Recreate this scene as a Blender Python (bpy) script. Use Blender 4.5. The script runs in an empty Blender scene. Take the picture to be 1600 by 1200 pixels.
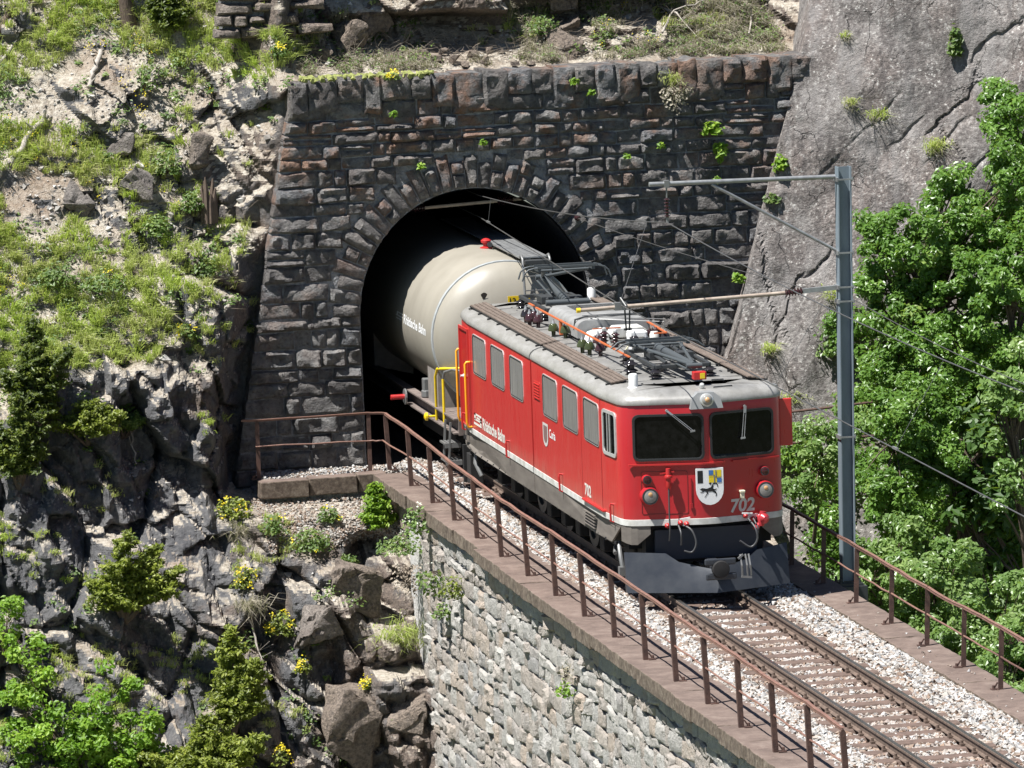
import bpy, bmesh, math, random
import numpy as np
from mathutils import Vector, Matrix

random.seed(7)
rng = np.random.default_rng(7)
scene = bpy.context.scene
COL = scene.collection
R = math.radians

# ------------------------------------------------------------------ camera
# x = across the track (right), y = along the track into the tunnel, z = up; rail top is z 0, locomotive nose y 0
CAM_POS = Vector((-23.254, -101.958, 16.580))
AZ, EL, ROLL = R(12.0906), R(7.5833), R(1.8027)
d_ = Vector((math.sin(AZ) * math.cos(EL), math.cos(AZ) * math.cos(EL), -math.sin(EL)))
r_ = Vector((math.cos(AZ), -math.sin(AZ), 0))
u_ = r_.cross(d_)
rc = r_ * math.cos(ROLL) - u_ * math.sin(ROLL)
uc = r_ * math.sin(ROLL) + u_ * math.cos(ROLL)
cam_data = bpy.data.cameras.new('camera')
cam = bpy.data.objects.new('camera', cam_data)
COL.objects.link(cam)
mw = Matrix((rc, uc, -d_)).transposed().to_4x4()
mw.translation = CAM_POS
cam.matrix_world = mw
cam_data.sensor_width = 36
cam_data.lens = 248.1
cam_data.shift_x = -0.1
cam_data.shift_y = 0.0397
cam_data.clip_start = 1
cam_data.clip_end = 3000
scene.camera = cam

# ------------------------------------------------------------------ light
SUN_TRAVEL = Vector((0.46, 0.165, -1.0)).normalized()     # direction the light travels
to_sun = -SUN_TRAVEL
sun_el = math.asin(to_sun.z)
sun_rot = math.atan2(to_sun.x, to_sun.y)
world = bpy.data.worlds.new('World')
scene.world = world
world.use_nodes = True
wn = world.node_tree
for n in list(wn.nodes):
    wn.nodes.remove(n)
sky = wn.nodes.new('ShaderNodeTexSky')
sky.sky_type = 'NISHITA'
sky.sun_disc = False
sky.sun_elevation = sun_el
sky.sun_rotation = sun_rot
sky.altitude = 2000
sky.air_density = 0.8
sky.dust_density = 0.3
sky.ozone_density = 1.5
bg = wn.nodes.new('ShaderNodeBackground')
bg.inputs['Strength'].default_value = 0.05
wo = wn.nodes.new('ShaderNodeOutputWorld')
wn.links.new(sky.outputs[0], bg.inputs[0])
wn.links.new(bg.outputs[0], wo.inputs[0])
sl = bpy.data.lights.new('sun', 'SUN')
sl.energy = 5.0
sl.angle = R(0.53)
sl.color = (1.0, 0.98, 0.95)
sun = bpy.data.objects.new('sun', sl)
COL.objects.link(sun)
sun.rotation_euler = SUN_TRAVEL.to_track_quat('-Z', 'Y').to_euler()
sun.location = (-20, -10, 40)
scene.view_settings.view_transform = 'Standard'
scene.view_settings.look = 'None'
scene.view_settings.exposure = 1.02
scene.view_settings.gamma = 1.0
scene.view_settings.use_curve_mapping = False

# ------------------------------------------------------------------ numpy noise
def hsh(a, b, c, s=0):
    x = (a.astype(np.int64) * 374761393 + b.astype(np.int64) * 668265263 + c.astype(np.int64) * 2147483647 + s * 974711 + 12345) & 0xFFFFFFFF
    x = ((x ^ (x >> 13)) * 1274126177) & 0xFFFFFFFF
    x = ((x ^ (x >> 16)) * 2246822519) & 0xFFFFFFFF
    x = x ^ (x >> 15)
    return (x & 0xFFFFFF) / float(0x1000000)

def vnoise(x, y, z, s=0):
    x = np.asarray(x, float); y = np.asarray(y, float) + 0 * x; z = np.asarray(z, float) + 0 * x
    ix, iy, iz = np.floor(x), np.floor(y), np.floor(z)
    fx, fy, fz = x - ix, y - iy, z - iz
    fx = fx * fx * (3 - 2 * fx); fy = fy * fy * (3 - 2 * fy); fz = fz * fz * (3 - 2 * fz)
    r = 0
    for i in (0, 1):
        for j in (0, 1):
            for k in (0, 1):
                r = r + hsh(ix + i, iy + j, iz + k, s) * (fx if i else 1 - fx) * (fy if j else 1 - fy) * (fz if k else 1 - fz)
    return r * 2 - 1

def fbm(x, y, z, o=4, s=0):
    t = 0; a = 1.0; f = 1.0
    for i in range(o):
        t = t + a * vnoise(x * f, y * f, z * f, s + i * 17)
        a *= .5; f *= 2.03
    return t / 1.9

def facets(u, v, s=0):
    """fractured-rock noise: per-cell random offset and tilt. returns height, gap to next cell, cell id"""
    iu, iv = np.floor(u), np.floor(v)
    b1 = np.full(u.shape, 9.0); b2 = np.full(u.shape, 9.0)
    cu = np.zeros(u.shape); cv = np.zeros(u.shape); ci = np.zeros(u.shape); cj = np.zeros(u.shape)
    for i in (-1, 0, 1):
        for j in (-1, 0, 1):
            gu, gv = iu + i, iv + j
            z0 = np.zeros_like(gu)
            pu = gu + hsh(gu, gv, z0, s + 1); pv = gv + hsh(gu, gv, z0, s + 2)
            dd = (u - pu) ** 2 + (v - pv) ** 2
            n1 = dd < b1
            b2 = np.where(n1, b1, np.minimum(b2, dd))
            cu = np.where(n1, pu, cu); cv = np.where(n1, pv, cv); ci = np.where(n1, gu, ci); cj = np.where(n1, gv, cj)
            b1 = np.where(n1, dd, b1)
    z0 = np.zeros_like(ci)
    o = hsh(ci, cj, z0, s + 3) * 2 - 1
    gx = hsh(ci, cj, z0, s + 4) * 2 - 1
    gy = hsh(ci, cj, z0, s + 5) * 2 - 1
    return o + (u - cu) * gx * 1.6 + (v - cv) * gy * 1.6, np.sqrt(b2) - np.sqrt(b1), hsh(ci, cj, z0, s + 6)

def tri(t):
    return 2 * np.abs(2 * (t - np.floor(t + .5))) - 1

def sstep(a, b, x):
    t = np.clip((x - a) / (b - a), 0, 1)
    return t * t * (3 - 2 * t)

# ------------------------------------------------------------------ mesh helpers
class MB:
    """collects shapes into one mesh"""
    def __init__(s):
        s.v = []; s.f = []
    def add(s, vs, fs):
        o = len(s.v)
        s.v.extend([tuple(p) for p in vs])
        s.f.extend([tuple(i + o for i in f) for f in fs])
        return s
    def box(s, x0, x1, y0, y1, z0, z1):
        return s.add([(x0, y0, z0), (x1, y0, z0), (x1, y1, z0), (x0, y1, z0), (x0, y0, z1), (x1, y0, z1), (x1, y1, z1), (x0, y1, z1)],
                     [(3, 2, 1, 0), (4, 5, 6, 7), (0, 1, 5, 4), (1, 2, 6, 5), (2, 3, 7, 6), (3, 0, 4, 7)])
    def obox(s, c, ax, ay, az):
        """box from centre and three half-axis vectors"""
        c, ax, ay, az = Vector(c), Vector(ax), Vector(ay), Vector(az)
        vs = [c + i * ax + j * ay + k * az for k in (-1, 1) for (i, j) in ((-1, -1), (1, -1), (1, 1), (-1, 1))]
        return s.add(vs, [(3, 2, 1, 0), (4, 5, 6, 7), (0, 1, 5, 4), (1, 2, 6, 5), (2, 3, 7, 6), (3, 0, 4, 7)])
    def bar(s, a, b, w, h, up=(0, 0, 1)):
        a, b = Vector(a), Vector(b)
        t = (b - a)
        side = t.cross(Vector(up)).normalized()
        upv = side.cross(t).normalized()
        return s.obox((a + b) / 2, t / 2, side * w / 2, upv * h / 2)
    def tube(s, pts, r, n=8, cap=True):
        pts = [Vector(p) for p in pts]
        rs = r if isinstance(r, (list, tuple)) else [r] * len(pts)
        vs = []; fs = []
        prev = None
        for i, p in enumerate(pts):
            t = (pts[min(i + 1, len(pts) - 1)] - pts[max(i - 1, 0)]).normalized()
            if prev is None:
                a = t.orthogonal().normalized()
            else:
                a = (prev - t * prev.dot(t))
                a = a.normalized() if a.length > 1e-6 else t.orthogonal().normalized()
            prev = a
            b = t.cross(a)
            for k in range(n):
                q = 2 * math.pi * k / n
                vs.append(p + (a * math.cos(q) + b * math.sin(q)) * rs[i])
        for i in range(len(pts) - 1):
            for k in range(n):
                fs.append((i * n + k, i * n + (k + 1) % n, (i + 1) * n + (k + 1) % n, (i + 1) * n + k))
        if cap:
            fs.append(tuple(range(n - 1, -1, -1)))
            fs.append(tuple((len(pts) - 1) * n + k for k in range(n)))
        return s.add(vs, fs)
    def cyl(s, a, b, r, n=16):
        return s.tube([a, b], r, n)
    def lathe(s, base, axis, prof, n=12):
        """prof: list of (radius, distance along axis)"""
        base, t = Vector(base), Vector(axis).normalized()
        a = t.orthogonal().normalized(); b = t.cross(a)
        vs = []; fs = []
        for (r, h) in prof:
            for k in range(n):
                q = 2 * math.pi * k / n
                vs.append(base + t * h + (a * math.cos(q) + b * math.sin(q)) * max(r, 1e-4))
        for i in range(len(prof) - 1):
            for k in range(n):
                fs.append((i * n + k, i * n + (k + 1) % n, (i + 1) * n + (k + 1) % n, (i + 1) * n + k))
        fs.append(tuple(range(n - 1, -1, -1)))
        fs.append(tuple((len(prof) - 1) * n + k for k in range(n)))
        return s.add(vs, fs)
    def prism(s, poly, f0, f1):
        """poly of 2-D points, f0 / f1 map a 2-D point to the two faces"""
        n = len(poly)
        vs = [f0(*p) for p in poly] + [f1(*p) for p in poly]
        fs = [tuple(range(n - 1, -1, -1)), tuple(range(n, 2 * n))]
        for i in range(n):
            j = (i + 1) % n
            fs.append((i, j, n + j, n + i))
        return s.add(vs, fs)
    def ring(s, outer, inner, f, o0, o1):
        """raised ring between two 2-D loops; f(a,b,off)"""
        n = len(outer)
        vs = [f(*p, o1) for p in outer] + [f(*p, o1) for p in inner] + [f(*p, o0) for p in outer] + [f(*p, o0) for p in inner]
        fs = []
        for i in range(n):
            j = (i + 1) % n
            fs += [(i, j, n + j, n + i), (i, 2 * n + i, 2 * n + j, j), (n + i, n + j, 3 * n + j, 3 * n + i)]
        return s.add(vs, fs)
    def sheet(s, poly, f, off):
        return s.add([f(*p, off) for p in poly], [tuple(range(len(poly)))])

def fix_normals(me):
    bm = bmesh.new(); bm.from_mesh(me)
    bmesh.ops.recalc_face_normals(bm, faces=bm.faces)
    bm.to_mesh(me); bm.free()

def set_parent(o, parent):
    o.parent = parent
    o.matrix_parent_inverse = Matrix.Translation(-parent.location) if parent.type == 'EMPTY' else Matrix.Identity(4)

def obj(name, mb, mat, parent=None, smooth=None, bevel=0, normals=True):
    me = bpy.data.meshes.new(name)
    me.from_pydata([tuple(p) for p in mb.v], [], mb.f)
    me.update()
    if normals:
        fix_normals(me)
    o = bpy.data.objects.new(name, me)
    COL.objects.link(o)
    if mat is not None:
        me.materials.append(mat)
    if smooth:
        me.shade_smooth()
        me.set_sharp_from_angle(angle=R(smooth))
    if bevel:
        m = o.modifiers.new('bevel', 'BEVEL'); m.width = bevel; m.segments = 2; m.limit_method = 'ANGLE'; m.angle_limit = R(40)
    if parent is not None:
        set_parent(o, parent)
    return o

def pieces(name, mb, mat, parent=None, **kw):
    """every connected piece of mb becomes an object of its own"""
    par = list(range(len(mb.v)))
    def find(i):
        while par[i] != i:
            par[i] = par[par[i]]; i = par[i]
        return i
    for f in mb.f:
        a = find(f[0])
        for i in f[1:]:
            par[find(i)] = a
    groups = {}
    for f in mb.f:
        groups.setdefault(find(f[0]), []).append(f)
    out = []
    for fs in groups.values():
        m = MB(); idx = {}
        for f in fs:
            g = []
            for i in f:
                if i not in idx:
                    idx[i] = len(m.v); m.v.append(mb.v[i])
                g.append(idx[i])
            m.f.append(tuple(g))
        out.append(obj(name, m, mat, parent, **kw))
    return out

def raw_mesh(name, V, F, mat, parent=None, rnd=None, smooth=False, link=True, attr='rnd'):
    """fast mesh from numpy arrays; F is (n,3) or (n,4)"""
    me = bpy.data.meshes.new(name)
    V = np.ascontiguousarray(V, dtype=np.float32); F = np.ascontiguousarray(F, dtype=np.int32)
    k = F.shape[1]
    me.vertices.add(len(V)); me.loops.add(F.size); me.polygons.add(len(F))
    me.vertices.foreach_set('co', V.ravel())
    me.loops.foreach_set('vertex_index', F.ravel())
    me.polygons.foreach_set('loop_start', np.arange(0, F.size, k, dtype=np.int32))
    me.polygons.foreach_set('use_smooth', np.full(len(F), smooth))
    me.update(calc_edges=True)
    if rnd is not None:
        a = me.attributes.new(attr, 'FLOAT', 'FACE')
        a.data.foreach_set('value', np.ascontiguousarray(rnd, dtype=np.float32))
    if mat is not None:
        me.materials.append(mat)
    o = bpy.data.objects.new(name, me)
    if link:
        COL.objects.link(o)
    if parent is not None:
        set_parent(o, parent)
    return o

def tag(o, label=None, cat=None, group=None, kind=None):
    if label: o['label'] = label
    if cat: o['category'] = cat
    if group: o['group'] = group
    if kind: o['kind'] = kind
    return o

def thing(name, label, cat, loc, group=None):
    o = bpy.data.objects.new(name, None)
    o.empty_display_size = 0.3
    COL.objects.link(o)
    o.location = loc
    return tag(o, label, cat, group)

def rrect(x0, x1, z0, z1, r, n=4):
    pts = []
    for (cx, cz, a0) in ((x1 - r, z1 - r, 0), (x0 + r, z1 - r, 90), (x0 + r, z0 + r, 180), (x1 - r, z0 + r, 270)):
        for k in range(n + 1):
            q = R(a0 + 90 * k / n)
            pts.append((cx + r * math.cos(q), cz + r * math.sin(q)))
    return pts

def text_into(mb, body, f, x0, x1, z0, z1, off, shear=0.0, bold=0.0):
    """flat lettering fitted into a rectangle of a surface f(a,b,off)"""
    cu = bpy.data.curves.new('lettering', 'FONT')
    cu.body = body; cu.resolution_u = 3; cu.offset = bold
    o = bpy.data.objects.new('lettering', cu)
    COL.objects.link(o)
    bpy.context.view_layer.update()
    me = bpy.data.meshes.new_from_object(o.evaluated_get(bpy.context.evaluated_depsgraph_get()))
    co = [v.co.copy() for v in me.vertices]
    xs = [c.x for c in co]; ys = [c.y for c in co]
    a, b, c, d = min(xs), max(xs), min(ys), max(ys)
    vs = []
    for q in co:
        t = (q.x - a) / (b - a); w = (q.y - c) / (d - c)
        vs.append(f(x0 + (x1 - x0) * t + shear * w, z0 + (z1 - z0) * w, off))
    mb.add(vs, [tuple(p.vertices) for p in me.polygons])
    bpy.data.objects.remove(o); bpy.data.curves.remove(cu); bpy.data.meshes.remove(me)

# ------------------------------------------------------------------ materials
def srgb(r, g, b):
    return tuple(((c / 255) / 12.92 if c <= 10 else (((c / 255) + .055) / 1.055) ** 2.4) for c in (r, g, b)) + (1,)

class NT:
    def __init__(s, name):
        s.m = bpy.data.materials.new(name); s.m.use_nodes = True
        s.t = s.m.node_tree
        s.p = s.t.nodes['Principled BSDF']
        s.out = s.t.nodes['Material Output']
    def n(s, typ, **kw):
        nd = s.t.nodes.new(typ)
        for k, v in kw.items():
            setattr(nd, k, v)
        return nd
    def l(s, a, b):
        s.t.links.new(a, b)
    def val(s, sock, v):
        if hasattr(v, 'is_output'):
            s.l(v, sock)
        else:
            sock.default_value = v
    def coord(s, kind='Position'):
        if kind == 'Position':
            return s.n('ShaderNodeNewGeometry').outputs['Position']
        return s.n('ShaderNodeTexCoord').outputs[kind]
    def mapping(s, vec, scale=(1, 1, 1), rot=(0, 0, 0)):
        m = s.n('ShaderNodeMapping'); s.l(vec, m.inputs[0])
        m.inputs['Scale'].default_value = scale; m.inputs['Rotation'].default_value = rot
        return m.outputs[0]
    def noise(s, vec, scale, detail=4, rough=.55, dist=0):
        nd = s.n('ShaderNodeTexNoise'); s.l(vec, nd.inputs['Vector'])
        nd.inputs['Scale'].default_value = scale; nd.inputs['Detail'].default_value = detail
        nd.inputs['Roughness'].default_value = rough; nd.inputs['Distortion'].default_value = dist
        return nd.outputs['Fac']
    def voro(s, vec, scale, feature='F1', out='Distance'):
        nd = s.n('ShaderNodeTexVoronoi'); nd.feature = feature; s.l(vec, nd.inputs['Vector'])
        nd.inputs['Scale'].default_value = scale
        return nd.outputs[out]
    def ramp(s, fac, stops, interp='LINEAR'):
        nd = s.n('ShaderNodeValToRGB'); s.val(nd.inputs[0], fac)
        cr = nd.color_ramp; cr.interpolation = interp
        while len(cr.elements) < len(stops):
            cr.elements.new(0.5)
        for e, (p, c) in zip(cr.elements, stops):
            e.position = p
            e.color = c if isinstance(c, tuple) else (c, c, c, 1)
        return nd.outputs[0]
    def mix(s, fac, a, b, mode='MIX'):
        nd = s.n('ShaderNodeMix'); nd.data_type = 'RGBA'; nd.blend_type = mode
        s.val(nd.inputs[0], fac); s.val(nd.inputs[6], a); s.val(nd.inputs[7], b)
        return nd.outputs[2]
    def math(s, op, a, b=0.0):
        nd = s.n('ShaderNodeMath'); nd.operation = op
        s.val(nd.inputs[0], a); s.val(nd.inputs[1], b)
        return nd.outputs[0]
    def bump(s, h, strength=.5, dist=.02):
        nd = s.n('ShaderNodeBump'); nd.inputs['Strength'].default_value = strength; nd.inputs['Distance'].default_value = dist
        s.l(h, nd.inputs['Height']); s.l(nd.outputs[0], s.p.inputs['Normal'])
    def attr(s, name):
        nd = s.n('ShaderNodeAttribute'); nd.attribute_name = name
        return nd.outputs['Fac']
    def objrand(s):
        return s.n('ShaderNodeObjectInfo').outputs['Random']
    def col(s, c):
        s.val(s.p.inputs['Base Color'], c)
    def set(s, **kw):
        for k, v in kw.items():
            s.val(s.p.inputs[k.replace('_', ' ')], v)

def mat(name, c, rough=.55, metal=0.0, c2=None, scale=6, lo=.35, hi=.65, stretch=(1, 1, 1), bump=0, bscale=40, bdist=.01, spec=.5):
    t = NT(name)
    co = t.mapping(t.coord(), stretch)
    if c2 is None:
        c2 = tuple(x * .72 for x in c[:3]) + (1,)
    f = t.ramp(t.noise(co, scale, 5, .6), [(lo, 0.0), (hi, 1.0)])
    t.col(t.mix(f, c, c2))
    t.set(Roughness=rough, Metallic=metal)
    t.p.inputs['Specular IOR Level'].default_value = spec
    if bump:
        t.bump(t.noise(co, bscale, 4), bump, bdist)
    return t.m

# ---- material library
def leaf_mat(name, stops, trans=.35, rough=.5):
    t = NT(name)
    c = t.ramp(t.attr('rnd'), stops)
    c = t.mix(t.ramp(t.noise(t.coord(), 1.3, 2), [(.35, 0.0), (.65, .45)]), c, stops[0][1])
    t.col(c); t.set(Roughness=rough)
    t.p.inputs['Specular IOR Level'].default_value = .5
    tr = t.n('ShaderNodeBsdfTranslucent'); t.l(t.mix(.35, c, (.5, .7, .05, 1)), tr.inputs[0])
    mx = t.n('ShaderNodeMixShader'); mx.inputs[0].default_value = trans
    t.l(t.p.outputs[0], mx.inputs[1]); t.l(tr.outputs[0], mx.inputs[2]); t.l(mx.outputs[0], t.out.inputs[0])
    return t.m

def rock_terrain():
    t = NT('hillside_rock_and_soil')
    geo = t.n('ShaderNodeNewGeometry'); pos = geo.outputs['Position']
    sep = t.n('ShaderNodeSeparateXYZ'); t.l(geo.outputs['Normal'], sep.inputs[0])
    big = t.noise(pos, .55, 3); mid = t.noise(pos, 2.6, 8, .72); fine = t.noise(pos, 17, 7, .75)
    rock = t.ramp(mid, [(.28, (0.070, 0.070, 0.076, 1)), (.42, (0.140, 0.140, 0.146, 1)), (.58, (0.210, 0.206, 0.206, 1)), (.78, (0.280, 0.276, 0.269, 1))])
    brown = t.ramp(fine, [(.3, (0.098, 0.072, 0.055, 1)), (.7, (0.351, 0.267, 0.208, 1))])
    sp_ = t.n('ShaderNodeSeparateXYZ'); t.l(pos, sp_.inputs[0])
    zone = t.math('ADD', t.noise(pos, 1.1, 5, .6), t.math('MULTIPLY', t.math('ADD', sp_.outputs['X'], 5.2), .06))
    rock = t.mix(t.ramp(zone, [(.5, 0.0), (.66, .75)]), rock, brown)
    rock = t.mix(t.ramp(fine, [(.3, .55), (.55, 0.0)]), rock, (.05, .048, .05, 1))
    lich = t.math('MULTIPLY', t.ramp(t.noise(pos, 19, 5, .8), [(.58, 0.0), (.64, 1.0)]), t.ramp(t.noise(pos, 1.7, 3), [(.54, 0.0), (.64, .8)]))
    rock = t.mix(lich, rock, (.58, .57, .53, 1))
    soil = t.ramp(t.noise(pos, 13, 7, .75), [(.25, (0.166, 0.131, 0.098, 1)), (.42, (0.417, 0.357, 0.282, 1)), (.55, (0.615, 0.555, 0.466, 1)), (.75, (0.832, 0.771, 0.674, 1))])
    soil = t.mix(t.ramp(t.noise(pos, .9, 4), [(.5, 0.0), (.7, .6)]), soil, (.27, .185, .13, 1))
    f = t.math('ADD', sep.outputs['Z'], t.math('MULTIPLY', t.math('SUBTRACT', mid, .5), .7))
    up = t.ramp(t.math('ADD', t.math('MULTIPLY', sp_.outputs['Z'], .1), .3), [(.40, 0.0), (.56, .45)])
    f = t.math('ADD', f, up)
    t.col(t.mix(t.ramp(f, [(.78, 0.0), (.92, 1.0)]), rock, soil))
    t.set(Roughness=.9)
    t.p.inputs['Specular IOR Level'].default_value = .2
    h = t.math('ADD', t.math('MULTIPLY', mid, .7), t.math('MULTIPLY', fine, .5))
    h = t.math('ADD', h, t.math('MULTIPLY', t.noise(pos, 45, 4, .7), .25))
    t.bump(h, 1.0, .16)
    return t.m

def slab_rock():
    t = NT('smooth_grey_rock')
    pos = t.coord()
    mid = t.noise(pos, 1.7, 6, .62); fine = t.noise(pos, 15, 6, .7)
    c = t.ramp(mid, [(.3, (0.135, 0.121, 0.114, 1)), (.5, (0.223, 0.204, 0.191, 1)), (.7, (0.326, 0.308, 0.292, 1))])
    c = t.mix(t.ramp(t.noise(pos, .8, 4), [(.45, 0.0), (.65, .6)]), c, (.25, .20, .178, 1))
    c = t.mix(t.ramp(fine, [(.36, .8), (.5, 0.0)]), c, (.085, .075, .07, 1))
    sp = t.math('MULTIPLY', t.ramp(t.noise(pos, 15, 4, .75), [(.57, 0.0), (.62, 1.0)]), t.ramp(t.noise(pos, 1.6, 5, .7), [(.40, .25), (.56, 1.0)]))
    c = t.mix(sp, c, (.62, .60, .56, 1))
    wp = t.n('ShaderNodeVectorMath'); wp.operation = 'ADD'; t.l(pos, wp.inputs[0])
    nw = t.n('ShaderNodeTexNoise'); t.l(pos, nw.inputs['Vector']); nw.inputs['Scale'].default_value = 1.6; nw.inputs['Detail'].default_value = 5
    t.l(nw.outputs['Color'], wp.inputs[1])
    ck = t.ramp(t.voro(t.mapping(wp.outputs[0], (1.1, 1.1, .55), (0, R(38), 0)), 1.25, 'DISTANCE_TO_EDGE'), [(.004, .8), (.014, 0.0)])
    ck = t.math('MULTIPLY', ck, t.ramp(t.noise(pos, 1.4, 3), [(.5, 0.0), (.6, 1.0)]))
    c = t.mix(ck, c, (.03, .028, .027, 1))
    dk = t.ramp(t.noise(t.mapping(pos, (1.6, 1.6, .30), (0, R(18), 0)), 2.6, 5, .65), [(.36, .7), (.5, 0.0)])
    c = t.mix(dk, c, (.095, .085, .082, 1))
    streak = t.ramp(t.noise(t.mapping(pos, (2.2, 2.2, .35), (0, R(25), 0)), 1.1, 5, .65), [(.48, 0.0), (.62, .75)])
    c = t.mix(streak, c, (.29, .272, .26, 1))
    t.col(c); t.set(Roughness=.85)
    t.p.inputs['Specular IOR Level'].default_value = .25
    t.bump(t.math('ADD', t.math('MULTIPLY', mid, .5), t.math('SUBTRACT', t.math('MULTIPLY', t.noise(pos, 20, 6, .75), .7), t.math('MULTIPLY', ck, .6))), .9, .09)
    return t.m

def boulder_rock():
    t = NT('fractured_boulder_rock')
    pos = t.coord()
    mid = t.noise(pos, 3.2, 6, .65); fine = t.noise(pos, 18, 5, .7)
    c = t.ramp(mid, [(.3, (.10, .088, .08, 1)), (.5, (.21, .19, .175, 1)), (.7, (.34, .31, .285, 1))])
    spx = t.n('ShaderNodeSeparateXYZ'); t.l(pos, spx.inputs[0])
    c = t.mix(t.ramp(t.math('ADD', t.math('MULTIPLY', t.objrand(), .5), t.math('MULTIPLY', t.math('ADD', spx.outputs['X'], 6.0), .2)), [(.25, .1), (.9, .75)]), c, t.ramp(fine, [(.3, (.13, .098, .078, 1)), (.7, (.33, .26, .20, 1))]))
    c = t.mix(t.ramp(fine, [(.3, .6), (.55, 0.0)]), c, (.06, .055, .05, 1))
    t.col(c); t.set(Roughness=.88)
    t.p.inputs['Specular IOR Level'].default_value = .25
    t.bump(t.math('ADD', mid, t.math('MULTIPLY', fine, .8)), 1.0, .10)
    return t.m

def portal_stone():
    t = NT('dark_rustic_portal_stone')
    pos = t.coord()
    rnd = t.objrand()
    sep = t.n('ShaderNodeSeparateXYZ'); t.l(pos, sep.inputs[0])
    fine = t.noise(pos, 16, 6, .7); mid = t.noise(pos, 4.5, 5, .6)
    c = t.ramp(rnd, [(0, (0.164, 0.156, 0.150, 1)), (.35, (0.221, 0.207, 0.197, 1)), (.7, (0.258, 0.253, 0.244, 1)), (1, (0.208, 0.212, 0.222, 1))])
    c = t.mix(t.ramp(mid, [(.35, .7), (.6, 0.0)]), c, (.075, .07, .07, 1))
    c = t.mix(t.ramp(mid, [(.55, 0.0), (.75, .6)]), c, (.34, .31, .28, 1))
    # iron stain: strongest in the upper courses and left quoins, broken up stone by stone
    up = t.ramp(t.math('ADD', t.math('MULTIPLY', sep.outputs['Z'], .16), t.math('MULTIPLY', sep.outputs['X'], -.035)), [(.35, .1), (.95, 1.0)])
    st = t.math('MULTIPLY', up, t.ramp(t.noise(pos, 2.4, 4, .6), [(.46, 0.0), (.6, 1.0)]))
    st = t.math('MULTIPLY', st, t.ramp(rnd, [(.3, .1), (.5, .9)]))
    c = t.mix(t.math('MULTIPLY', st, .68), c, (.30, .145, .075, 1))
    c = t.mix(t.ramp(fine, [(.3, .65), (.5, 0.0)]), c, (.045, .04, .04, 1))
    t.col(c); t.set(Roughness=.85)
    t.p.inputs['Specular IOR Level'].default_value = .25
    t.bump(t.math('ADD', fine, t.math('MULTIPLY', mid, .8)), 1.0, .11)
    return t.m

def viaduct_stone():
    t = NT('pale_viaduct_stone')
    pos = t.coord()
    rnd = t.attr('rnd')
    orn = t.objrand()
    rr = t.math('FRACT', t.math('ADD', rnd, orn))
    fine = t.noise(pos, 14, 6, .7); mid = t.noise(pos, 3.5, 5, .6)
    c = t.ramp(rr, [(0, (0.384, 0.373, 0.348, 1)), (.3, (0.469, 0.448, 0.408, 1)), (.55, (0.396, 0.384, 0.359, 1)), (.8, (0.427, 0.351, 0.283, 1)), (1, (0.331, 0.325, 0.316, 1))])
    c = t.mix(t.ramp(mid, [(.3, .5), (.55, 0.0)]), c, (.31, .29, .265, 1))
    c = t.mix(t.ramp(fine, [(.55, 0.0), (.72, .6)]), c, (.58, .555, .51, 1))
    c = t.mix(t.ramp(fine, [(.28, .6), (.46, 0.0)]), c, (.13, .12, .11, 1))
    t.col(c); t.set(Roughness=.85)
    t.p.inputs['Specular IOR Level'].default_value = .25
    t.bump(t.math('ADD', fine, t.math('MULTIPLY', mid, .5)), 1.0, .07)
    return t.m

def slab_dust():
    t = NT('rust_dusted_ledge_stone')
    pos = t.coord()
    geo = t.n('ShaderNodeNewGeometry')
    sep = t.n('ShaderNodeSeparateXYZ'); t.l(geo.outputs['True Normal'], sep.inputs[0])
    n1 = t.noise(pos, 3, 6, .65); n2 = t.noise(pos, 26, 5, .7)
    top = t.ramp(n1, [(.3, (0.095, 0.067, 0.055, 1)), (.55, (0.152, 0.110, 0.090, 1)), (.75, (0.209, 0.163, 0.135, 1))])
    top = t.mix(t.ramp(n2, [(.62, 0.0), (.75, .7)]), top, (.42, .36, .30, 1))
    side = t.ramp(t.noise(pos, 11, 6, .75), [(.3, (.04, .03, .024, 1)), (.5, (.12, .09, .066, 1)), (.7, (.24, .20, .155, 1))])
    t.col(t.mix(t.ramp(sep.outputs['Z'], [(.4, 0.0), (.6, 1.0)]), side, top))
    t.set(Roughness=.85)
    t.bump(t.math('ADD', n2, n1), .5, .012)
    return t.m

def ballast_mat():
    t = NT('white_limestone_ballast')
    rnd = t.attr('rnd')
    c = t.ramp(rnd, [(0, (0.194, 0.135, 0.099, 1)), (.14, (0.272, 0.215, 0.172, 1)), (.3, (0.330, 0.305, 0.270, 1)), (.55, (0.398, 0.390, 0.369, 1)), (.85, (0.504, 0.505, 0.494, 1)), (1, (0.233, 0.238, 0.244, 1))])
    pos = t.coord()
    sep = t.n('ShaderNodeSeparateXYZ'); t.l(pos, sep.inputs[0])
    # brake dust between and beside the rails
    ax = t.math('ABSOLUTE', sep.outputs['X'])
    rust = t.math('MULTIPLY', t.ramp(ax, [(.25, .5), (.5, .9), (.72, .85), (.95, .25), (1.0, .18)]), t.ramp(t.noise(pos, 9, 4), [(.4, .15), (.62, 1.0)]))
    t.col(t.mix(rust, c, (.27, .17, .115, 1))); t.set(Roughness=.85)
    t.p.inputs['Specular IOR Level'].default_value = .25
    return t.m

def bed_mat():
    return mat('ballast_bed', (.33, .28, .23, 1), .95, c2=(.17, .12, .09, 1), scale=22, bump=.8, bscale=40, bdist=.03)

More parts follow.
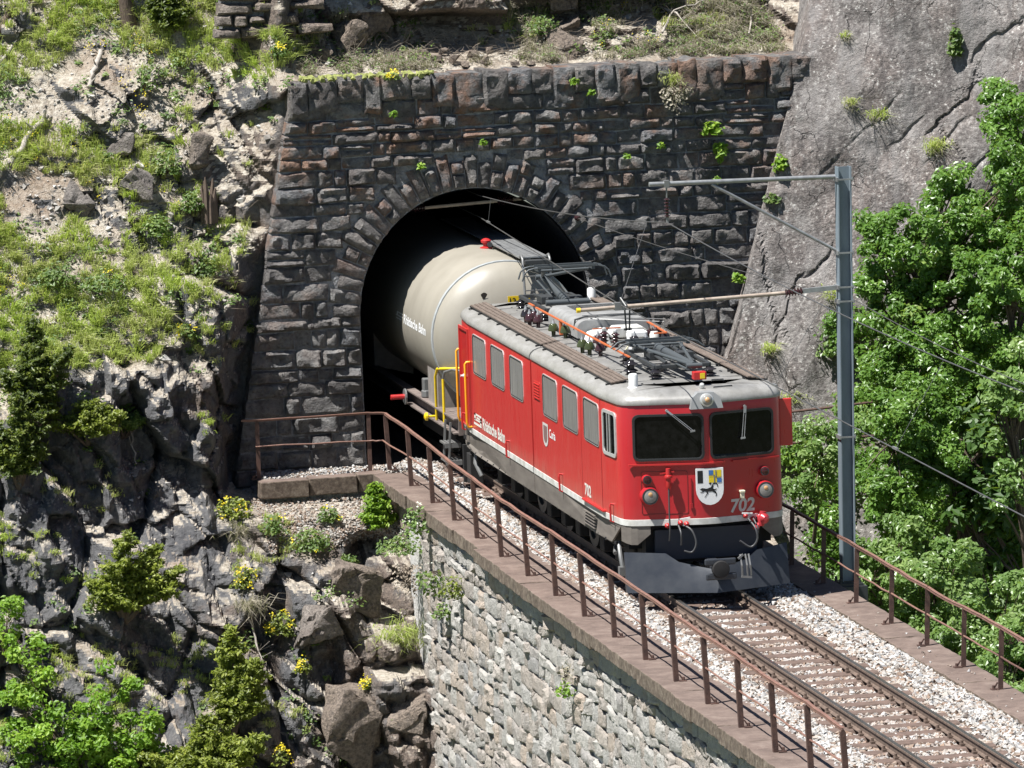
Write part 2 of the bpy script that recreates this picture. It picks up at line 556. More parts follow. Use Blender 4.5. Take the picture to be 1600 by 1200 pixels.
def red_paint():
    t = NT('red_locomotive_paint')
    pos = t.coord()
    streak = t.noise(t.mapping(pos, (1, 5, .35)), 4, 4, .6)
    c = t.mix(t.ramp(streak, [(.42, 0.0), (.72, .8)]), (.50, .022, .022, 1), (.45, .045, .038, 1))
    sep = t.n('ShaderNodeSeparateXYZ'); t.l(pos, sep.inputs[0])
    dust = t.math('MULTIPLY', t.ramp(t.math('MULTIPLY', sep.outputs['Z'], .5), [(.56, .75), (.72, .12), (1.0, .08)]), t.ramp(t.noise(t.mapping(pos, (1, 2.5, .6)), 3, 6, .7), [(.35, .1), (.7, 1.0)]))
    c = t.mix(dust, c, (.36, .2, .15, 1))
    # low light on the cab front put into a darker crimson; sides sun-bleached
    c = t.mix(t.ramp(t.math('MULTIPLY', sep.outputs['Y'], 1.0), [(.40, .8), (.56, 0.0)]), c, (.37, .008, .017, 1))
    t.col(c)
    t.set(Roughness=t.ramp(streak, [(.3, .26), (.7, .42)]))
    t.p.inputs['Specular IOR Level'].default_value = .5
    t.p.inputs['Coat Weight'].default_value = .15
    t.p.inputs['Coat Roughness'].default_value = .15
    return t.m

def roof_paint():
    t = NT('weathered_grey_roof_paint')
    pos = t.coord()
    n1 = t.noise(t.mapping(pos, (2.2, .8, 2.2)), 3, 6, .65); n2 = t.noise(pos, 22, 5, .7)
    c = t.ramp(n1, [(.25, (0.236, 0.227, 0.205, 1)), (.5, (0.317, 0.308, 0.286, 1)), (.75, (0.392, 0.385, 0.367, 1))])
    c = t.mix(t.ramp(n2, [(.32, .35), (.48, 0.0)]), c, (.13, .12, .105, 1))
    sep = t.n('ShaderNodeSeparateXYZ'); t.l(pos, sep.inputs[0])
    mid = t.math('MULTIPLY', t.ramp(t.math('ABSOLUTE', sep.outputs['X']), [(.75, .55), (1.1, .1)]), t.ramp(t.noise(pos, 1.6, 4), [(.35, .25), (.65, 1.0)]))
    c = t.mix(mid, c, (.115, .112, .11, 1))
    t.col(c); t.set(Roughness=.38, Metallic=.15)
    return t.m

def board_wood():
    t = NT('grey_brown_walkway_wood')
    pos = t.coord()
    n = t.noise(t.mapping(pos, (14, .8, 14)), 5, 5, .65)
    t.col(t.ramp(n, [(.3, (.085, .062, .047, 1)), (.55, (.145, .112, .09, 1)), (.75, (.22, .18, .15, 1))]))
    t.set(Roughness=.8)
    return t.m

def glass_grey():
    t = NT('grey_window_painted_reflections')
    pos = t.coord()
    n = t.noise(t.mapping(pos, (1, 9, .5)), 3, 4, .6)  # upright streaks put reflections into the pane colour
    t.col(t.ramp(n, [(.35, (.17, .163, .15, 1)), (.65, (.28, .272, .255, 1))]))
    t.set(Roughness=.16)
    return t.m

def flat(name, c, rough=.5, metal=0.0, spec=.5):
    t = NT(name)
    pos = t.coord()
    n = t.noise(pos, 9, 5, .6)
    t.col(t.mix(t.ramp(n, [(.35, .0), (.7, .35)]), c, tuple(x * .6 + .02 for x in c[:3]) + (1,)))
    t.set(Roughness=rough, Metallic=metal)
    t.p.inputs['Specular IOR Level'].default_value = spec
    return t.m

def sign_print(name, c):
    t = NT(name); t.col(c); t.set(Roughness=.5)
    return t.m

MT = {}
MT['hill'] = rock_terrain(); MT['slab'] = slab_rock(); MT['boulder'] = boulder_rock()
MT['portal'] = portal_stone(); MT['viaduct'] = viaduct_stone(); MT['ledge'] = slab_dust()
MT['mortar'] = mat('grey_mortar', (.30, .30, .305, 1), .95, c2=(.13, .13, .135, 1), scale=7, bump=1.0, bscale=22, bdist=.06)
MT['mortar_pale'] = mat('pale_mortar', (.56, .55, .525, 1), .95, c2=(.38, .37, .35, 1), scale=6, bump=.8, bscale=26, bdist=.03)
MT['ballast'] = ballast_mat(); MT['bed'] = bed_mat()
MT['bore'] = mat('dark_tunnel_lining', (.03, .03, .032, 1), .95, c2=(.014, .014, .016, 1), scale=3, bump=.6, bscale=9, bdist=.05)  # tunnel lining in near-black stone tones
MT['rust'] = mat('rust_brown_steel', (.062, .035, .028, 1), .75, c2=(.115, .062, .046, 1), scale=9, bump=.3, bscale=60)
MT['rustrail'] = mat('rust_red_handrail', (.16, .082, .062, 1), .65, c2=(.23, .125, .092, 1), scale=7, bump=.25, bscale=70)
MT['railhead'] = mat('worn_rail_steel', (.27, .26, .25, 1), .3, .85, c2=(.16, .145, .13, 1), scale=14, stretch=(1, .1, 1))
MT['railweb'] = mat('rusty_rail_web', (.085, .06, .045, 1), .8, c2=(.15, .105, .08, 1), scale=12)
MT['sleeper'] = mat('rusty_steel_sleeper', (.15, .10, .08, 1), .8, c2=(.095, .066, .052, 1), scale=9, bump=.3)
MT['galv'] = mat('blue_grey_mast_paint', (.20, .245, .275, 1), .45, c2=(.155, .19, .215, 1), scale=5, stretch=(1, 1, .3))
MT['alu'] = mat('grey_tube', (.36, .37, .37, 1), .4, .5, c2=(.25, .25, .25, 1), scale=9)
MT['tube'] = mat('weathered_beige_tube', (.40, .335, .27, 1), .55, c2=(.26, .2, .16, 1), scale=7)
MT['wire'] = mat('dull_overhead_wire', (.17, .165, .16, 1), .45, .6)
MT['ins'] = mat('brown_glazed_porcelain', (.05, .022, .024, 1), .1, c2=(.03, .014, .016, 1))
MT['insblk'] = mat('black_glazed_porcelain', (.025, .022, .024, 1), .12)
MT['insgrn'] = mat('green_glazed_porcelain', (.05, .062, .024, 1), .1)
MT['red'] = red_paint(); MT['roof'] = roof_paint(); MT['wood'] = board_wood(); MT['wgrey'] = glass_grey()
MT['stripe'] = mat('dirty_white_stripe', (.62, .62, .59, 1), .5, c2=(.42, .41, .37, 1), scale=5)
MT['skirt'] = mat('dusty_grey_skirt', (.165, .145, .125, 1), .65, c2=(.11, .095, .082, 1), scale=3, stretch=(1, .5, 2))
MT['black'] = flat('black_rubber', (.016, .016, .017, 1), .5)
MT['under'] = flat('dark_underframe', (.012, .011, .011, 1), .85)
MT['plow'] = mat('blue_grey_plough_steel', (.035, .040, .050, 1), .42, .25, c2=(.055, .06, .068, 1), scale=4)
MT['steel'] = flat('grey_steel', (.22, .22, .215, 1), .45, .4)
MT['dsteel'] = flat('dark_grey_steel', (.045, .048, .05, 1), .5, .2)
MT['panto'] = flat('pantograph_grey', (.075, .085, .09, 1), .5, .2)
MT['orange'] = flat('orange_busbar_paint', (.50, .12, .035, 1), .5)
MT['yellow'] = flat('yellow_handrail_paint', (.75, .52, .01, 1), .45)
MT['amber'] = flat('amber_handrail_paint', (.80, .34, .01, 1), .45)
MT['white'] = flat('white_paint', (.78, .78, .76, 1), .45)
MT['chrome'] = flat('bright_window_trim', (.62, .62, .60, 1), .3, .4)
MT['redpart'] = flat('red_coupling_part', (.45, .02, .02, 1), .4)
MT['tank'] = mat('beige_tank_paint', (.32, .295, .245, 1), .4, c2=(.26, .238, .195, 1), scale=1.6, stretch=(1, 1, .6), lo=.3, hi=.75)
MT['tankring'] = mat('pale_tank_weld', (.42, .44, .44, 1), .4)
MT['frame'] = mat('brown_grey_wagon_frame', (.20, .16, .14, 1), .7, c2=(.12, .095, .085, 1))
MT['pblack'] = sign_print('print_black', (.012, .012, .012, 1)); MT['pwhite'] = sign_print('print_white', (.8, .8, .79, 1))
MT['pcream'] = sign_print('print_cream', (.66, .63, .57, 1)); MT['pgrey'] = sign_print('print_silver_grey', (.50, .475, .45, 1))
MT['pblue'] = sign_print('print_blue', (.05, .16, .42, 1)); MT['pyellow'] = sign_print('print_yellow', (.72, .55, .02, 1))
MT['bark'] = mat('grey_brown_bark', (.13, .095, .07, 1), .9, c2=(.07, .05, .038, 1), scale=8, stretch=(1, 1, .3), bump=.8, bscale=20, bdist=.03)
MT['deadwood'] = mat('bleached_dead_wood', (.40, .365, .32, 1), .85, c2=(.24, .21, .18, 1), scale=7, bump=.5, bscale=30)
MT['twig'] = mat('dry_grey_twigs', (.33, .28, .22, 1), .9, c2=(.2, .16, .12, 1), scale=4)
MT['leaf_maple'] = leaf_mat('maple_leaves', [(0, (.065, .14, .020, 1)), (.5, (.130, .25, .042, 1)), (.85, (.21, .35, .075, 1)), (1, (.34, .42, .10, 1))], .42, .36)
MT['leaf_pale'] = leaf_mat('pale_green_leaves', [(0, (.09, .17, .04, 1)), (.5, (.19, .30, .085, 1)), (1, (.35, .45, .17, 1))], .42, .36)
MT['leaf_dark'] = leaf_mat('dark_green_leaves', [(0, (.025, .07, .011, 1)), (.6, (.055, .12, .02, 1)), (1, (.11, .19, .035, 1))])
MT['leaf_spruce'] = leaf_mat('olive_conifer_needles', [(0, (.06, .085, .012, 1)), (.4, (.16, .20, .03, 1)), (1, (.34, .38, .06, 1))], .35)
MT['leaf_juniper'] = leaf_mat('dark_juniper_needles', [(0, (.022, .038, .007, 1)), (.5, (.075, .11, .018, 1)), (1, (.22, .26, .04, 1))], .3)
MT['leaf_bright'] = leaf_mat('bright_spring_leaves', [(0, (.09, .19, .012, 1)), (.5, (.19, .34, .025, 1)), (1, (.34, .47, .06, 1))], .4)
MT['leaf_herb'] = leaf_mat('herb_leaves', [(0, (.05, .10, .02, 1)), (.5, (.12, .19, .045, 1)), (1, (.22, .29, .075, 1))], .35)
MT['grass'] = leaf_mat('meadow_grass', [(0, (.62, .55, .38, 1)), (.25, (.52, .50, .22, 1)), (.45, (.37, .47, .09, 1)), (1, (.50, .61, .14, 1))], .42)
MT['drygrass'] = leaf_mat('dry_grass', [(0, (.22, .19, .145, 1)), (1, (.48, .43, .34, 1))], .25)
MT['flower'] = leaf_mat('yellow_blossom', [(0, (.62, .48, .01, 1)), (1, (.85, .72, .03, 1))], .3)
MT['blossom'] = leaf_mat('white_blossom', [(0, (.6, .62, .5, 1)), (1, (.8, .8, .72, 1))], .3)
MT['lamp'] = flat('clear_lamp_lens', (.27, .26, .24, 1), .06)
MT['pane'] = flat('dark_cab_glass', (.002, .002, .002, 1), .03, 0.0, .16)

t_ = NT('grey_stone_chip'); t_.col(t_.ramp(t_.attr('rnd'), [(0, (.16, .135, .115, 1)), (.5, (.30, .28, .255, 1)), (1, (.46, .44, .41, 1))])); t_.set(Roughness=.9); MT['chips'] = t_.m

# ================================================================== THE SETTING
EDGE0, EDGE1 = (-4.13, .8), (-3.05, 6.55)                    # battered left edge of the portal wall (x, z)
def edge_x(z):
    return -4.13 + (z - .8) * (1.08 / 5.75)
def slab_x(z):
    return 4.38 + (z - 1.54) * .312
WALL_Y = 17.75

def hill_base(x, z):
    zz = [-12, -9, -5, -2, 0, 2.3, 3.2, 5, 8, 12, 16]
    cols = {-11: [6.5, 9, 11, 13.2, 14.8, 16.0, 16.9, 18.4, 20.8, 24.5, 28],
            -8: [7.5, 10, 11.8, 14.0, 15.5, 16.6, 17.4, 18.8, 21.2, 25, 29],
            -5: [8, 10.5, 12.0, 14.4, 16.0, 16.8, 17.4, 18.7, 21.0, 24.5, 28],
            -3: [8, 10.5, 12.3, 13.6, 16.6, 17.2, 17.6, 18.6, 20.6, 24, 28],
            -1: [8, 10.5, 12.2, 13.4, 16.6, 17.3, 17.7, 18.4, 20.2, 24, 28]}
    xs = sorted(cols)
    vals = np.stack([np.interp(z, zz, cols[k]) for k in xs])
    xi = np.clip(x, xs[0], xs[-1])
    y = np.zeros_like(x)
    for a in range(len(xs) - 1):
        m = (xi >= xs[a]) & (xi <= xs[a + 1])
        t = (xi - xs[a]) / (xs[a + 1] - xs[a]); t = t * t * (3 - 2 * t)
        y = np.where(m, vals[a] * (1 - t) + vals[a + 1] * t, y)
    # beside and behind the portal wall the ground steps back
    ex = edge_x(z)
    t = sstep(ex - 1.0, ex - .02, x) * sstep(-.75, -.25, z)
    y = y * (1 - t) + 18.15 * t
    # bench behind the coping, then the slope above it
    top = np.interp(z, [6.3, 6.5, 6.7, 7.2, 8.2, 10, 16], [18.15, 18.3, 19.0, 19.6, 20.3, 21.8, 26])
    tw = sstep(ex - .6, ex + .5, x) * sstep(6.1, 6.5, z)
    y = y * (1 - tw) + top * tw
    return y

GX0, GX1, GZ0, GZ1, ST = -11.6, 6.6, -7.2, 10.6, 0.036
nx = int((GX1 - GX0) / ST) + 1; nz = int((GZ1 - GZ0) / ST) + 1
gx, gz = np.meshgrid(GX0 + np.arange(nx) * ST, GZ0 + np.arange(nz) * ST, indexing='ij')
yb = hill_base(gx, gz)
wx = gx + .28 * fbm(gx * .9, 3.1, gz * .9, 3, 5); wz = gz + .28 * fbm(gx * .9, 7.7, gz * .9, 3, 9)
ca, sa = math.cos(R(24)), math.sin(R(24))
pu = ca * wx + sa * wz; pv = -sa * wx + ca * wz
f1, g1, c1 = facets(pu / 1.25, pv / 1.9, 11)
f2, g2, c2 = facets(pu / .50 + 7, pv / .72 + 3, 23)
f3, g3, c3 = facets(pu / .20 + 7, pv / .26 + 3, 37)
cliff = np.clip(sstep(2.9, 1.7, gz + .5 * fbm(gx * .8, 1, gz * .8, 2, 3)), 0, 1)          # 1 on the rock wall, 0 on the slope above it
outc = sstep(.05, .35, fbm(gx * .55 + 3, 2, gz * .75, 3, 41)) * (1 - cliff)                 # outcrops in the slope
near_wall = sstep(edge_x(gz) - 2.6, edge_x(gz) - 1.0, gx) * sstep(.5, 1.5, gz) * sstep(6.9, 6.4, gz)
outc = np.maximum(outc, near_wall * .9)
above = sstep(edge_x(gz) - .3, edge_x(gz) + .4, gx) * sstep(6.5, 6.9, gz)
debris = sstep(-4.6, -3.9, gx) * sstep(-1.5, -1.1, gz) * sstep(-.1, -.35, gz)
rocky = np.maximum(np.maximum(cliff * (1 - .75 * debris), outc * .75), above * .55)
def blur(a, n=2):
    for _ in range(n):
        p = np.pad(a, 1, mode='edge')
        a = (p[:-2, 1:-1] + p[2:, 1:-1] + p[1:-1, :-2] + p[1:-1, 2:] + 2 * p[1:-1, 1:-1]) / 6
    return a
f1 = blur(f1, 1); f2 = blur(f2, 1); f3 = blur(f3, 1)
def shards(x, z, spec, sd):
    """crisp creased planes: folded waves along a few directions, each warped and of uneven strength"""
    t = 0
    for k, (ang, L, amp) in enumerate(spec):
        w = .35 * fbm(x * .8, k + 3, z * .8, 2, sd + k)
        q = (x * math.cos(R(ang)) + z * math.sin(R(ang))) / L + w
        t = t + amp * tri(q) * (.55 + .45 * fbm(x * .6, k + 8, z * .6, 2, sd + 40 + k))
    return t
sh1 = shards(gx, gz, [(28, 1.7, .26), (-18, 1.1, .16), (62, .62, .10), (5, .36, .05), (100, .8, .07)], 401)
dy = -(.40 * f1 * rocky + .20 * f2 * rocky + .11 * f3 * (.45 * rocky + .10)) - sh1 * rocky
dy += rocky * (.40 * np.exp(-g1 / .06) + .14 * np.exp(-g2 / .08))
dy -= .11 * fbm(gx * 1.4, 0, gz * 1.4, 4, 77) + .022 * fbm(gx * 9, 0, gz * 9, 3, 78)
rd = 1 - np.abs(fbm(gx * 3.2, 5, gz * 2.4, 3, 178)) * 2
rd2 = 1 - np.abs(fbm(gx * 8.5, 5, gz * 6.5, 2, 179)) * 2
dy -= rocky * (.10 * rd + .045 * rd2)
# terraced soil slope: small steps
dy -= (1 - rocky) * .12 * np.abs(fbm(gx * .8, 0, gz * 2.2, 3, 79))
# dark overhang behind the coping, left of the middle, with a rock brow above it
ov = np.exp(-((gx + .2) / 1.5) ** 2)
dy += ov * (1.0 * sstep(6.7, 6.9, gz) * sstep(7.55, 7.35, gz) - .55 * sstep(7.35, 7.6, gz) * sstep(8.6, 8.0, gz))
ov2 = np.exp(-((gx - 3.0) / 1.3) ** 2)
dy += ov2 * (.8 * sstep(7.1, 7.2, gz) * sstep(7.75, 7.5, gz) - .7 * sstep(7.55, 7.75, gz) * sstep(9.0, 8.2, gz))
# a cleft where the viaduct meets the cliff
dy += .9 * np.exp(-((gx + 2.5) / .42) ** 2) * sstep(-.85, -1.2, gz) * sstep(-2.7, -2.1, gz)
keep_back = sstep(edge_x(gz) - .25, edge_x(gz), gx) * sstep(-.3, -.1, gz) * sstep(6.45, 6.3, gz)
yh = yb + dy * (1 - keep_back)
yh = np.where((gz > -.45) & (gx > edge_x(gz) - .05) & (gz < 6.4), np.maximum(yh, 18.05), yh)
plat = (gx > -4.35) & (gx < -1.5) & (gz > -.42) & (gz < -.1)
yh = np.where(plat, np.maximum(yh, 16.65), yh)
yh = np.where((gx > -2.9) & (gz > -.7), np.maximum(yh, 15.0 + 0 * yh), yh)
V = np.stack([gx.ravel(), yh.ravel(), gz.ravel()], 1)
ii, jj = np.meshgrid(np.arange(nx - 1), np.arange(nz - 1), indexing='ij')
cx_ = gx[:-1, :-1]; cz_ = gz[:-1, :-1]
cut = (cx_ > edge_x(cz_) + .35) & (cx_ < slab_x(cz_) - .35) & (cz_ > -.6) & (cz_ < 6.1)
cut |= (cx_ > slab_x(cz_) + .9) | ((cx_ > -1.0) & (cx_ < 2.05) & (cz_ < -.5))
ok = ~cut
a = (ii * nz + jj)[ok]; b = ((ii + 1) * nz + jj)[ok]; c = ((ii + 1) * nz + jj + 1)[ok]; d = (ii * nz + jj + 1)[ok]
raw = raw_mesh('hillside', V, np.stack([a, b, c, d], 1), MT['hill'])
tag(raw, 'steep hillside of fractured grey rock and pale grassy soil left of the tunnel', None, kind='structure')
del a, b, c, d, ii, jj
def yh_lerp(x, z):
    fi = np.clip((x - GX0) / ST, 0, nx - 2.001); fj = np.clip((z - GZ0) / ST, 0, nz - 2.001)
    i = fi.astype(int); j = fj.astype(int); a = fi - i; b = fj - j
    return yh[i, j] * (1 - a) * (1 - b) + yh[i + 1, j] * a * (1 - b) + yh[i, j + 1] * (1 - a) * b + yh[i + 1, j + 1] * a * b

def hill_at(x, z):
    """point on the hillside surface and its normal"""
    i = min(max((x - GX0) / ST, 0), nx - 2); j = min(max((z - GZ0) / ST, 0), nz - 2)
    i0, j0 = int(i), int(j)
    y = yh[i0, j0]
    k = 3
    i1, i2 = max(i0 - k, 0), min(i0 + k, nx - 1); j1, j2 = max(j0 - k, 0), min(j0 + k, nz - 1)
    gxx = (yh[i2, j0] - yh[i1, j0]) / ((i2 - i1) * ST); gzz = (yh[i0, j2] - yh[i0, j1]) / ((j2 - j1) * ST)
    n = Vector((gxx, -1, gzz)).normalized()
    return Vector((x, float(y), z)), n

# ---- smooth rock slab to the right of the portal
SX0, SX1, SZ0, SZ1, SS = 3.2, 14.0, -9.0, 10.6, 0.042
mx = int((SX1 - SX0) / SS) + 1; mz = int((SZ1 - SZ0) / SS) + 1
sx, sz = np.meshgrid(np.arange(mx) * SS, SZ0 + np.arange(mz) * SS, indexing='ij')
sxx = slab_x(sz) - .02 + sx                                           # columns follow the slanting left edge
base = 17.35 - .40 * sx + .14 * (sz - 3) - .02 * sx * np.clip(sz, -5, 8)
base -= .55 * np.clip(.3 - sz, 0, 20)
def crack(x, z, ang, L, w, seed, lo):
    """long thin grooves along one direction, broken into segments"""
    a = R(ang)
    p = (x * math.cos(a) + z * math.sin(a)) / L + .30 * fbm(x * .9, 1, z * .9, 4, seed) + .06 * fbm(x * 5, 2, z * 5, 2, seed + 7)
    d = np.abs(p - np.floor(p + .5)) * L
    m = sstep(lo, lo + .15, fbm(x * .45 + 11, seed, z * .45, 2, seed + 3))
    return np.exp(-(d / w) ** 2) * m
sh2 = shards(sxx, sz, [(35, 3.4, .22), (-40, 2.3, .12), (70, 1.3, .05), (-12, .9, .035), (20, .45, .018)], 501)
cr = .075 * crack(sxx, sz, -38, 1.5, .03, 61, .14) + .07 * crack(sxx, sz, -62, 1.1, .03, 67, .16) + .06 * crack(sxx, sz, 25, 1.9, .03, 71, .18) + .06 * crack(sxx, sz, -45, .55, .03, 73, .18)
sd = -sh2 + cr
sd -= .05 * fbm(sxx * .7, 0, sz * .7, 3, 55) + .022 * fbm(sxx * 5, 0, sz * 5, 4, 56)
sy = base + sd
sy = np.where(sx < .05, np.maximum(sy, 17.15), sy)
V = np.stack([sxx.ravel(), sy.ravel(), sz.ravel()], 1)
# fold the left edge back behind the portal wall
eb = np.stack([sxx[0] + .25, sy[0] + 2.0, sz[0]], 1)
n0 = len(V); V = np.concatenate([V, eb])
ii, jj = np.meshgrid(np.arange(mx - 1), np.arange(mz - 1), indexing='ij')
F = np.stack([(ii * mz + jj).ravel(), ((ii + 1) * mz + jj).ravel(), ((ii + 1) * mz + jj + 1).ravel(), (ii * mz + jj + 1).ravel()], 1)
j = np.arange(mz - 1)
F = np.concatenate([F, np.stack([n0 + j, j, j + 1, n0 + j + 1], 1)])
so = raw_mesh('rock_slab', V, F, MT['slab'])
tag(so, 'smooth grey-brown rock face rising right of the tunnel portal', None, kind='structure')

def slab_at(x, z):
    i = int(min(max((x - slab_x(z)) / SS, 0), mx - 1)); j = int(min(max((z - SZ0) / SS, 0), mz - 1))
    return Vector((x, float(sy[i, j]), z))

# ---- valley ground far below
vb = MB()
N = 24
vv = []
for i in range(N + 1):
    for j in range(N + 1):
        X = -900 + 1800 * i / N; Y = -900 + 1000 * j / N
        vv.append((X, Y, -45 + 3 * math.sin(X * .02) * math.cos(Y * .017)))
vb.add(vv, [(i * (N + 1) + j, (i + 1) * (N + 1) + j, (i + 1) * (N + 1) + j + 1, i * (N + 1) + j + 1) for i in range(N) for j in range(N)])
tag(obj('valley_ground', vb, mat('valley_meadow', (.07, .11, .04, 1), .95, c2=(.12, .11, .07, 1), scale=.05), smooth=60), 'green valley ground far below the viaduct', None, kind='structure')

# ================================================================== TUNNEL PORTAL
def stone_mesh(name, corners, f, out, bulge, depth, seed, nu=6, nv=4, rough=.5, gap=.012, fw=.06):
    """rock-faced stone over a bilinear patch of four 2-D corners; f(a,b,off) puts it on the wall"""
    (a0, b0), (a1, b1), (a2, b2), (a3, b3) = corners
    s = np.linspace(0, 1, nu + 1); t = np.linspace(0, 1, nv + 1)
    S, T = np.meshgrid(s, t, indexing='ij')
    L = math.hypot(a1 - a0, b1 - b0); H = math.hypot(a3 - a0, b3 - b0)
    S2 = S + (fbm(S * 3 + seed * 3.1, seed, T * 3, 2, 5) * .05) + np.where(S < .01, gap / L, np.where(S > .99, -gap / L, 0))
    T2 = T + (fbm(S * 3 + seed * 1.7, seed + 9, T * 3, 2, 6) * .07) + np.where(T < .01, gap / H, np.where(T > .99, -gap / H, 0))
    A = a0 * (1 - S2) * (1 - T2) + a1 * S2 * (1 - T2) + a2 * S2 * T2 + a3 * (1 - S2) * T2
    B = b0 * (1 - S2) * (1 - T2) + b1 * S2 * (1 - T2) + b2 * S2 * T2 + b3 * (1 - S2) * T2
    e = np.minimum(np.minimum(S, 1 - S) * L, np.minimum(T, 1 - T) * H)
    fall = sstep(0, fw, e)
    nz_ = fbm(A * 5 + seed * 5.3, seed * 2.2, B * 7, 3, 7)
    nz2 = fbm(A * 16 + seed * 3.3, seed * 1.2, B * 18, 2, 8)
    off = out + bulge * fall * (1 + rough * 1.6 * nz_) + (.012 * nz_ + .012 * nz2) * (.4 + .6 * fall)
    V = [f(float(x), float(y), float(o)) for x, y, o in zip(A.ravel(), B.ravel(), off.ravel())]
    F = []
    for i in range(nu):
        for j in range(nv):
            q = i * (nv + 1) + j
            F.append((q, q + nv + 1, q + nv + 2, q + 1))
    rim = [i * (nv + 1) for i in range(nu + 1)] + [nu * (nv + 1) + j for j in range(1, nv + 1)] + [i * (nv + 1) + nv for i in range(nu - 1, -1, -1)] + [j for j in range(nv - 1, 0, -1)]
    n0 = len(V)
    AA, BB = A.ravel(), B.ravel()
    for k in rim:
        V.append(f(float(AA[k]), float(BB[k]), -depth))
    n = len(rim)
    for k in range(n):
        F.append((rim[k], n0 + k, n0 + (k + 1) % n, rim[(k + 1) % n]))
    mb = MB(); mb.v = V; mb.f = F
    return mb

portal = thing('tunnel_portal', 'dark rusticated stone tunnel portal with round arch behind the train', 'tunnel portal', (0, WALL_Y, -.3))
ARC_X, ARC_Z, ARC_RX, ARC_RZ = .0, 2.42, 2.05, 2.14
def wall_f(x, z, off):
    return (x, WALL_Y - off + .012 * z, z)
def arch_pts(dr, n=28):
    p = [(-ARC_RX - dr + .02, -.6), (-ARC_RX - dr, ARC_Z)]
    for k in range(1, n):
        q = math.pi - math.pi * k / n
        p.append((ARC_X + (ARC_RX + dr) * math.cos(q), ARC_Z + (ARC_RZ + dr) * math.sin(q)))
    return p + [(ARC_RX + dr, ARC_Z), (ARC_RX + dr - .02, -.6)]
arch = arch_pts(0)
outline = [(edge_x(-.6), -.6)] + arch + [(slab_x(-.6) + .4, -.6), (slab_x(6.5) + .4, 6.42), (edge_x(6.42), 6.42)]
mb = MB(); mb.prism(outline, lambda x, z: wall_f(x, z, 0.0), lambda x, z: wall_f(x, z, -.75))
obj('mortar_backing', mb, MT['mortar'], portal)
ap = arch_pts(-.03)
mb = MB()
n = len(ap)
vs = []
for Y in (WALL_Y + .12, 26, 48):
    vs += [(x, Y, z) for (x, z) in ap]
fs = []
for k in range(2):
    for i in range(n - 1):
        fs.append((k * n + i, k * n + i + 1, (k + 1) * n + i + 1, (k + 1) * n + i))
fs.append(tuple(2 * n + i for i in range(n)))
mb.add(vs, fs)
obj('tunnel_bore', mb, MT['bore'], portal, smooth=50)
mb = MB(); mb.box(-2.2, 2.2, WALL_Y - .6, 48, -.9, -.33)
obj('tunnel_floor', mb, MT['bed'], portal)

# arch stones
nv_ = 31
sid = 0
for k in range(nv_):
    q0 = math.pi - math.pi * k / nv_; q1 = math.pi - math.pi * (k + 1) / nv_
    dr = .62 if k % 2 else .5
    dr += random.uniform(-.05, .05)
    def pp(q, r):
        return (ARC_X + (ARC_RX + r) * math.cos(q), ARC_Z + (ARC_RZ + r) * math.sin(q))
    cuts = [(0.0, dr)] if random.random() < .6 else [(0.0, dr * random.uniform(.4, .6))]
    if cuts[0][1] < dr - .1:
        cuts.append((cuts[0][1], dr))
    for (r0, r1) in cuts:
        sid += 1
        mb = stone_mesh('voussoir', [pp(q0, r0), pp(q1, r0), pp(q1, r1), pp(q0, r1)], wall_f, .012, random.uniform(.04, .11), .16, sid, 5, 6, .8, .010)
        obj('voussoir', mb, MT['portal'], portal, smooth=35)

# coursed stones
zs = [-.45]
while zs[-1] < 6.0:
    zs.append(zs[-1] + random.choice([.20, .23, .26, .29, .33]))
zs[-1] = 6.16
cand = []
for ci in range(len(zs) - 1):
    z0, z1 = zs[ci], zs[ci + 1]; zm = (z0 + z1) / 2
    x = edge_x(zm) - random.uniform(0, .06)
    xr = slab_x(zm) + .15
    first = True
    def arch_half(z):
        if z < ARC_Z:
            return ARC_RX + .02
        t = (z - ARC_Z) / (ARC_RZ + .56)
        return (ARC_RX + .56) * math.sqrt(max(0, 1 - t * t)) if t < 1 else 0
    hw = max(arch_half(z0 + .04), 0) if zm >= ARC_Z else ARC_RX + random.choice([.0, .0])
    spans = [(x, -hw), (hw, xr)] if hw > .25 else [(x, xr)]
    for (xa, xb) in spans:
        cur = xa
        while cur < xb - .08:
            w = random.choice([.24, .32, .4, .48, .55, .65, .8]) * random.uniform(.9, 1.1)
            if first: w = max(w, random.choice([.4, .7]))
            if xb - (cur + w) < .2: w = xb - cur
            w = min(w, xb - cur)
            za, zb = z0, z1
            if w > .42 and random.random() < .12:
                zmid = z0 + (z1 - z0) * random.uniform(.4, .6)
                cand.append((cur, cur + w, z0, zmid, first)); cand.append((cur, cur + w, zmid, z1, first))
            else:
                cand.append((cur, cur + w, za, zb, first))
            first = False
            cur += w
# stones that the train, the locomotive roof or the tunnel hide are the least visible ones: largest visible 300 become parts
def hidden(c):
    x0, x1, z0, z1, q = c
    return z1 < 1.3 and x0 > 1.9
cand.sort(key=lambda c: (hidden(c), -(c[1] - c[0]) * (c[3] - c[2])))
rest = MB()
for i, (x0, x1, z0, z1, first) in enumerate(cand):
    sid += 1
    j = lambda: random.uniform(-.018, .018)
    cs = [(x0, z0 + j()), (x1, z0 + j()), (x1, z1 + j()), (x0, z1 + j())]
    if first:
        cs[0] = (edge_x(z0) - .03, cs[0][1]); cs[3] = (edge_x(z1) - .03, cs[3][1])
    flush = random.random() < .14
    mb = stone_mesh('stone', cs, wall_f, .004 if flush else .02, random.uniform(.0, .03) if flush else random.uniform(.03, .095), .55 if first else .16, sid,
                    10 if x1 - x0 > .45 else 7, 6, .9)
    if i < 300 and not hidden((x0, x1, z0, z1, 0)):
        obj('stone', mb, MT['portal'], portal, smooth=35)
    else:
        rest.add(mb.v, mb.f)
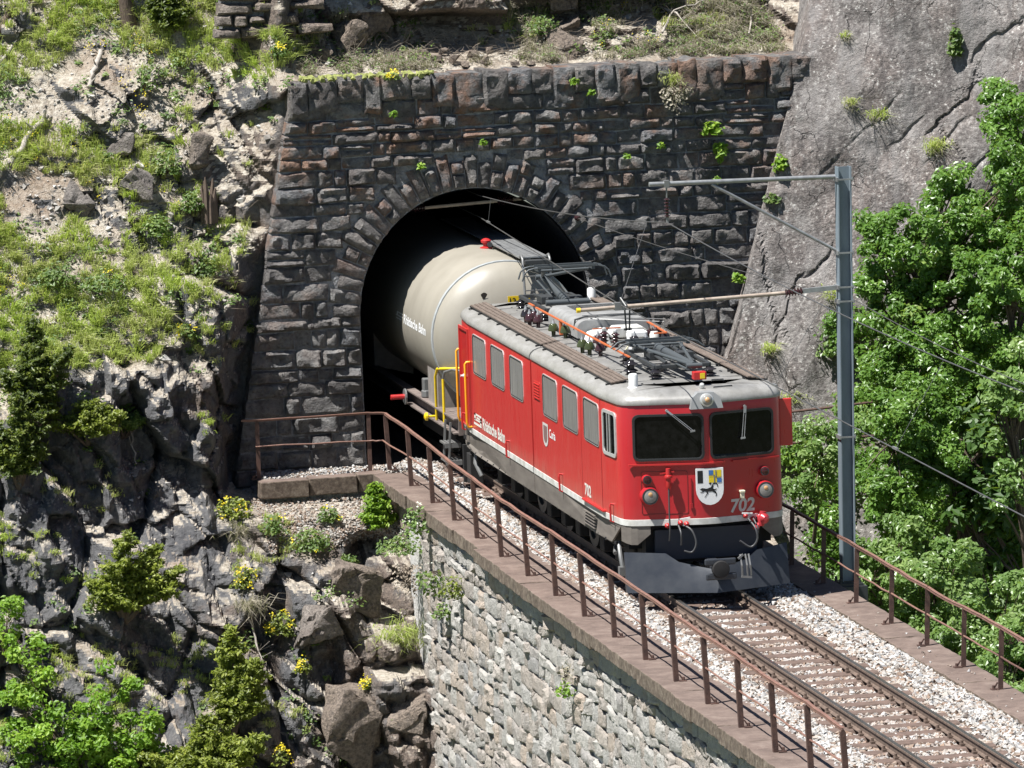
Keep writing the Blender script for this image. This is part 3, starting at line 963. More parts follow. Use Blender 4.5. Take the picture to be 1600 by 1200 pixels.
if rest.v:
    tag(obj('small_stones', rest, MT['portal'], portal, smooth=35), kind='stuff')
# coping
cur = edge_x(6.2) - .05
while cur < slab_x(6.4) + .3:
    w = random.uniform(.28, .52)
    h = 6.58 + random.uniform(-.03, .03)
    sid += 1
    bot = 6.16 - (random.uniform(.15, .25) if random.random() < .25 else 0)
    cf = lambda x, z, off: (x, WALL_Y + .06 - off, z)
    mb = stone_mesh('coping_stone', [(cur, bot), (cur + w, bot), (cur + w, h), (cur, h)], cf, .06, random.uniform(.02, .07), .75, sid, 7, 7, 1.2, .003, .03)
    obj('coping_stone', mb, MT['portal'], portal, smooth=35)
    cur += w

# ================================================================== VIADUCT
via = thing('railway_viaduct', 'pale rubble-stone railway viaduct with rust-dusted ledges carrying the track', 'viaduct', (0, 0, -14))
VX = -2.03
mb = MB(); mb.box(VX + .055, 2.12, -19, 14.2, -14, -.42)
obj('wall_core', mb, MT['mortar_pale'], via)
mb = MB(); mb.box(-1.96, 2.08, -19, 17.2, -.9, -.30)
obj('deck', mb, MT['bed'], via)
def via_f(y, z, off):
    return (VX - off, y, z)
def zvis(y):
    return -.07 - (y + 13.84) * .1723
stones = []
z1 = -.42
row = 0
while z1 > -7.4:
    h = random.choice([.17, .20, .23, .26, .29])
    y = -18.0 + random.uniform(0, .4)
    while y < 12.5:
        w = random.choice([.25, .32, .4, .5, .6, .75]) * random.uniform(.85, 1.15)
        if z1 > zvis(y) - 1.6:
            stones.append([y, y + w, z1 - h, z1])
        y += w
    z1 -= h; row += 1
cp = CAM_POS
def vis_area(s):
    ym = (s[0] + s[1]) / 2; zm = (s[2] + s[3]) / 2
    dd = (Vector((VX, ym, zm)) - cp).length
    inview = zm > zvis(ym) and ym < 12.4
    return ((s[1] - s[0]) * (s[3] - s[2]) / dd ** 2) * (1 if inview else .001)
stones.sort(key=vis_area, reverse=True)
rest = MB(); rr_ = []
for i, (y0, y1, z0, zt) in enumerate(stones):
    sid += 1
    j = lambda: random.uniform(-.05, .035)
    sl = random.uniform(-.07, .07)
    cs = [(y1 + j(), z0 + j()), (y0 + j(), z0 + j() + sl), (y0 + j(), zt + j() + sl), (y1 + j(), zt + j())]
    big = random.random() < .16
    mb = stone_mesh('stone', cs, via_f, .0, random.uniform(.03, .07) if big else random.uniform(.006, .03), .10, sid, 7, 6, 1.0, .008, .03)
    if i < 300:
        o = obj('stone', mb, MT['viaduct'], via, smooth=35)
    else:
        rest.add(mb.v, mb.f)
o = tag(obj('more_stones', rest, MT['viaduct'], via, smooth=35), kind='stuff')

LED_Z = -.15
def slab_block(x0, x1, y0, y1, zt, th, seed):
    """worn stone plate with slightly ragged edges"""
    nxs, nys = 5, 12
    vs = []; fs = []
    rs = random.Random(seed)
    for k, zz in enumerate((zt, zt - th)):
        for i in range(nxs + 1):
            for q in range(nys + 1):
                x = x0 + (x1 - x0) * i / nxs; y = y0 + (y1 - y0) * q / nys
                if i in (0, nxs): x += rs.uniform(-.012, .012)
                vs.append((x, y, zz + rs.uniform(-.006, .006)))
    st = (nxs + 1) * (nys + 1)
    for i in range(nxs):
        for q in range(nys):
            a = i * (nys + 1) + q
            fs.append((a, a + nys + 1, a + nys + 2, a + 1)); fs.append((st + a + 1, st + a + nys + 2, st + a + nys + 1, st + a))
    for i in range(nxs):
        for q in (0, nys):
            a = i * (nys + 1) + q; b = a + nys + 1
            fs.append((a, b, st + b, st + a))
    for q in range(nys):
        for i in (0, nxs):
            a = i * (nys + 1) + q
            fs.append((a, a + 1, st + a + 1, st + a))
    mb = MB(); mb.add(vs, fs)
    return mb
y = 16.45
k = 0
while y > -18:
    w = random.choice([1.3, 1.6, 1.9, 2.2])
    xo = -2.24 + random.uniform(-.02, .02) + (.10 if y > 9 else 0)
    obj('ledge_slab', slab_block(xo, -1.40, y - w + .012, y, LED_Z + random.uniform(-.006, .006), random.uniform(.19, .24), k), MT['ledge'], via, bevel=.012)
    y -= w; k += 1
y = 14.0
while y > -18:
    w = random.choice([1.3, 1.6, 1.9, 2.2])
    obj('ledge_slab', slab_block(1.68, 2.32, y - w + .012, y, LED_Z + random.uniform(-.006, .006), .2, k), MT['ledge'], via, bevel=.012)
    y -= w; k += 1

kerb = thing('stone_kerb', 'weathered brown kerb stones holding the gravel left of the tunnel mouth', 'kerb', (-3.1, 16.7, -.6))
kx = [-4.14, -3.28, -2.42, -1.9]
for i in range(3):
    mb = slab_block(kx[i] + .01, kx[i + 1] - .01, 16.42 + .05 * i, 16.80 + .05 * i, -.17 + .01 * i, .30, 900 + i)
    obj('kerb_stone', mb, MT['ledge'], kerb, bevel=.02)
mb = MB(); mb.box(-4.1, -1.95, 16.6, 17.9, -1.4, -.40)
obj('foundation', mb, MT['mortar'], kerb)

# ================================================================== BALLAST AND TRACK
def bed_z(x, y):
    ax = np.abs(x)
    z = np.where(ax < .85, -.205, -.205 + .075 * sstep(.85, 1.15, ax)) - .10 * sstep(1.35, 1.75, ax) * (x > 0) - .06 * sstep(1.2, 1.45, ax) * (x < 0)
    return z + .018 * fbm(x * 2, y * 2, 0, 2, 31)
bx, by = np.meshgrid(np.linspace(-1.45, 1.74, 26), np.arange(-18.5, 18.2, .25), indexing='ij')
V = np.stack([bx.ravel(), by.ravel(), (bed_z(bx, by) - .012).ravel()], 1)
ii, jj = np.meshgrid(np.arange(bx.shape[0] - 1), np.arange(bx.shape[1] - 1), indexing='ij'); w_ = bx.shape[1]
F = np.stack([(ii * w_ + jj).ravel(), ((ii + 1) * w_ + jj).ravel(), ((ii + 1) * w_ + jj + 1).ravel(), (ii * w_ + jj + 1).ravel()], 1)
tag(raw_mesh('ballast_bed', V, F, MT['bed'], smooth=True), 'packed brown track bed under the loose ballast stones', None, kind='structure')

def rock_cloud(P, S, rg, flatz=.75):
    """deformed octahedra (8 facets each) at P with size S"""
    n = len(P)
    base = np.array([(1, 0, 0), (-1, 0, 0), (0, 1, 0), (0, -1, 0), (0, 0, 1), (0, 0, -1)], float)
    v = base[None] * rg.uniform(.6, 1.25, (n, 6, 1)) + rg.normal(0, .22, (n, 6, 3))
    ax = rg.normal(0, 1, (n, 3)); ax /= np.linalg.norm(ax, axis=1)[:, None]
    an = rg.uniform(0, 6.28, n)
    c, s = np.cos(an)[:, None, None], np.sin(an)[:, None, None]
    k = ax[:, None, :]
    v = v * c + np.cross(np.broadcast_to(k, v.shape), v) * s + k * (v * k).sum(2, keepdims=True) * (1 - c)
    v[:, :, 2] *= flatz
    v = v * S[:, None, None] + P[:, None, :]
    f = np.array([(0, 2, 4), (2, 1, 4), (1, 3, 4), (3, 0, 4), (2, 0, 5), (1, 2, 5), (3, 1, 5), (0, 3, 5)])
    F = (f[None] + (np.arange(n) * 6)[:, None, None]).reshape(-1, 3)
    return v.reshape(-1, 3), F, n * 8

n = 62000
X = rng.uniform(-1.46, 1.78, n); Y = rng.uniform(-17.5, 17.9, n)
under = (np.abs(X) < 1.0) & (Y > .6) & (Y < 17)
slp = SLEEP = .62
ph = np.mod(Y + 17.0 + .31, SLEEP) - .31
onsl = (np.abs(ph) < .10) & (np.abs(X) < .93)
onrail = np.abs(np.abs(X) - .535) < .075
keep = ~(under & (rng.uniform(0, 1, n) < .6)) & ~(onsl & (rng.uniform(0, 1, n) < .965)) & ~onrail
X, Y = X[keep], Y[keep]
Zb = bed_z(X, Y) + rng.uniform(0, .028, len(X))
S = rng.uniform(.022, .058, len(X))
S = np.where(np.abs(X) < .95, S * .85, S)
P = np.stack([X, Y, Zb], 1)
# gravel beside the portal and strays on the right ledge
n2 = 2600
P2 = np.stack([rng.uniform(-4.0, -1.45, n2), rng.uniform(16.75, 17.72, n2), rng.uniform(-.22, -.16, n2)], 1)
P3 = np.stack([rng.uniform(1.72, 2.2, 40), rng.uniform(-14, 2, 40), np.full(40, LED_Z + .012)], 1)
S2 = np.concatenate([S, rng.uniform(.015, .035, n2), rng.uniform(.012, .03, 40)])
P = np.concatenate([P, P2, P3])
Vv, Ff, nf = rock_cloud(P, S2, rng)
tag(raw_mesh('ballast', Vv, Ff, MT['ballast'], rnd=np.repeat(rng.uniform(0, 1, len(P)), 8)), 'white crushed-stone ballast along the track', None, kind='stuff')

track = thing('railway_track', 'single metre-gauge track with brown steel sleepers crossing the viaduct', 'track', (0, 0, -.2))
for s in (-1, 1):
    cxr = s * .535
    prof = [(-.055, -.145), (.055, -.145), (.055, -.135), (.012, -.118), (.01, -.045), (.031, -.034), (.031, -.008), (.024, 0), (-.024, 0), (-.031, -.008), (-.031, -.034), (-.01, -.045), (-.012, -.118), (-.055, -.135)]
    mb = MB(); mb.prism([(cxr + a, b) for a, b in prof], lambda x, z: (x, -18.5, z), lambda x, z: (x, 46, z))
    ro = obj('rail', mb, MT['railweb'], track)
    mb = MB(); mb.box(cxr - .027, cxr + .027, -18.45, 45.9, -.006, .003)
    obj('rail_head', mb, MT['railhead'], ro)
    ro.matrix_parent_inverse = Matrix.Translation(-track.location)
mb = MB()
hw = .11
mb.prism([(-hw - .03, -.225), (-hw, -.165), (-hw + .02, -.152), (hw - .02, -.152), (hw, -.165), (hw + .03, -.225)], lambda a, b: (-.90, a, b), lambda a, b: (.90, a, b))
sl0 = obj('sleeper', mb, MT['sleeper'], track)
clips = MB()
ys = np.arange(-17.0, 17.7, SLEEP)
for i, yy in enumerate(ys):
    o = sl0 if i == 0 else sl0.copy()
    if i: COL.objects.link(o)
    o.location = (random.uniform(-.01, .01), float(yy), 0); o.rotation_euler = (0, 0, random.uniform(-.008, .008))
    for s in (-1, 1):
        for q in (-1, 1):
            cx0 = s * .535 + q * .075
            clips.box(cx0 - .03, cx0 + .03, yy - .045, yy + .045, -.150, -.118)
            clips.cyl((cx0 + q * .006, yy, -.118), (cx0 + q * .006, yy, -.075), .02, 6)
tag(obj('rail_clips', clips, MT['railweb'], track), kind='stuff')

# ================================================================== RAILINGS
def railing_post(x, y, zb, zt, lean, parent, hand=1):
    mb = MB()
    top = (x + lean, y, zt)
    a = Vector((x, y, zb)); b = Vector(top)
    up = (b - a).normalized()
    sx_ = Vector((1, 0, 0)); sy_ = Vector((0, 1, 0))
    mb.prism([(-.036, 0), (.036, 0), (.036, .94), (0, 1), (-.036, .94)], lambda p, q: tuple(a + sx_ * p + (b - a) * q - sy_ * .010), lambda p, q: tuple(a + sx_ * p + (b - a) * q + sy_ * .0))
    mb.prism([(-.006, 0), (.006, 0), (.006, .95), (-.006, .95)], lambda p, q: tuple(a + sx_ * (p - hand * .03) + (b - a) * q), lambda p, q: tuple(a + sx_ * (p - hand * .03) + (b - a) * q + sy_ * .055))
    po = obj('post', mb, MT['rust'], parent)
    f = MB()
    f.box(x + hand * .03, x + hand * .14, y - .05, y + .05, zb - .002, zb + .014)
    f.cyl((x + hand * .10, y, zb + .01), (x + hand * .10, y, zb + .06), .02, 6)
    f.bar((x + hand * .04, y, zb + .10), (x + hand * .10, y, zb + .01), .02, .02)
    fo = obj('foot_bracket', f, MT['rust'], po)
    return b

lrail = thing('railing', 'rusty brown railing along the left ledge, turning aside at the tunnel mouth', 'railing', (-1.95, 2, LED_Z))
ly = [16.79, 14.68, 12.57, 10.46, 8.34, 6.23, 4.12, 2.02, -.07, -2.17, -4.26, -6.24, -8.22, -10.2, -12.18, -14.16, -16.1]
tops = []
lx = lambda y: -1.80 - .17 * float(sstep(17, 5, np.array(y)))
for y in ly:
    tops.append(railing_post(lx(y), y, LED_Z, .84 + random.uniform(-.015, .015), -.045 + random.uniform(-.01, .01), lrail))
# wing in front of the portal
w1 = railing_post(-2.13, 16.88, -.17, .87, 0, lrail, -1); w2 = railing_post(-4.08, 16.85, -.17, .86, 0.0, lrail, -1)
path = [Vector((-4.33, 16.85, .87)), w2, w1, tops[0]] + tops[1:]
mb = MB()
pts2 = []
for i in range(len(path) - 1):
    a, b = path[i], path[i + 1]
    for k in range(4):
        t = k / 4
        q = a.lerp(b, t); q.z += random.uniform(-.008, .006); q.x += random.uniform(-.004, .004)
        pts2.append(q)
pts2.append(path[-1])
for a, b in zip(pts2[:-1], pts2[1:]):
    e = (b - a) * .01
    mb.bar(a - e, b + e, .048, .012)
    mb.bar(a - e + Vector((-.02, 0, -.016)), b + e + Vector((-.02, 0, -.016)), .008, .034)
obj('top_rail', mb, MT['rustrail'], lrail)
mb = MB()
mid = [Vector((-4.12, 16.84, .40)), Vector((-2.13, 16.86, .38)), Vector((-1.9, 16.8, .37))] + [Vector((lx(y) - .018, y + (.0 if y > 16 else 0), .36)) for y in ly[1:]]
pp_ = []
for a, b in zip(mid[:-1], mid[1:]):
    for k in range(4):
        q = a.lerp(b, k / 4); q.z += random.uniform(-.012, .008); q.x += random.uniform(-.006, .006); pp_.append(q)
pp_.append(mid[-1])
mb.tube(pp_, .014, 6)
obj('mid_rail', mb, MT['rustrail'], lrail)

rrail = thing('railing', 'rusty brown railing along the right ledge in front of the trees', 'railing', (2.1, -2, LED_Z))
ry = [1.55 + 2.03 * k for k in range(7, -1, -1)] + [-.49, -2.58, -4.63, -6.65, -8.62, -10.6, -12.6, -14.6, -16.6]
tops = [railing_post(2.10, y, LED_Z, .72 + random.uniform(-.015, .015), .035, rrail, -1) for y in ry]
mb = MB()
pts2 = []
for a, b in zip(tops[:-1], tops[1:]):
    for k in range(4):
        q = a.lerp(b, k / 4); q.z += random.uniform(-.009, .006)
        if abs(q.y + 5) < 1.4: q.z -= .03
        pts2.append(q)
pts2.append(tops[-1])
for a, b in zip(pts2[:-1], pts2[1:]):
    e = (b - a) * .01
    mb.bar(a - e, b + e, .048, .012)
    mb.bar(a - e + Vector((-.02, 0, -.016)), b + e + Vector((-.02, 0, -.016)), .008, .034)
obj('top_rail', mb, MT['rustrail'], rrail)
mb = MB()
pp_ = []
for a, b in zip(ry[:-1], ry[1:]):
    for k in range(4):
        pp_.append(Vector((2.115, a + (b - a) * k / 4, .30 + random.uniform(-.01, .008))))
mb.tube(pp_, .014, 6)
obj('mid_rail', mb, MT['rustrail'], rrail)

pr = thing('pipe_railing', 'two rusty pipes bolted to the rock between locomotive and mast', 'railing', (4.6, 14, -.6))
for (za, zb) in ((.80, .92), (.27, .33)):
    mb = MB(); mb.tube([(2.3, 14.2, za - .02), (4.4, 14.1, za), (5.4, 14.0, (za + zb) / 2 + .01), (6.4, 14.1, zb)], .022, 8)
    obj('pipe', mb, MT['rust'], pr)
mb = MB(); mb.tube([(3.2, 14.17, -1.2), (3.2, 14.17, .85)], .03, 8)
obj('post', mb, MT['rust'], pr)

# ================================================================== LOCOMOTIVE
loco = thing('locomotive', 'red six-axle electric locomotive with grey roof and snow plough leaving the tunnel', 'locomotive', (0, 6.6, 0))
LL = 13.2
def half_outline():
    left = [(-1.325, 6.555), (-1.325, 5.2), (-1.325, 3.9), (-1.325, 2.6), (-1.325, 1.46), (-1.29, 1.0), (-1.262, .66), (-1.245, .52), (-1.205, .40), (-1.14, .32), (-1.05, .275), (-.8, .2126), (-.5, .1378), (-.22, .0679), (-.1, .038)]
    return left + [(-x, y) for (x, y) in reversed(left)]
HO = half_outline()
def face_y(x):
    ax = abs(x)
    return .038 + (ax - .1) * (.275 - .038) / .95 if ax > .1 else .038
def inset_outline(d):
    n = len(HO); out = []
    for i in range(n):
        p = Vector(HO[i]); a = Vector(HO[max(i - 1, 0)]); b = Vector(HO[min(i + 1, n - 1)])
        t = (b - a)
        if i in (0, n - 1): t = Vector((0, -1)) if i == 0 else Vector((0, 1))
        t.normalize()
        nrm = Vector((t.y, -t.x)).normalized()          # points outwards
        # left side runs towards the nose, so outward is to the left of travel
        if (p + nrm * .1 - Vector((0, 6))).length < (p - Vector((0, 6))).length: nrm = -nrm
        q = p - nrm * d
        q.x = max(min(q.x, 1.4), -1.4)
        out.append((q.x, q.y))
    return out
def loft(levels, rear=False, cap_top=False, cap_bottom=False, close=True):
    mb = MB(); vs = []; fs = []
    n = len(HO)
    for (d, z) in levels:
        for (x, y) in inset_outline(d):
            vs.append((x, LL - y if rear else y, z))
    for k in range(len(levels) - 1):
        for i in range(n - 1 + (1 if close else 0)):
            j = (i + 1) % n
            fs.append((k * n + i, k * n + j, (k + 1) * n + j, (k + 1) * n + i))
    if cap_top: fs.append(tuple((len(levels) - 1) * n + i for i in range(n)))
    if cap_bottom: fs.append(tuple(range(n)))
    return mb.add(vs, fs)

bodies = {}
for rear in (False, True):
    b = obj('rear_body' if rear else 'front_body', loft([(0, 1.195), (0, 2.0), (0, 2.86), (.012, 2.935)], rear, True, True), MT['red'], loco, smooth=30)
    bodies[rear] = b
    obj('white_stripe', loft([(.0, 1.105), (-.006, 1.108), (-.006, 1.198), (.0, 1.201)], rear, True, True), MT['stripe'], b, smooth=30)
    rf = obj('roof', loft([(.02, 2.925), (-.014, 2.928), (-.018, 2.948), (-.012, 2.985), (.012, 3.025), (.055, 3.062), (.13, 3.092), (.25, 3.113), (.45, 3.125), (.8, 3.14)], rear, True, True), MT['roof'], b, smooth=50)
    # raised sheet seams across the roof
    mb = MB()
    for yy in (1.45, 3.0, 4.6, 6.1):
        y = LL - yy if rear else yy
        mb.box(-.9, .9, y - .012, y + .012, 3.10, 3.143)
    pieces('roof_seam', mb, MT['roof'], rf)
mb = MB(); mb.box(-1.27, 1.27, 6.50, 6.70, .85, 3.05)
obj('bellows', mb, MT['black'], loco)

def side_f(sgn):
    return lambda y, z, off: (sgn * (1.325 + off), y, z)
def taper_f(sgn):
    def f(y, z, off):
        t = min(max((1.46 - y) / .8, 0), 1.4)
        return (sgn * (1.325 - .063 * t + off), y, z)
    return f
# equipment-room windows, three to each half and side
for sgn in (-1, 1):
    f = side_f(sgn)
    for (y0, y1) in ((1.54, 2.60), (3.07, 4.15), (4.60, 5.67), (7.24, 8.26), (8.75, 9.80), (10.27, 11.33)):
        o_ = rrect(y0, y1, 2.165, 2.80, .09); i_ = rrect(y0 + .016, y1 - .016, 2.178, 2.788, .078)
        mb = MB(); mb.ring(o_, i_, f, -.01, .014)
        w = obj('window', mb, MT['black'], bodies[y0 > 6.6])
        mb = MB(); mb.sheet(i_, f, .006); obj('pane', mb, MT['wgrey'], w)
        mb = MB(); mb.ring(rrect(y0 - .016, y1 + .016, 2.151, 2.814, .1), o_, f, -.01, .012)
        obj('trim', mb, MT['chrome'], w)
    # cab side window
    f2 = taper_f(sgn)
    o_ = rrect(.60, 1.30, 2.10, 2.79, .09); i_ = rrect(.66, 1.24, 2.15, 2.74, .06)
    mb = MB(); mb.ring(o_, i_, f2, -.02, .02 if sgn < 0 else .004)
    w = obj('cab_side_window', mb, MT['chrome'], bodies[False])
    mb = MB(); mb.sheet(i_, f2, .008); obj('pane', mb, MT['pane'], w)
    mb = MB(); mb.obox(f2(.92, 2.445, .014), (0, .018, 0), (0, 0, .29), (.006, 0, 0)); mb.obox(f2(1.05, 2.445, .014), (0, .012, 0), (0, 0, .29), (.006, 0, 0))
    pieces('glazing_bar', mb, MT['chrome'], w)

# recessed entrance door at the far end, amber grab rails
f = side_f(-1)
mb = MB()
mb.sheet([(11.72, 1.22), (12.40, 1.22), (12.40, 2.80), (11.72, 2.80)], f, .004)
mb.box(-1.36, -1.335, 11.80, 11.86, 2.0, 2.04)
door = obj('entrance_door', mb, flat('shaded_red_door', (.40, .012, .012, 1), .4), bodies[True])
mb = MB(); mb.ring([(11.68, 1.20), (12.44, 1.20), (12.44, 2.84), (11.68, 2.84)], [(11.73, 1.22), (12.39, 1.22), (12.39, 2.79), (11.73, 2.79)], f, 0, .03)
obj('door_frame', mb, MT['red'], door)
for (yy, zt) in ((11.62, 2.30), (12.50, 2.42)):
    x0 = -1.33 if yy < 12 else -1.30
    mb = MB(); mb.tube([(x0, yy, zt), (x0 - .06, yy, zt), (x0 - .085, yy, zt - .03), (x0 - .085, yy, 1.30), (x0 - .06, yy, 1.22), (x0, yy, 1.22)], .021, 8)
    obj('grab_rail', mb, MT['amber'], bodies[True], smooth=50)
mb = MB(); mb.lathe((-1.34, 12.1, 2.02), (-1, 0, 0), [(.03, 0), (.03, .02), (.012, .03), (.02, .06)], 10)
obj('door_knob', mb, MT['white'], door)

# panel seams of the left side, thin strips in deep red
for yy in (1.43, 2.86, 11.55):
    mb = MB(); mb.box(-1.3275, -1.320, yy - .005, yy + .005, 1.21, 2.90)
    obj('panel_seam', mb, flat('deep_red_seam', (.22, .012, .014, 1), .5), bodies[yy > 6.6])
# joint line, louvre, sill catches, hand hooks on the left side
mb = MB()
mb.prism(rrect(5.93, 6.38, 2.33, 2.62, .01, 1), lambda y, z: f(y, z, 0), lambda y, z: f(y, z, .006))
for k in range(6): mb.box(-1.345, -1.33, 5.95, 6.36, 2.35 + .045 * k, 2.362 + .045 * k)
obj('louvre', mb, MT['red'], bodies[False])
for yy in (.86, 4.37, 8.53, 12.2):
    mb = MB(); g_ = taper_f(-1) if yy < 2 else f
    mb.tube([g_(yy, 1.37, .0), g_(yy, 1.38, .05), g_(yy, 1.34, .06), g_(yy, 1.12, .05), g_(yy, 1.10, 0)], .016, 6)
    obj('hook', mb, MT['redpart'], bodies[yy > 6.6])
mb = MB(); mb.prism([(1.27, 1.205), (2.74, 1.205), (2.74, 1.228), (1.27, 1.228)], lambda y, z: taper_f(-1)(y, z, 0), lambda y, z: taper_f(-1)(y, z, .05))
obj('drip_rail', mb, MT['redpart'], bodies[False])

# lettering and shields on the left side
mb = MB(); text_into(mb, 'Rhätische Bahn', f, 10.70, 8.86, 1.285, 1.485, .005, 0, .03)
obj('lettering', mb, MT['pcream'], bodies[True], normals=False)
mb = MB()                                                  # company emblem: interlocked bars
for (a, b, c, d) in ((11.40, 10.80, 1.455, 1.49), (11.40, 11.28, 1.38, 1.49), (11.40, 10.80, 1.37, 1.40), (10.92, 10.80, 1.33, 1.44), (11.20, 10.80, 1.41, 1.44), (11.44, 10.80, 1.295, 1.335)):
    mb.sheet([(a, c), (b, c), (b, d), (a, d)], f, .005)
obj('emblem', mb, MT['pcream'], bodies[True], normals=False)
mb = MB(); text_into(mb, '702', f, 2.70, 2.24, 1.28, 1.47, .005, 0, .03)
obj('road_number', mb, MT['pcream'], bodies[False], normals=False)
mb = MB(); text_into(mb, 'Curia', f, 5.28, 4.82, 1.84, 1.98, .005, 0, .015)
obj('name_lettering', mb, MT['pwhite'], bodies[False], normals=False)
def shield_poly(cx, w, zt, zb, n=10):
    p = [(cx - w / 2, zt), (cx - w / 2, zb + (zt - zb) * .42)]
    for k in range(1, n):
        q = math.pi + math.pi * k / n
        p.append((cx + w / 2 * math.cos(q), zb + (zt - zb) * .42 + (zt - zb) * .42 * math.sin(q)))
    return p + [(cx + w / 2, zb + (zt - zb) * .42), (cx + w / 2, zt)]
mb = MB(); mb.sheet(shield_poly(5.57, .40, 2.03, 1.66), f, .006); sh = obj('town_shield', mb, MT['pgrey'], bodies[False], normals=False)
mb = MB(); mb.sheet(shield_poly(5.57, .27, 1.99, 1.72), f, .009)
obj('shield_field', mb, flat('shield_grey_red', (.20, .12, .11, 1), .5), sh, normals=False)

# front: windscreens, drip bars, lamps, coat of arms, number
def front_f(x, z, off):
    return (x, face_y(x) - off, z)
for sgn in (-1, 1):
    loop = rrect(.045, 1.085, 2.085, 2.79, .09); inn = rrect(.075, 1.055, 2.115, 2.76, .07)
    loop = [(sgn * a, b) for a, b in loop]; inn = [(sgn * a, b) for a, b in inn]
    mb = MB(); mb.ring(loop, inn, front_f, -.02, .028)
    w = obj('windscreen', mb, MT['black'], bodies[False], smooth=40)
    mb = MB(); mb.sheet(inn, front_f, .008); obj('pane', mb, MT['pane'], w)
    mb = MB(); mb.ring(inn, [(a * .985 + sgn * .0085, (b - 2.44) * .975 + 2.44) for a, b in inn], front_f, .0, .012)
    obj('trim', mb, MT['dsteel'], w)
    # wiper
    if sgn < 0: top, end = (-.58, 2.84), (-.22, 2.53)
    else: top, end = (.62, 2.84), (.57, 2.37)
    a = Vector(front_f(*top, .06)); b = Vector(front_f(*end, .07))
    mb = MB(); mb.tube([a + Vector((-.012, 0, 0)), b + Vector((-.018, 0, 0))], .006, 5); mb.tube([a + Vector((.018, 0, 0)), b + Vector((.018, 0, 0))], .006, 5)
    mb.tube([front_f(*top, 0), a], .022, 8); mb.obox(b, (.035, 0, .005), (0, .012, 0), (0, 0, .012)); mb.obox(a + (b - a) * .1, ((b - a) * .1), (.02, 0, 0), (0, .008, 0))
    obj('wiper', mb, MT['alu'], bodies[False])
# drip bars
for (x0, x1) in ((-1.16, .27), (.40, 1.16)):
    xs_ = [x0 + (x1 - x0) * k / 8 for k in range(9)]
    mb = MB()
    for a, b in zip(xs_[:-1], xs_[1:]):
        mb.add([front_f(a, 2.045, .045), front_f(b, 2.045, .045), front_f(b, 2.045, 0), front_f(a, 2.045, 0), front_f(a, 2.02, .045), front_f(b, 2.02, .045), front_f(b, 2.02, 0), front_f(a, 2.02, 0)],
               [(0, 1, 2, 3), (4, 5, 6, 7), (0, 1, 5, 4), (0, 3, 7, 4), (1, 2, 6, 5)])
    obj('drip_bar', mb, MT['redpart'], bodies[False])
# access hatch outline and hinge, left half
mb = MB(); mb.ring(rrect(-.98, -.30, 1.28, 1.93, .02, 1), rrect(-.972, -.308, 1.288, 1.922, .02, 1), front_f, -.01, .006)
obj('hatch_seam', mb, flat('dark_red_seam', (.16, .008, .01, 1), .5), bodies[False])
mb = MB(); mb.obox(front_f(-.26, 1.40, .02), (.018, 0, 0), (0, .015, 0), (0, 0, .035)); mb.obox(front_f(-.26, 1.62, .015), (.008, 0, 0), (0, .01, 0), (0, 0, .2))
obj('hatch_hinge', mb, MT['red'], bodies[False])
def lamp(x, z, r, deep, lens=True):
    y0 = face_y(x)
    mb = MB(); mb.lathe((x, y0 + .05, z), (0, -1, 0), [(r * 1.22, 0), (r * 1.22, deep), (r * 1.12, deep + .04), (r * .98, deep + .045)], 24)
    h = obj('headlamp' if lens else 'tail_lamp', mb, MT['red'], bodies[False], smooth=40)
    mb = MB(); mb.lathe((x, y0 + .05, z), (0, -1, 0), [(r * 1.06, deep + .03), (r * 1.06, deep + .055), (r * .94, deep + .055)], 24)
    obj('rim', mb, MT['dsteel'], h, smooth=40)
    mb = MB(); mb.lathe((x, y0 + .05, z), (0, -1, 0), [(r * .93, deep + .045), (r * .92, deep + .052), (r * .6, deep + .062), (r * .2, deep + .066)], 24)
    obj('lens', mb, MT['lamp'] if lens else flat('dark_red_lens', (.05, .008, .008, 1), .08), h, smooth=60)
    if lens:
        mb = MB(); mb.lathe((x + .0, y0 + .05, z + r * .28), (0, -1, 0), [(r * .34, deep + .060), (r * .22, deep + .070), (r * .05, deep + .072)], 16)
        obj('bulb', mb, flat('warm_bulb_reflector', (.62, .36, .16, 1), .25), h, smooth=60)
lamp(-.87, 1.56, .115, .10); lamp(.91, 1.555, .115, .10)
lamp(-.90, 1.81, .062, .07, False); lamp(.91, 1.835, .062, .07, False)
# top lamp in a grey panel on the roof edge
mb = MB(); mb.prism([(-.25, 2.86), (.25, 2.86), (.22, 3.02), (.12, 3.10), (-.12, 3.10), (-.22, 3.02)], lambda x, z: (x, -.035 + (z - 2.86) * .22, z), lambda x, z: (x, .30, z))
tp = obj('top_lamp_panel', mb, flat('pale_grey_panel', (.24, .245, .245, 1), .5), bodies[False])
mb = MB(); mb.lathe((.0, .03, 2.985), (0, -1, .1), [(.10, 0), (.10, .09), (.085, .10)], 20); tl = obj('top_lamp', mb, MT['chrome'], bodies[False], smooth=40)
mb = MB(); mb.lathe((.0, .03, 2.985), (0, -1, .1), [(.085, .085), (.08, .10), (.04, .12), (.01, .125)], 20); obj('lens', mb, MT['lamp'], tl, smooth=60)
mb = MB(); mb.lathe((.0, .01, 2.99), (0, -1, .1), [(.04, .10), (.03, .114), (.005, .118)], 12); obj('bulb', mb, flat('warm_reflector', (.55, .33, .16, 1), .25), tl, smooth=60)

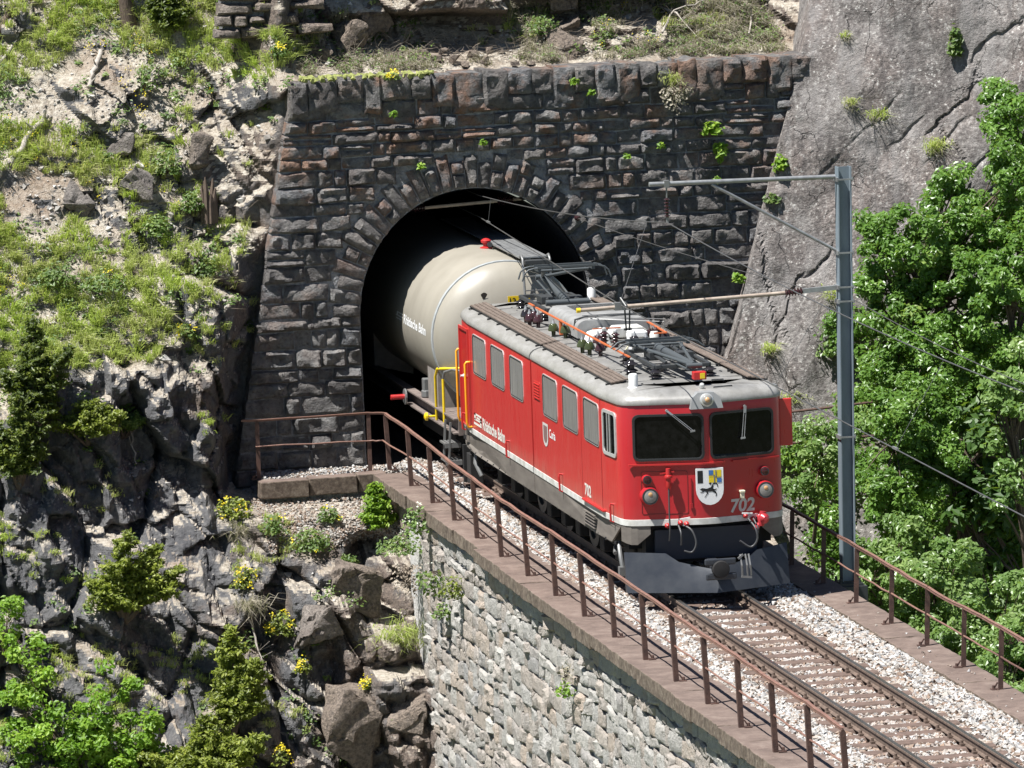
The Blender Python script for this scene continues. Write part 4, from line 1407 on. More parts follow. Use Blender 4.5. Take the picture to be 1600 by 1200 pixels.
# coat of arms
sp = lambda off: (lambda x, z, o=0: (x, .012 - off, z))
mb = MB(); mb.prism(shield_poly(.02, .42, 1.955, 1.40), lambda x, z: (x, .03, z), lambda x, z: (x, .005, z))
sh = obj('coat_of_arms', mb, MT['pwhite'], bodies[False])
def pl(name, rects, m, off):
    mb = MB()
    for r_p in rects:
        mb.sheet(r_p, lambda x, z, o: (x, .005 - o, z), off)
    pieces(name, mb, m, sh, normals=False) if name != 'ibex' else obj(name, mb, m, sh, normals=False)
rc4 = lambda a, b, c, d: [(a, c), (b, c), (b, d), (a, d)]
pl('black_field', [rc4(-.168, -.085, 1.735, 1.925)], MT['pblack'], .002)
pl('yellow_field', [rc4(.005, .20, 1.735, 1.925)], MT['pyellow'], .002)
pl('blue_field', [rc4(.005, .075, 1.855, 1.925), rc4(.13, .20, 1.735, 1.805)], MT['pblue'], .004)
pl('cross_line', [rc4(.082, .098, 1.735, 1.85), rc4(.108, .124, 1.81, 1.925), rc4(.005, .095, 1.84, 1.85), rc4(.11, .20, 1.81, 1.82)], flat('print_grey_blue', (.16, .17, .2, 1), .5), .006)
ibex = [[(-.14, 1.645), (-.10, 1.662), (-.03, 1.648), (.03, 1.668), (.06, 1.655), (.105, 1.60), (.115, 1.575), (.08, 1.585), (.05, 1.605), (-.02, 1.602), (-.09, 1.615)],
        [(.03, 1.665), (.055, 1.705), (.075, 1.70), (.07, 1.672), (.06, 1.65)], [(.05, 1.705), (.08, 1.735), (.125, 1.73), (.145, 1.70), (.142, 1.66), (.132, 1.665), (.13, 1.70), (.10, 1.718), (.07, 1.705)],
        [(.03, 1.70), (.045, 1.735), (.02, 1.742), (.0, 1.725), (.008, 1.72)], [(-.02, 1.605), (-.005, 1.58), (-.03, 1.555), (-.06, 1.515), (-.068, 1.52), (-.042, 1.56), (-.025, 1.58), (-.05, 1.60)],
        [(.085, 1.59), (.11, 1.56), (.10, 1.525), (.113, 1.528), (.125, 1.56), (.11, 1.60)], [(-.09, 1.615), (-.12, 1.60), (-.135, 1.61), (-.125, 1.59), (-.10, 1.592), (-.07, 1.605)], [(.06, 1.625), (.10, 1.62), (.125, 1.635), (.12, 1.645), (.09, 1.635), (.06, 1.645)]]
pl('ibex', ibex, MT['pblack'], .003)
mb = MB(); text_into(mb, '702', front_f, .335, .735, 1.245, 1.455, .006, .03, .03)
obj('road_number', mb, MT['pgrey'], bodies[False], normals=False)
mb = MB(); mb.box(.505, .565, face_y(.53) - .08, face_y(.53), 1.455, 1.56); mb.box(.495, .575, face_y(.53) - .09, face_y(.53), 1.545, 1.58)
obj('jumper_socket', mb, flat('cream_plastic', (.62, .57, .42, 1), .5), bodies[False], bevel=.008)
# mirror flap on the right cab corner
mb = MB(); mb.box(1.262, 1.465, .62, .66, 2.14, 2.86); mb.box(1.25, 1.28, .60, .70, 2.86, 2.93)
obj('wind_deflector', mb, MT['red'], bodies[False], bevel=.015)

# skirt: side plates with sloped ends that wrap the corners
for sgn in (-1, 1):
    f = side_f(sgn)
    def f_skirt(y, z, off, sgn=sgn):
        y2 = y
        yy = min(y, LL - y)
        t = min(max((1.46 - yy) / .8, 0), 1.25)
        return (sgn * (1.318 - .063 * t + off), y2, z)
    for (a, b, nm) in ((.50, 6.585, False), (6.615, LL - .5, True)):
        poly = [(a, 1.106), (b, 1.106), (b, .78), (a + (.55 if not nm else 0), .78)] if not nm else [(a, 1.106), (b, 1.106), (b - .0, .82), (b - .25, .78), (a, .78)]
        # subdivide so that the plate follows the tapered ends
        pts = []
        for i in range(len(poly)):
            p, q = poly[i], poly[(i + 1) % len(poly)]
            for k in range(6): pts.append((p[0] + (q[0] - p[0]) * k / 6, p[1] + (q[1] - p[1]) * k / 6))
        mb = MB(); mb.prism(pts, lambda y, z: f_skirt(y, z, -.03), lambda y, z: f_skirt(y, z, 0))
        sk = obj('skirt', mb, MT['skirt'], bodies[nm])
        if sgn < 0:
            mb = MB()
            for k in range(12): 
                yk = a + .4 + (b - a - .6) * k / 11
                mb.lathe(f_skirt(yk, .775, -.02), (0, 0, -1), [(.022, -.03), (.024, .012), (.012, .02)], 8)
            tag(obj('hanger_bolts', mb, MT['under'], sk), kind='stuff')
    mb = MB(); 
    cxp = [(1.245, .52), (1.205, .40), (1.14, .32), (1.05, .275), (.86, .228)]
    vs = []; fs = []
    for (x, y), zb in zip(cxp, (.86, .84, .82, .82, .98)):
        vs += [(sgn * x, y + .01, 1.106), (sgn * x, y + .01, zb)]
    for k in range(len(cxp) - 1): fs.append((2 * k, 2 * k + 2, 2 * k + 3, 2 * k + 1))
    mb.add(vs, fs); obj('corner_skirt', mb, MT['skirt'], bodies[False])
f = side_f(-1)
mb = MB()
for k in range(5): mb.box(-1.345, -1.315, 2.02, 2.80, .84 + .048 * k, .852 + .048 * k)
obj('skirt_louvre', mb, MT['skirt'], bodies[False])
mb = MB(); mb.sheet([(12.25, .92), (12.5, .92), (12.5, 1.0), (12.25, 1.0)], lambda y, z, o: (-1.31, y, z), 0); obj('step_hole', mb, MT['black'], bodies[True])

# buffer beam, chassis, bogies
mb = MB(); mb.box(-.9, .9, .42, .72, .50, 1.10); mb.box(-1.1, 1.1, .7, 12.5, .70, 1.10)
obj('underframe', mb, MT['under'], loco)
mb = MB(); mb.box(-.78, .78, .30, .43, .56, 1.02)
obj('buffer_beam', mb, flat('navy_buffer_beam', (.012, .018, .035, 1), .5), loco)
for yc in (2.6, 6.6, 10.6):
    mb = MB()
    for sgn in (-1, 1):
        mb.box(sgn * .78 - .05, sgn * .78 + .05, yc - 1.55, yc + 1.55, .42, .68)
        for q in (-1, 0, 1): mb.box(sgn * .80 - .08, sgn * .80 + .08, yc + q * 1.1 - .16, yc + q * 1.1 + .16, .24, .6)
    mb.box(-.75, .75, yc - .2, yc + .2, .35, .65)
    bg_ = obj('bogie', mb, MT['under'], loco, bevel=.02)
    for q in (-1, 1):
        mb = MB(); mb.cyl((-.62, yc + q * .95, .49), (.62, yc + q * .95, .49), .07, 10)
        for sgn in (-1, 1): mb.lathe((sgn * .50, yc + q * .95, .495), (sgn, 0, 0), [(.535, -.045), (.535, -.012), (.495, -.008), (.49, .09), (.36, .10), (.34, .05), (.12, .05), (.1, .12)], 24)
        obj('wheelset', mb, MT['dsteel'], bg_, smooth=40)
mb = MB(); mb.box(-1.24, -1.02, 12.35, 12.66, .16, .66); mb.box(-1.28, -1.0, 12.75, 12.80, .14, .78)
obj('sand_box', mb, MT['under'], loco, bevel=.01)
mb = MB(); mb.tube([(-1.15, 12.2, .8), (-1.2, 12.1, .55), (-1.12, 12.0, .34)], .04, 8); mb.tube([(-1.2, .95, .78), (-1.22, .75, .6), (-1.2, .72, .42)], .035, 8); mb.box(-1.26, -1.16, .66, .78, .30, .44)
mb.tube([(-1.0, 1.6, .62), (-1.18, 1.3, .66), (-1.24, 1.05, .6)], .03, 8)
pieces('brake_pipe', mb, MT['steel'], loco, smooth=40)

# snow plough
ply = lambda x: -.22 + abs(x - .04) * .40
mb = MB()
tops_ = [(-1.25, .71), (-.66, .69), (-.48, .56), (-.20, .49), (.04, .44)]
def strip(pts):
    vs = []; fs = []
    for (x, zt) in pts:
        vs += [(x, ply(x) + .06, zt), (x, ply(x) - .05, .3), (x, ply(x) - .10, .115), (x, ply(x) + .03, .115), (x, ply(x) + .09, zt)]
    for i in range(len(pts) - 1):
        for k in range(4): fs.append((5 * i + k, 5 * i + 5 + k, 5 * i + 6 + k, 5 * i + 1 + k))
    fs.append(tuple(range(5))); fs.append(tuple(5 * (len(pts) - 1) + k for k in range(5)))
    mb.add(vs, fs)
strip(tops_); strip([(.04, .44), (.28, .49), (.56, .54), (.74, .66), (1.25, .71)])
obj('snow_plough', mb, MT['plow'], loco, smooth=25)
mb = MB(); mb.bar((-.19, -.40, .595), (.29, -.40, .595), .05, .10, (0, 0, 1)); mb.bar((-.17, -.38, .37), (.30, -.38, .37), .05, .10); mb.box(-.03, .13, -.42, .3, .40, .57)
cp_ = obj('coupler', mb, MT['plow'], loco, bevel=.02)
mb = MB(); mb.lathe((.05, -.36, .485), (0, -1, 0), [(.13, 0), (.135, .08), (.12, .10), (.04, .11)], 24)
obj('buffer_plate', mb, MT['under'], cp_, smooth=40)
mb = MB()
for x in (.40, .48, .53): mb.tube([(x, -.22, .66), (x + .01, -.28, .5), (x + .02, -.26, .34)], .016, 6)
mb.bar((.36, -.25, .6), (.44, -.25, .66), .03, .03); mb.bar((.40, -.27, .33), (.56, -.27, .31), .03, .03)
obj('screw_coupling', mb, MT['steel'], loco)

# hoses and cocks
def hose(pts, r, m, name='hose'):
    # smooth the path with a Catmull-Rom
    P = [Vector(p) for p in pts]; P = [P[0] * 2 - P[1]] + P + [P[-1] * 2 - P[-2]]
    out = []
    for i in range(1, len(P) - 2):
        for k in range(6):
            t = k / 6
            out.append(.5 * ((2 * P[i]) + (-P[i - 1] + P[i + 1]) * t + (2 * P[i - 1] - 5 * P[i] + 4 * P[i + 1] - P[i + 2]) * t * t + (-P[i - 1] + 3 * P[i] - 3 * P[i + 1] + P[i + 2]) * t ** 3))
    out.append(P[-2])
    mb = MB(); mb.tube(out, r, 8)
    return obj(name, mb, m, loco, smooth=60)
grey = flat('grey_hose_rubber', (.06, .06, .062, 1), .45)
hose([(-.60, .06, 1.70), (-.605, .05, 1.3), (-.60, .06, 1.05), (-.60, .12, .88)], .013, grey, 'jumper_cable')
hose([(-.42, .10, 1.12), (-.30, -.06, 1.05), (-.24, -.10, .86), (-.30, -.08, .72), (-.42, -.06, .74)], .015, grey)
hose([(-.46, .12, 1.12), (-.45, -.02, 1.0), (-.44, .02, .82)], .014, grey)
hose([(.62, .10, 1.14), (.68, -.08, 1.02), (.70, -.10, .85), (.60, -.08, .74), (.44, -.06, .84)], .016, grey)
hose([(.70, .12, 1.14), (.74, .0, 1.0), (.74, .05, .9)], .013, grey)
mb = MB(); mb.lathe((-.60, .07, 1.98), (0, 0, -1), [(.035, 0), (.04, .1), (.06, .11), (.06, .14), (.035, .15), (.04, .27), (.03, .30)], 12); mb.bar((-.72, .1, 1.9), (-.5, .1, 1.92), .02, .02)
obj('jumper_plug', mb, MT['redpart'], loco, smooth=40)
for (x, z) in ((-.62, 1.12), (-.43, 1.16), (-.34, 1.14), (.58, 1.20), (.70, 1.14)):
    mb = MB(); mb.lathe((x, face_y(x) + .05, z), (0, -1, -.2), [(.025, 0), (.03, .06), (.042, .07), (.036, .10), (.018, .12)], 10); obj('brake_cock', mb, MT['redpart'], loco, smooth=40)
mb = MB(); mb.lathe((.83, .22, 1.12), (.15, -1, .1), [(.07, 0), (.085, .09), (.06, .12), (.08, .17), (.03, .22)], 12); mb.lathe((.83, .12, 1.12), (.2, 0, 1), [(.05, -.1), (.06, .0), (.05, .12)], 10); mb.lathe((.78, .12, 1.05), (-.5, -.2, -.6), [(.035, 0), (.05, .1)], 8)
obj('jumper_head', mb, flat('worn_red_metal', (.50, .04, .05, 1), .3, .3), loco, smooth=40)
mb = MB(); mb.bar((-.46, .0, 1.21), (-.30, .0, 1.23), .02, .02); mb.bar((.50, .0, 1.245), (.66, .0, 1.235), .02, .02)
pieces('cock_handle', mb, MT['white'], loco)
mb = MB(); mb.box(-.62, .72, .27, .30, 1.09, 1.105)
obj('buffer_beam_lip', mb, MT['stripe'], loco)

# ---- roof equipment
for sgn in (-1, 1):
    for (a, b) in ((1.45, 6.52), (6.68, 12.45)) if sgn < 0 else ((.95, 1.9), (1.94, 6.52), (6.68, 12.45)):
        rf = None
        for k in range(4):
            x = sgn * (.895 + .068 * k)
            mb = MB(); mb.box(x - .031, x + .031, a, b, 3.165 - .012 * k, 3.190 - .012 * k)
            obj('walkway_plank', mb, MT['wood'], bodies[a > 6.6], bevel=.004)
        mb = MB()
        y = a + .1
        while y < b:
            mb.box(sgn * .83 - .02, sgn * .83 + .02, y - .015, y + .015, 3.06, 3.165); mb.obox((sgn * 1.03, y, 3.12), (.17, 0, -.012 * sgn), (0, .012, 0), (0, 0, .012)); mb.box(sgn * 1.14 - .012, sgn * 1.14 + .012, y - .012, y + .012, 3.0, 3.13)
            y += .78
        mb.box(sgn * 1.138 - .004, sgn * 1.138 + .004, a, b, 3.11, 3.135)
        tag(obj('walkway_brackets', mb, MT['black'], bodies[a > 6.6]), kind='stuff')

RZ = 3.125
def insulator(x, y, z0, h, r, m, sheds=3, cap=True, name='insulator'):
    pr = [(r * .55, 0), (r * .6, .03)]
    for k in range(sheds):
        zz = .03 + (h - .06) * k / sheds; dz = (h - .06) / sheds
        pr += [(r * .55, zz + dz * .15), (r, zz + dz * .35), (r * .92, zz + dz * .5), (r * .5, zz + dz * .75)]
    pr += [(r * .45, h - .03)]
    mb = MB(); mb.lathe((x, y, z0), (0, 0, 1), pr, 14)
    o = obj(name, mb, m, loco, smooth=50)
    if cap:
        mb = MB(); mb.lathe((x, y, z0 + h - .035), (0, 0, 1), [(r * .42, 0), (r * .5, .01), (r * .48, .05), (r * .2, .065)], 12)
        obj('cap', mb, MT['chrome'], o, smooth=50)
    return o
def cone_ins(x, y, z0, m):
    mb = MB(); mb.lathe((x, y, z0), (0, 0, 1), [(.03, 0), (.035, .09), (.085, .10), (.088, .13), (.06, .20), (.035, .22)], 14)
    o = obj('insulator', mb, m, loco, smooth=50)
    mb = MB(); mb.lathe((x, y, z0 + .2), (0, 0, 1), [(.036, 0), (.034, .03), (.018, .055), (.012, .09)], 10); obj('cap', mb, MT['alu'], o, smooth=50)
for (x, y, m) in ((-.74, 9.75, 'insblk'), (-.66, 9.45, 'ins'), (-.80, 9.15, 'ins'), (-.70, 8.95, 'ins'), (-.72, 7.65, 'insgrn'), (-.60, 7.30, 'insgrn'), (-.74, 5.35, 'insgrn'), (-.70, 5.0, 'insgrn'), (-.58, 4.75, 'ins'), (-.40, 5.75, 'ins'), (.55, 6.0, 'insblk'), (.65, 5.6, 'insblk'), (.25, 5.2, 'insblk'), (.12, 5.45, 'insblk')):
    cone_ins(x, y, RZ, MT[m])
insulator(-.63, 2.35, RZ, .26, .115, MT['insblk'], 2, False)
for (x, y) in ((-.42, 1.55), (.42, 1.55), (-.42, 3.6), (.42, 3.6)):
    insulator(x, y, RZ, .20, .11, MT['insblk'], 2, False)
insulator(-.28, 5.85, RZ, .30, .075, MT['ins'], 4); insulator(-.12, 5.75, RZ, .28, .07, MT['ins'], 4)
# orange bus bars
for (x0, y0, z0, x1, y1, z1) in ((-.68, 9.75, 3.44, -.68, 9.35, 3.44), (-.66, 9.3, 3.42, -.64, 2.35, 3.40), (.62, 8.4, 3.42, .62, 7.4, 3.40), (.62, 6.9, 3.40, .60, 5.3, 3.38), (.60, 5.3, 3.38, .40, 5.3, 3.38), (-.45, 5.9, 3.43, .0, 5.9, 3.43)):
    mb = MB(); mb.bar((x0, y0, z0), (x1, y1, z1), .034, .018)
    obj('bus_bar', mb, MT['orange'], loco)
mb = MB(); mb.box(-.66, -.62, 7.40, 7.50, 3.18, 3.42); obj('bus_bar_drop', mb, MT['orange'], loco)
# resistor / fan hood
def hood(x0, x1, y0, y1, z0, z1, r):
    n = 6; pr = [(x0, z0)]
    for k in range(n + 1):
        q = R(180 - 90 * k / n); pr.append((x0 + r + r * math.cos(q), z1 - r + r * math.sin(q)))
    for k in range(n + 1):
        q = R(90 - 90 * k / n); pr.append((x1 - r + r * math.cos(q), z1 - r + r * math.sin(q)))
    pr.append((x1, z0))
    mb = MB(); mb.prism(pr, lambda x, z: (x, y0, z), lambda x, z: (x, y1, z))
    return mb
hd = obj('cooling_hood', hood(-.52, .66, 6.75, 9.0, 3.19, 3.47, .14), mat('pale_grey_hood_paint', (.30, .30, .295, 1), .42, c2=(.23, .228, .22, 1)), loco, smooth=40)
mb = MB()
for x in (-.45, .55):
    for y in (6.9, 7.5, 8.1, 8.8): mb.box(x - .02, x + .02, y - .02, y + .02, 3.11, 3.2)
pieces('hood_foot', mb, MT['black'], hd)
mb = MB()
for k in range(14): mb.box(-.25, .5, 8.0 + .065 * k, 8.02 + .065 * k, 3.468, 3.474)
tag(obj('hood_slots', mb, MT['dsteel'], hd), kind='stuff')
mb = MB()
for y in (7.4, 7.9): mb.box(-.3, .6, y - .006, y + .006, 3.468, 3.476)
mb.tube([(-.52, 7.0, 3.3), (-.5, 7.0, 3.46), (-.35, 7.0, 3.50), (.6, 7.0, 3.50)], .016, 6)
pieces('hood_band', mb, MT['dsteel'], hd)
# white switchgear boxes, horizontal bushing, cylinder
mb = MB(); mb.prism([(-.10, 3.28), (-.02, 3.40), (.40, 3.40), (.48, 3.34), (.48, 3.24), (-.10, 3.24)], lambda x, z: (x, 6.1, z), lambda x, z: (x, 6.55, z)); obj('switch_box', mb, MT['stripe'], loco, bevel=.015)
mb = MB(); mb.prism([(-.45, 3.13), (-.38, 3.30), (-.15, 3.36), (-.08, 3.13)], lambda x, z: (x, 6.25, z), lambda x, z: (x, 6.7, z)); obj('switch_box', mb, MT['white'], loco, bevel=.015)
mb = MB(); mb.box(.12, .40, 5.75, 6.05, 3.27, 3.37); obj('arc_chute', mb, MT['white'], loco, bevel=.02)
pr = [(.05, 0)]
for k in range(4): pr += [(.05, .02 + .06 * k), (.09, .035 + .06 * k), (.05, .055 + .06 * k)]
mb = MB(); mb.lathe((.42, 5.9, 3.32), (1, 0, 0), pr, 14); obj('bushing', mb, MT['ins'], loco, smooth=50)
mb = MB(); mb.lathe((.46, 5.55, 3.12), (0, 0, 1), [(.075, 0), (.075, .22), (.06, .24), (.06, .26)], 16); obj('valve_cylinder', mb, MT['stripe'], loco, smooth=40)
mb = MB(); mb.bar((-.02, 5.1, 3.13), (-.05, 5.2, 3.42), .04, .03, (0, 1, 0)); obj('stay', mb, MT['white'], loco)
mb = MB(); mb.tube([(-.3, 6.9, 3.52), (-.1, 6.5, 3.55), (.3, 6.3, 3.52), (.75, 6.1, 3.50), (.75, 6.1, 3.38)], .008, 5); mb.tube([(-.3, 6.9, 3.48), (.3, 6.5, 3.46), (.75, 6.1, 3.46)], .007, 5)
obj('guard_wire', mb, MT['steel'], loco)
for (a, b) in (((-.7, 9.2, 3.2), (-.45, 8.9, 3.15)), ((-.6, 4.7, 3.2), (-.35, 4.3, 3.14)), ((-.4, 2.4, 3.22), (-.1, 1.6, 3.15)), ((-.72, 7.6, 3.16), (-.5, 7.2, 3.14))):
    mb = MB(); mb.tube([a, (a[0] * .5 + b[0] * .5, a[1] * .5 + b[1] * .5, 3.17), b], .010, 5); obj('roof_cable', mb, MT['black'], loco)
mb = MB(); mb.tube([(-.30, 4.2, 3.14), (-.33, 4.1, 3.28), (-.27, 4.1, 3.36), (-.2, 4.05, 3.37)], .014, 6); obj('vent_pipe', mb, flat('cream_pipe', (.6, .56, .38, 1), .5), loco, smooth=50)
# antenna pots
for (x, y, h) in ((-.90, .95, .20), (.90, 12.3, .22)):
    mb = MB(); mb.lathe((x, y, 3.10), (0, 0, 1), [(.095, 0), (.095, .018), (.07, .03), (.07, h), (.06, h + .02), (.02, h + .03)], 20)
    obj('antenna', mb, MT['white'], loco, smooth=40)
mb = MB(); mb.lathe((.02, .38, 3.12), (0, -.5, .8), [(.03, 0), (.045, .04), (.03, .08), (.005, .085)], 12); obj('whistle', mb, MT['chrome'], loco, smooth=50)
mb = MB()
for k in range(26):
    x = random.choice([-.72, -.55, .72]); y = random.uniform(.9, 12.4)
    mb.lathe((x, y, 3.10), (0, 0, 1), [(.016, 0), (.016, .045)], 6)
mb.tube([(.30, .9, 3.12), (.30, .9, 3.17), (.48, .9, 3.17), (.48, .9, 3.12)], .01, 5); mb.tube([(.2, .35, 3.09), (.2, .35, 3.13), (.5, .42, 3.13), (.5, .42, 3.09)], .01, 5)
tag(obj('roof_fittings', mb, MT['dsteel'], loco), kind='stuff')

# pantographs: base frame, lower arm, upper arm, twin collector strips with horns
def pantograph(yb_, dirn, zk, yk, zh, yh_, nm):
    p = bpy.data.objects.new
    mb = MB()
    zb = RZ + .20
    y0, y1 = yb_ - 1.05, yb_ + 1.05
    for x in (-.42, .42): mb.bar((x, y0, zb), (x, y1, zb), .06, .06)
    for y in (y0, yb_, y1): mb.bar((-.42, y, zb), (.42, y, zb), .06, .06)
    base = obj('pantograph', mb, MT['dsteel'], loco, bevel=.01)
    yp = yb_ - dirn * .75                                   # pivot of the lower arm
    mb = MB(); mb.tube([(0, yp, zb + .08), (0, yk, zk)], [.075, .055], 12); mb.cyl((-.36, yp, zb + .08), (.36, yp, zb + .08), .05, 12)
    obj('lower_arm', mb, MT['panto'], base, smooth=50)
    mb = MB(); mb.tube([(0, yk, zk), (-.36, yh_, zh - .06)], .028, 8); mb.tube([(0, yk, zk), (.36, yh_, zh - .06)], .028, 8); mb.cyl((-.12, yk, zk), (.12, yk, zk), .04, 10)
    mb.tube([(-.10, yp + dirn * .25, zb + .03), (-.10, yk + dirn * .05, zk - .05)], .016, 6); mb.cyl((-.4, yh_, zh - .06), (.4, yh_, zh - .06), .022, 8)
    obj('upper_arm', mb, MT['panto'], base, smooth=50)
    mb = MB()
    for dy_ in (-.16, .16):
        hw2 = .50 if not nm else .54
        pts = [(-hw2 - .2, yh_ + dy_, zh - (.20 if nm else .10)), (-hw2 - .16, yh_ + dy_, zh - .08), (-hw2 - .09, yh_ + dy_, zh - .02), (-hw2, yh_ + dy_, zh), (hw2, yh_ + dy_, zh), (hw2 + .09, yh_ + dy_, zh - .02), (hw2 + .16, yh_ + dy_, zh - .08), (hw2 + .2, yh_ + dy_, zh - (.20 if nm else .10))]
        mb.tube(pts, .014, 8)
        mb.bar((-.48, yh_ + dy_, zh + .012), (.48, yh_ + dy_, zh + .012), .04, .03)
    for x in (-.45, .45): mb.bar((x, yh_ - .17, zh - .03), (x, yh_ + .17, zh - .03), .05, .05)
    obj('collector_head', mb, MT['panto'], base, smooth=50)
    mb = MB()
    for x in (-.22, .22): mb.tube([(x, yb_ + dirn * .9, zb + .04), (x, yp, zb + .10)], .03, 8)
    mb.box(-.32, -.12, yb_ - .2, yb_ + .2, zb, zb + .12); mb.box(.1, .34, yb_ - .35, yb_ - .1, zb, zb + .12)
    obj('spring_gear', mb, MT['dsteel'], base, bevel=.01)
    for (x, y) in ((-.42, y0 + .1), (.42, y0 + .1), (-.42, y1 - .1), (.42, y1 - .1)) if nm else ():
        insulator(x, y, RZ, .20, .10, MT['insblk'], 2, False)
    return base
pantograph(2.6, -1, 3.42, .75, 3.52, 3.25, False)
mb = MB(); mb.box(-.05, .15, .58, .72, 3.22, 3.34); obj('air_box', mb, MT['redpart'], loco, bevel=.012)
mb = MB(); mb.box(.05, .12, .565, .579, 3.24, 3.32); obj('warning_plate', mb, MT['pyellow'], loco)
pantograph(10.7, 1, 3.62, 11.9, 3.98, 10.1, True)

# ================================================================== TANK WAGON
wag = thing('tank_wagon', 'beige tank wagon half inside the dark tunnel behind the locomotive', 'wagon', (0, 18, 0))
TZ, TR = 2.27, 1.29
prof = [(.02, 14.66), (.35, 14.68), (.7, 14.74), (.98, 14.84), (1.16, 14.96), (1.25, 15.08), (TR, 15.2), (TR, 17), (TR, 20), (TR, 26.5)]
mb = MB(); mb.lathe((0, 0, TZ), (0, 1, 0), prof, 56)
tank = obj('tank', mb, MT['tank'], wag, smooth=40)
mb = MB(); mb.lathe((0, 0, TZ), (0, 1, 0), [(TR + .002, 15.14), (TR + .006, 15.16), (TR + .006, 15.24), (TR + .002, 15.26)], 56)
obj('weld_ring', mb, MT['tankring'], tank, smooth=60)
def tank_f(y, a, off):
    """a = height angle on the left flank in degrees"""
    q = R(180 - a); r = TR + off
    return (r * math.cos(q), y, TZ + r * math.sin(q))
mb = MB(); text_into(mb, 'Rhätische Bahn', tank_f, 17.75, 15.72, .2, 7.5, .004, 0, .03); obj('lettering', mb, MT['pwhite'], tank, normals=False)
mb = MB()
for (a, b, c, d) in ((18.5, 17.85, 3.5, 4.3), (18.4, 17.85, 6.0, 6.8), (18.45, 17.95, 1.2, 2.0), (18.4, 18.3, 3.5, 6.5)): mb.sheet([(a, c), (b, c), (b, d), (a, d)], tank_f, .004)
obj('emblem', mb, MT['pwhite'], tank, normals=False)
mb = MB(); mb.lathe((.12, 17.3, TZ + TR - .02), (0, 0, 1), [(.11, 0), (.11, .03), (.05, .05), (.05, .10), (.085, .115), (.09, .15), (.05, .18), (.01, .19)], 16)
obj('valve', mb, MT['redpart'], wag, smooth=40)
mb = MB(); mb.lathe((.16, 17.24, TZ + TR + .06), (0, -1, .1), [(.04, 0), (.045, .1)], 10); obj('valve_outlet', mb, MT['dsteel'], wag)
mb = MB(); mb.sheet([(.05 * math.cos(q) * (1 + .3 * math.sin(3 * q)), .06 * math.sin(q)) for q in [2 * math.pi * k / 12 for k in range(12)]], lambda a, b, o: (-.44 + a, 14.80 - o - b * .25, 3.02 + b), .03)
obj('rust_spot', mb, flat('grey_rust_spot', (.13, .11, .09, 1), .7), tank)
# top walkway
for k in range(5):
    x = .28 + .10 * k
    mb = MB(); mb.box(x - .046, x + .046, 14.95, 22, 3.60, 3.625); obj('walkway_plank', mb, MT['alu'], wag)
mb = MB()
for y in (15.05, 16.2, 17.4, 18.6):
    for x in (.3, .66): mb.box(x - .02, x + .02, y - .02, y + .02, 3.3, 3.6)
pieces('walkway_leg', mb, MT['steel'], wag)
mb = MB()
for x in (.25, .72): mb.tube([(x, 15.0, 3.63), (x, 14.88, 3.66), (x, 14.78, 3.60), (x, 14.74, 3.4), (x, 14.55, 2.2), (x, 14.5, 1.1)], .022, 8)
for k in range(9): mb.bar((.25, 14.53 + .02 * k, 1.4 + .24 * k), (.72, 14.53 + .02 * k, 1.4 + .24 * k), .02, .02)
obj('ladder', mb, MT['steel'], wag, smooth=50)
mb = MB(); mb.box(.28, .72, 14.70, 14.95, 3.52, 3.58); obj('grating', mb, MT['dsteel'], wag)
mb = MB(); mb.box(-.08, .30, 14.5, 14.52, 2.86, 3.02); pn = obj('number_plate', mb, MT['yellow'], wag)
mb = MB(); text_into(mb, '12', lambda a, b, o: (a, 14.5 - o, b), -.05, .06, 2.89, 2.99, .004, 0, .02); obj('plate_number', mb, MT['pblack'], pn, normals=False)
mb = MB(); mb.box(.1, .14, 14.5, 14.8, 2.5, 2.9); obj('plate_bracket', mb, MT['steel'], wag)
# frame
for sgn in (-1, 1):
    x = sgn * 1.12
    mb = MB(); mb.prism([(0, .82), (.16, .82), (.16, .845), (.02, .845), (.02, 1.06), (.16, 1.06), (.16, 1.085), (0, 1.085)], lambda a, z: (x + sgn * (a - .05), 13.75, z), lambda a, z: (x + sgn * (a - .05), 27, z))
    obj('sole_bar', mb, MT['frame'], wag)
    for y in (15.95, 22):
        mb = MB(); mb.prism([(sgn * 1.15, 1.085), (sgn * 1.15, 1.75), (sgn * .95, 1.42), (sgn * .45, 1.08), (sgn * .45, .9)], lambda a, z: (a, y - .45, z), lambda a, z: (a, y + .45, z))
        obj('saddle', mb, mat('grey_saddle_plate', (.28, .25, .225, 1), .6), wag)
mb = MB(); mb.box(-1.15, 1.15, 13.72, 13.86, .80, 1.10); mb.box(-1.1, 1.1, 13.86, 15.2, 1.06, 1.09); obj('end_platform', mb, MT['frame'], wag)
mb = MB(); mb.tube([(-1.2, 15.45, .86), (-1.22, 15.35, 1.62), (-1.2, 15.25, 1.76), (-1.1, 14.9, 1.80), (-.55, 14.7, 1.80)], .024, 8); mb.tube([(-.55, 14.7, 1.80), (-.55, 14.7, 1.1)], .02, 6)
mb.tube([(-1.22, 14.65, .92), (-1.22, 14.65, 1.66)], .024, 8)
obj('yellow_rail', mb, MT['yellow'], wag, smooth=50)
mb = MB(); mb.tube([(-1.22, 14.65, 1.66), (-1.20, 14.6, 1.78), (-1.1, 14.4, 1.84), (-.95, 13.95, 1.84), (-.1, 13.85, 1.84)], .022, 8)
for x in (-1.0, -.8, -.3, .3, .9): mb.tube([(x, 13.9, 1.08), (x, 13.9, 1.84)], .022, 6)
mb.tube([(-1.0, 13.9, 1.84), (1.0, 13.9, 1.84)], .022, 6); mb.bar((-1.0, 13.9, 1.45), (1.0, 13.9, 1.45), .02, .03)
obj('platform_rail', mb, MT['steel'], wag, smooth=50)
mb = MB()
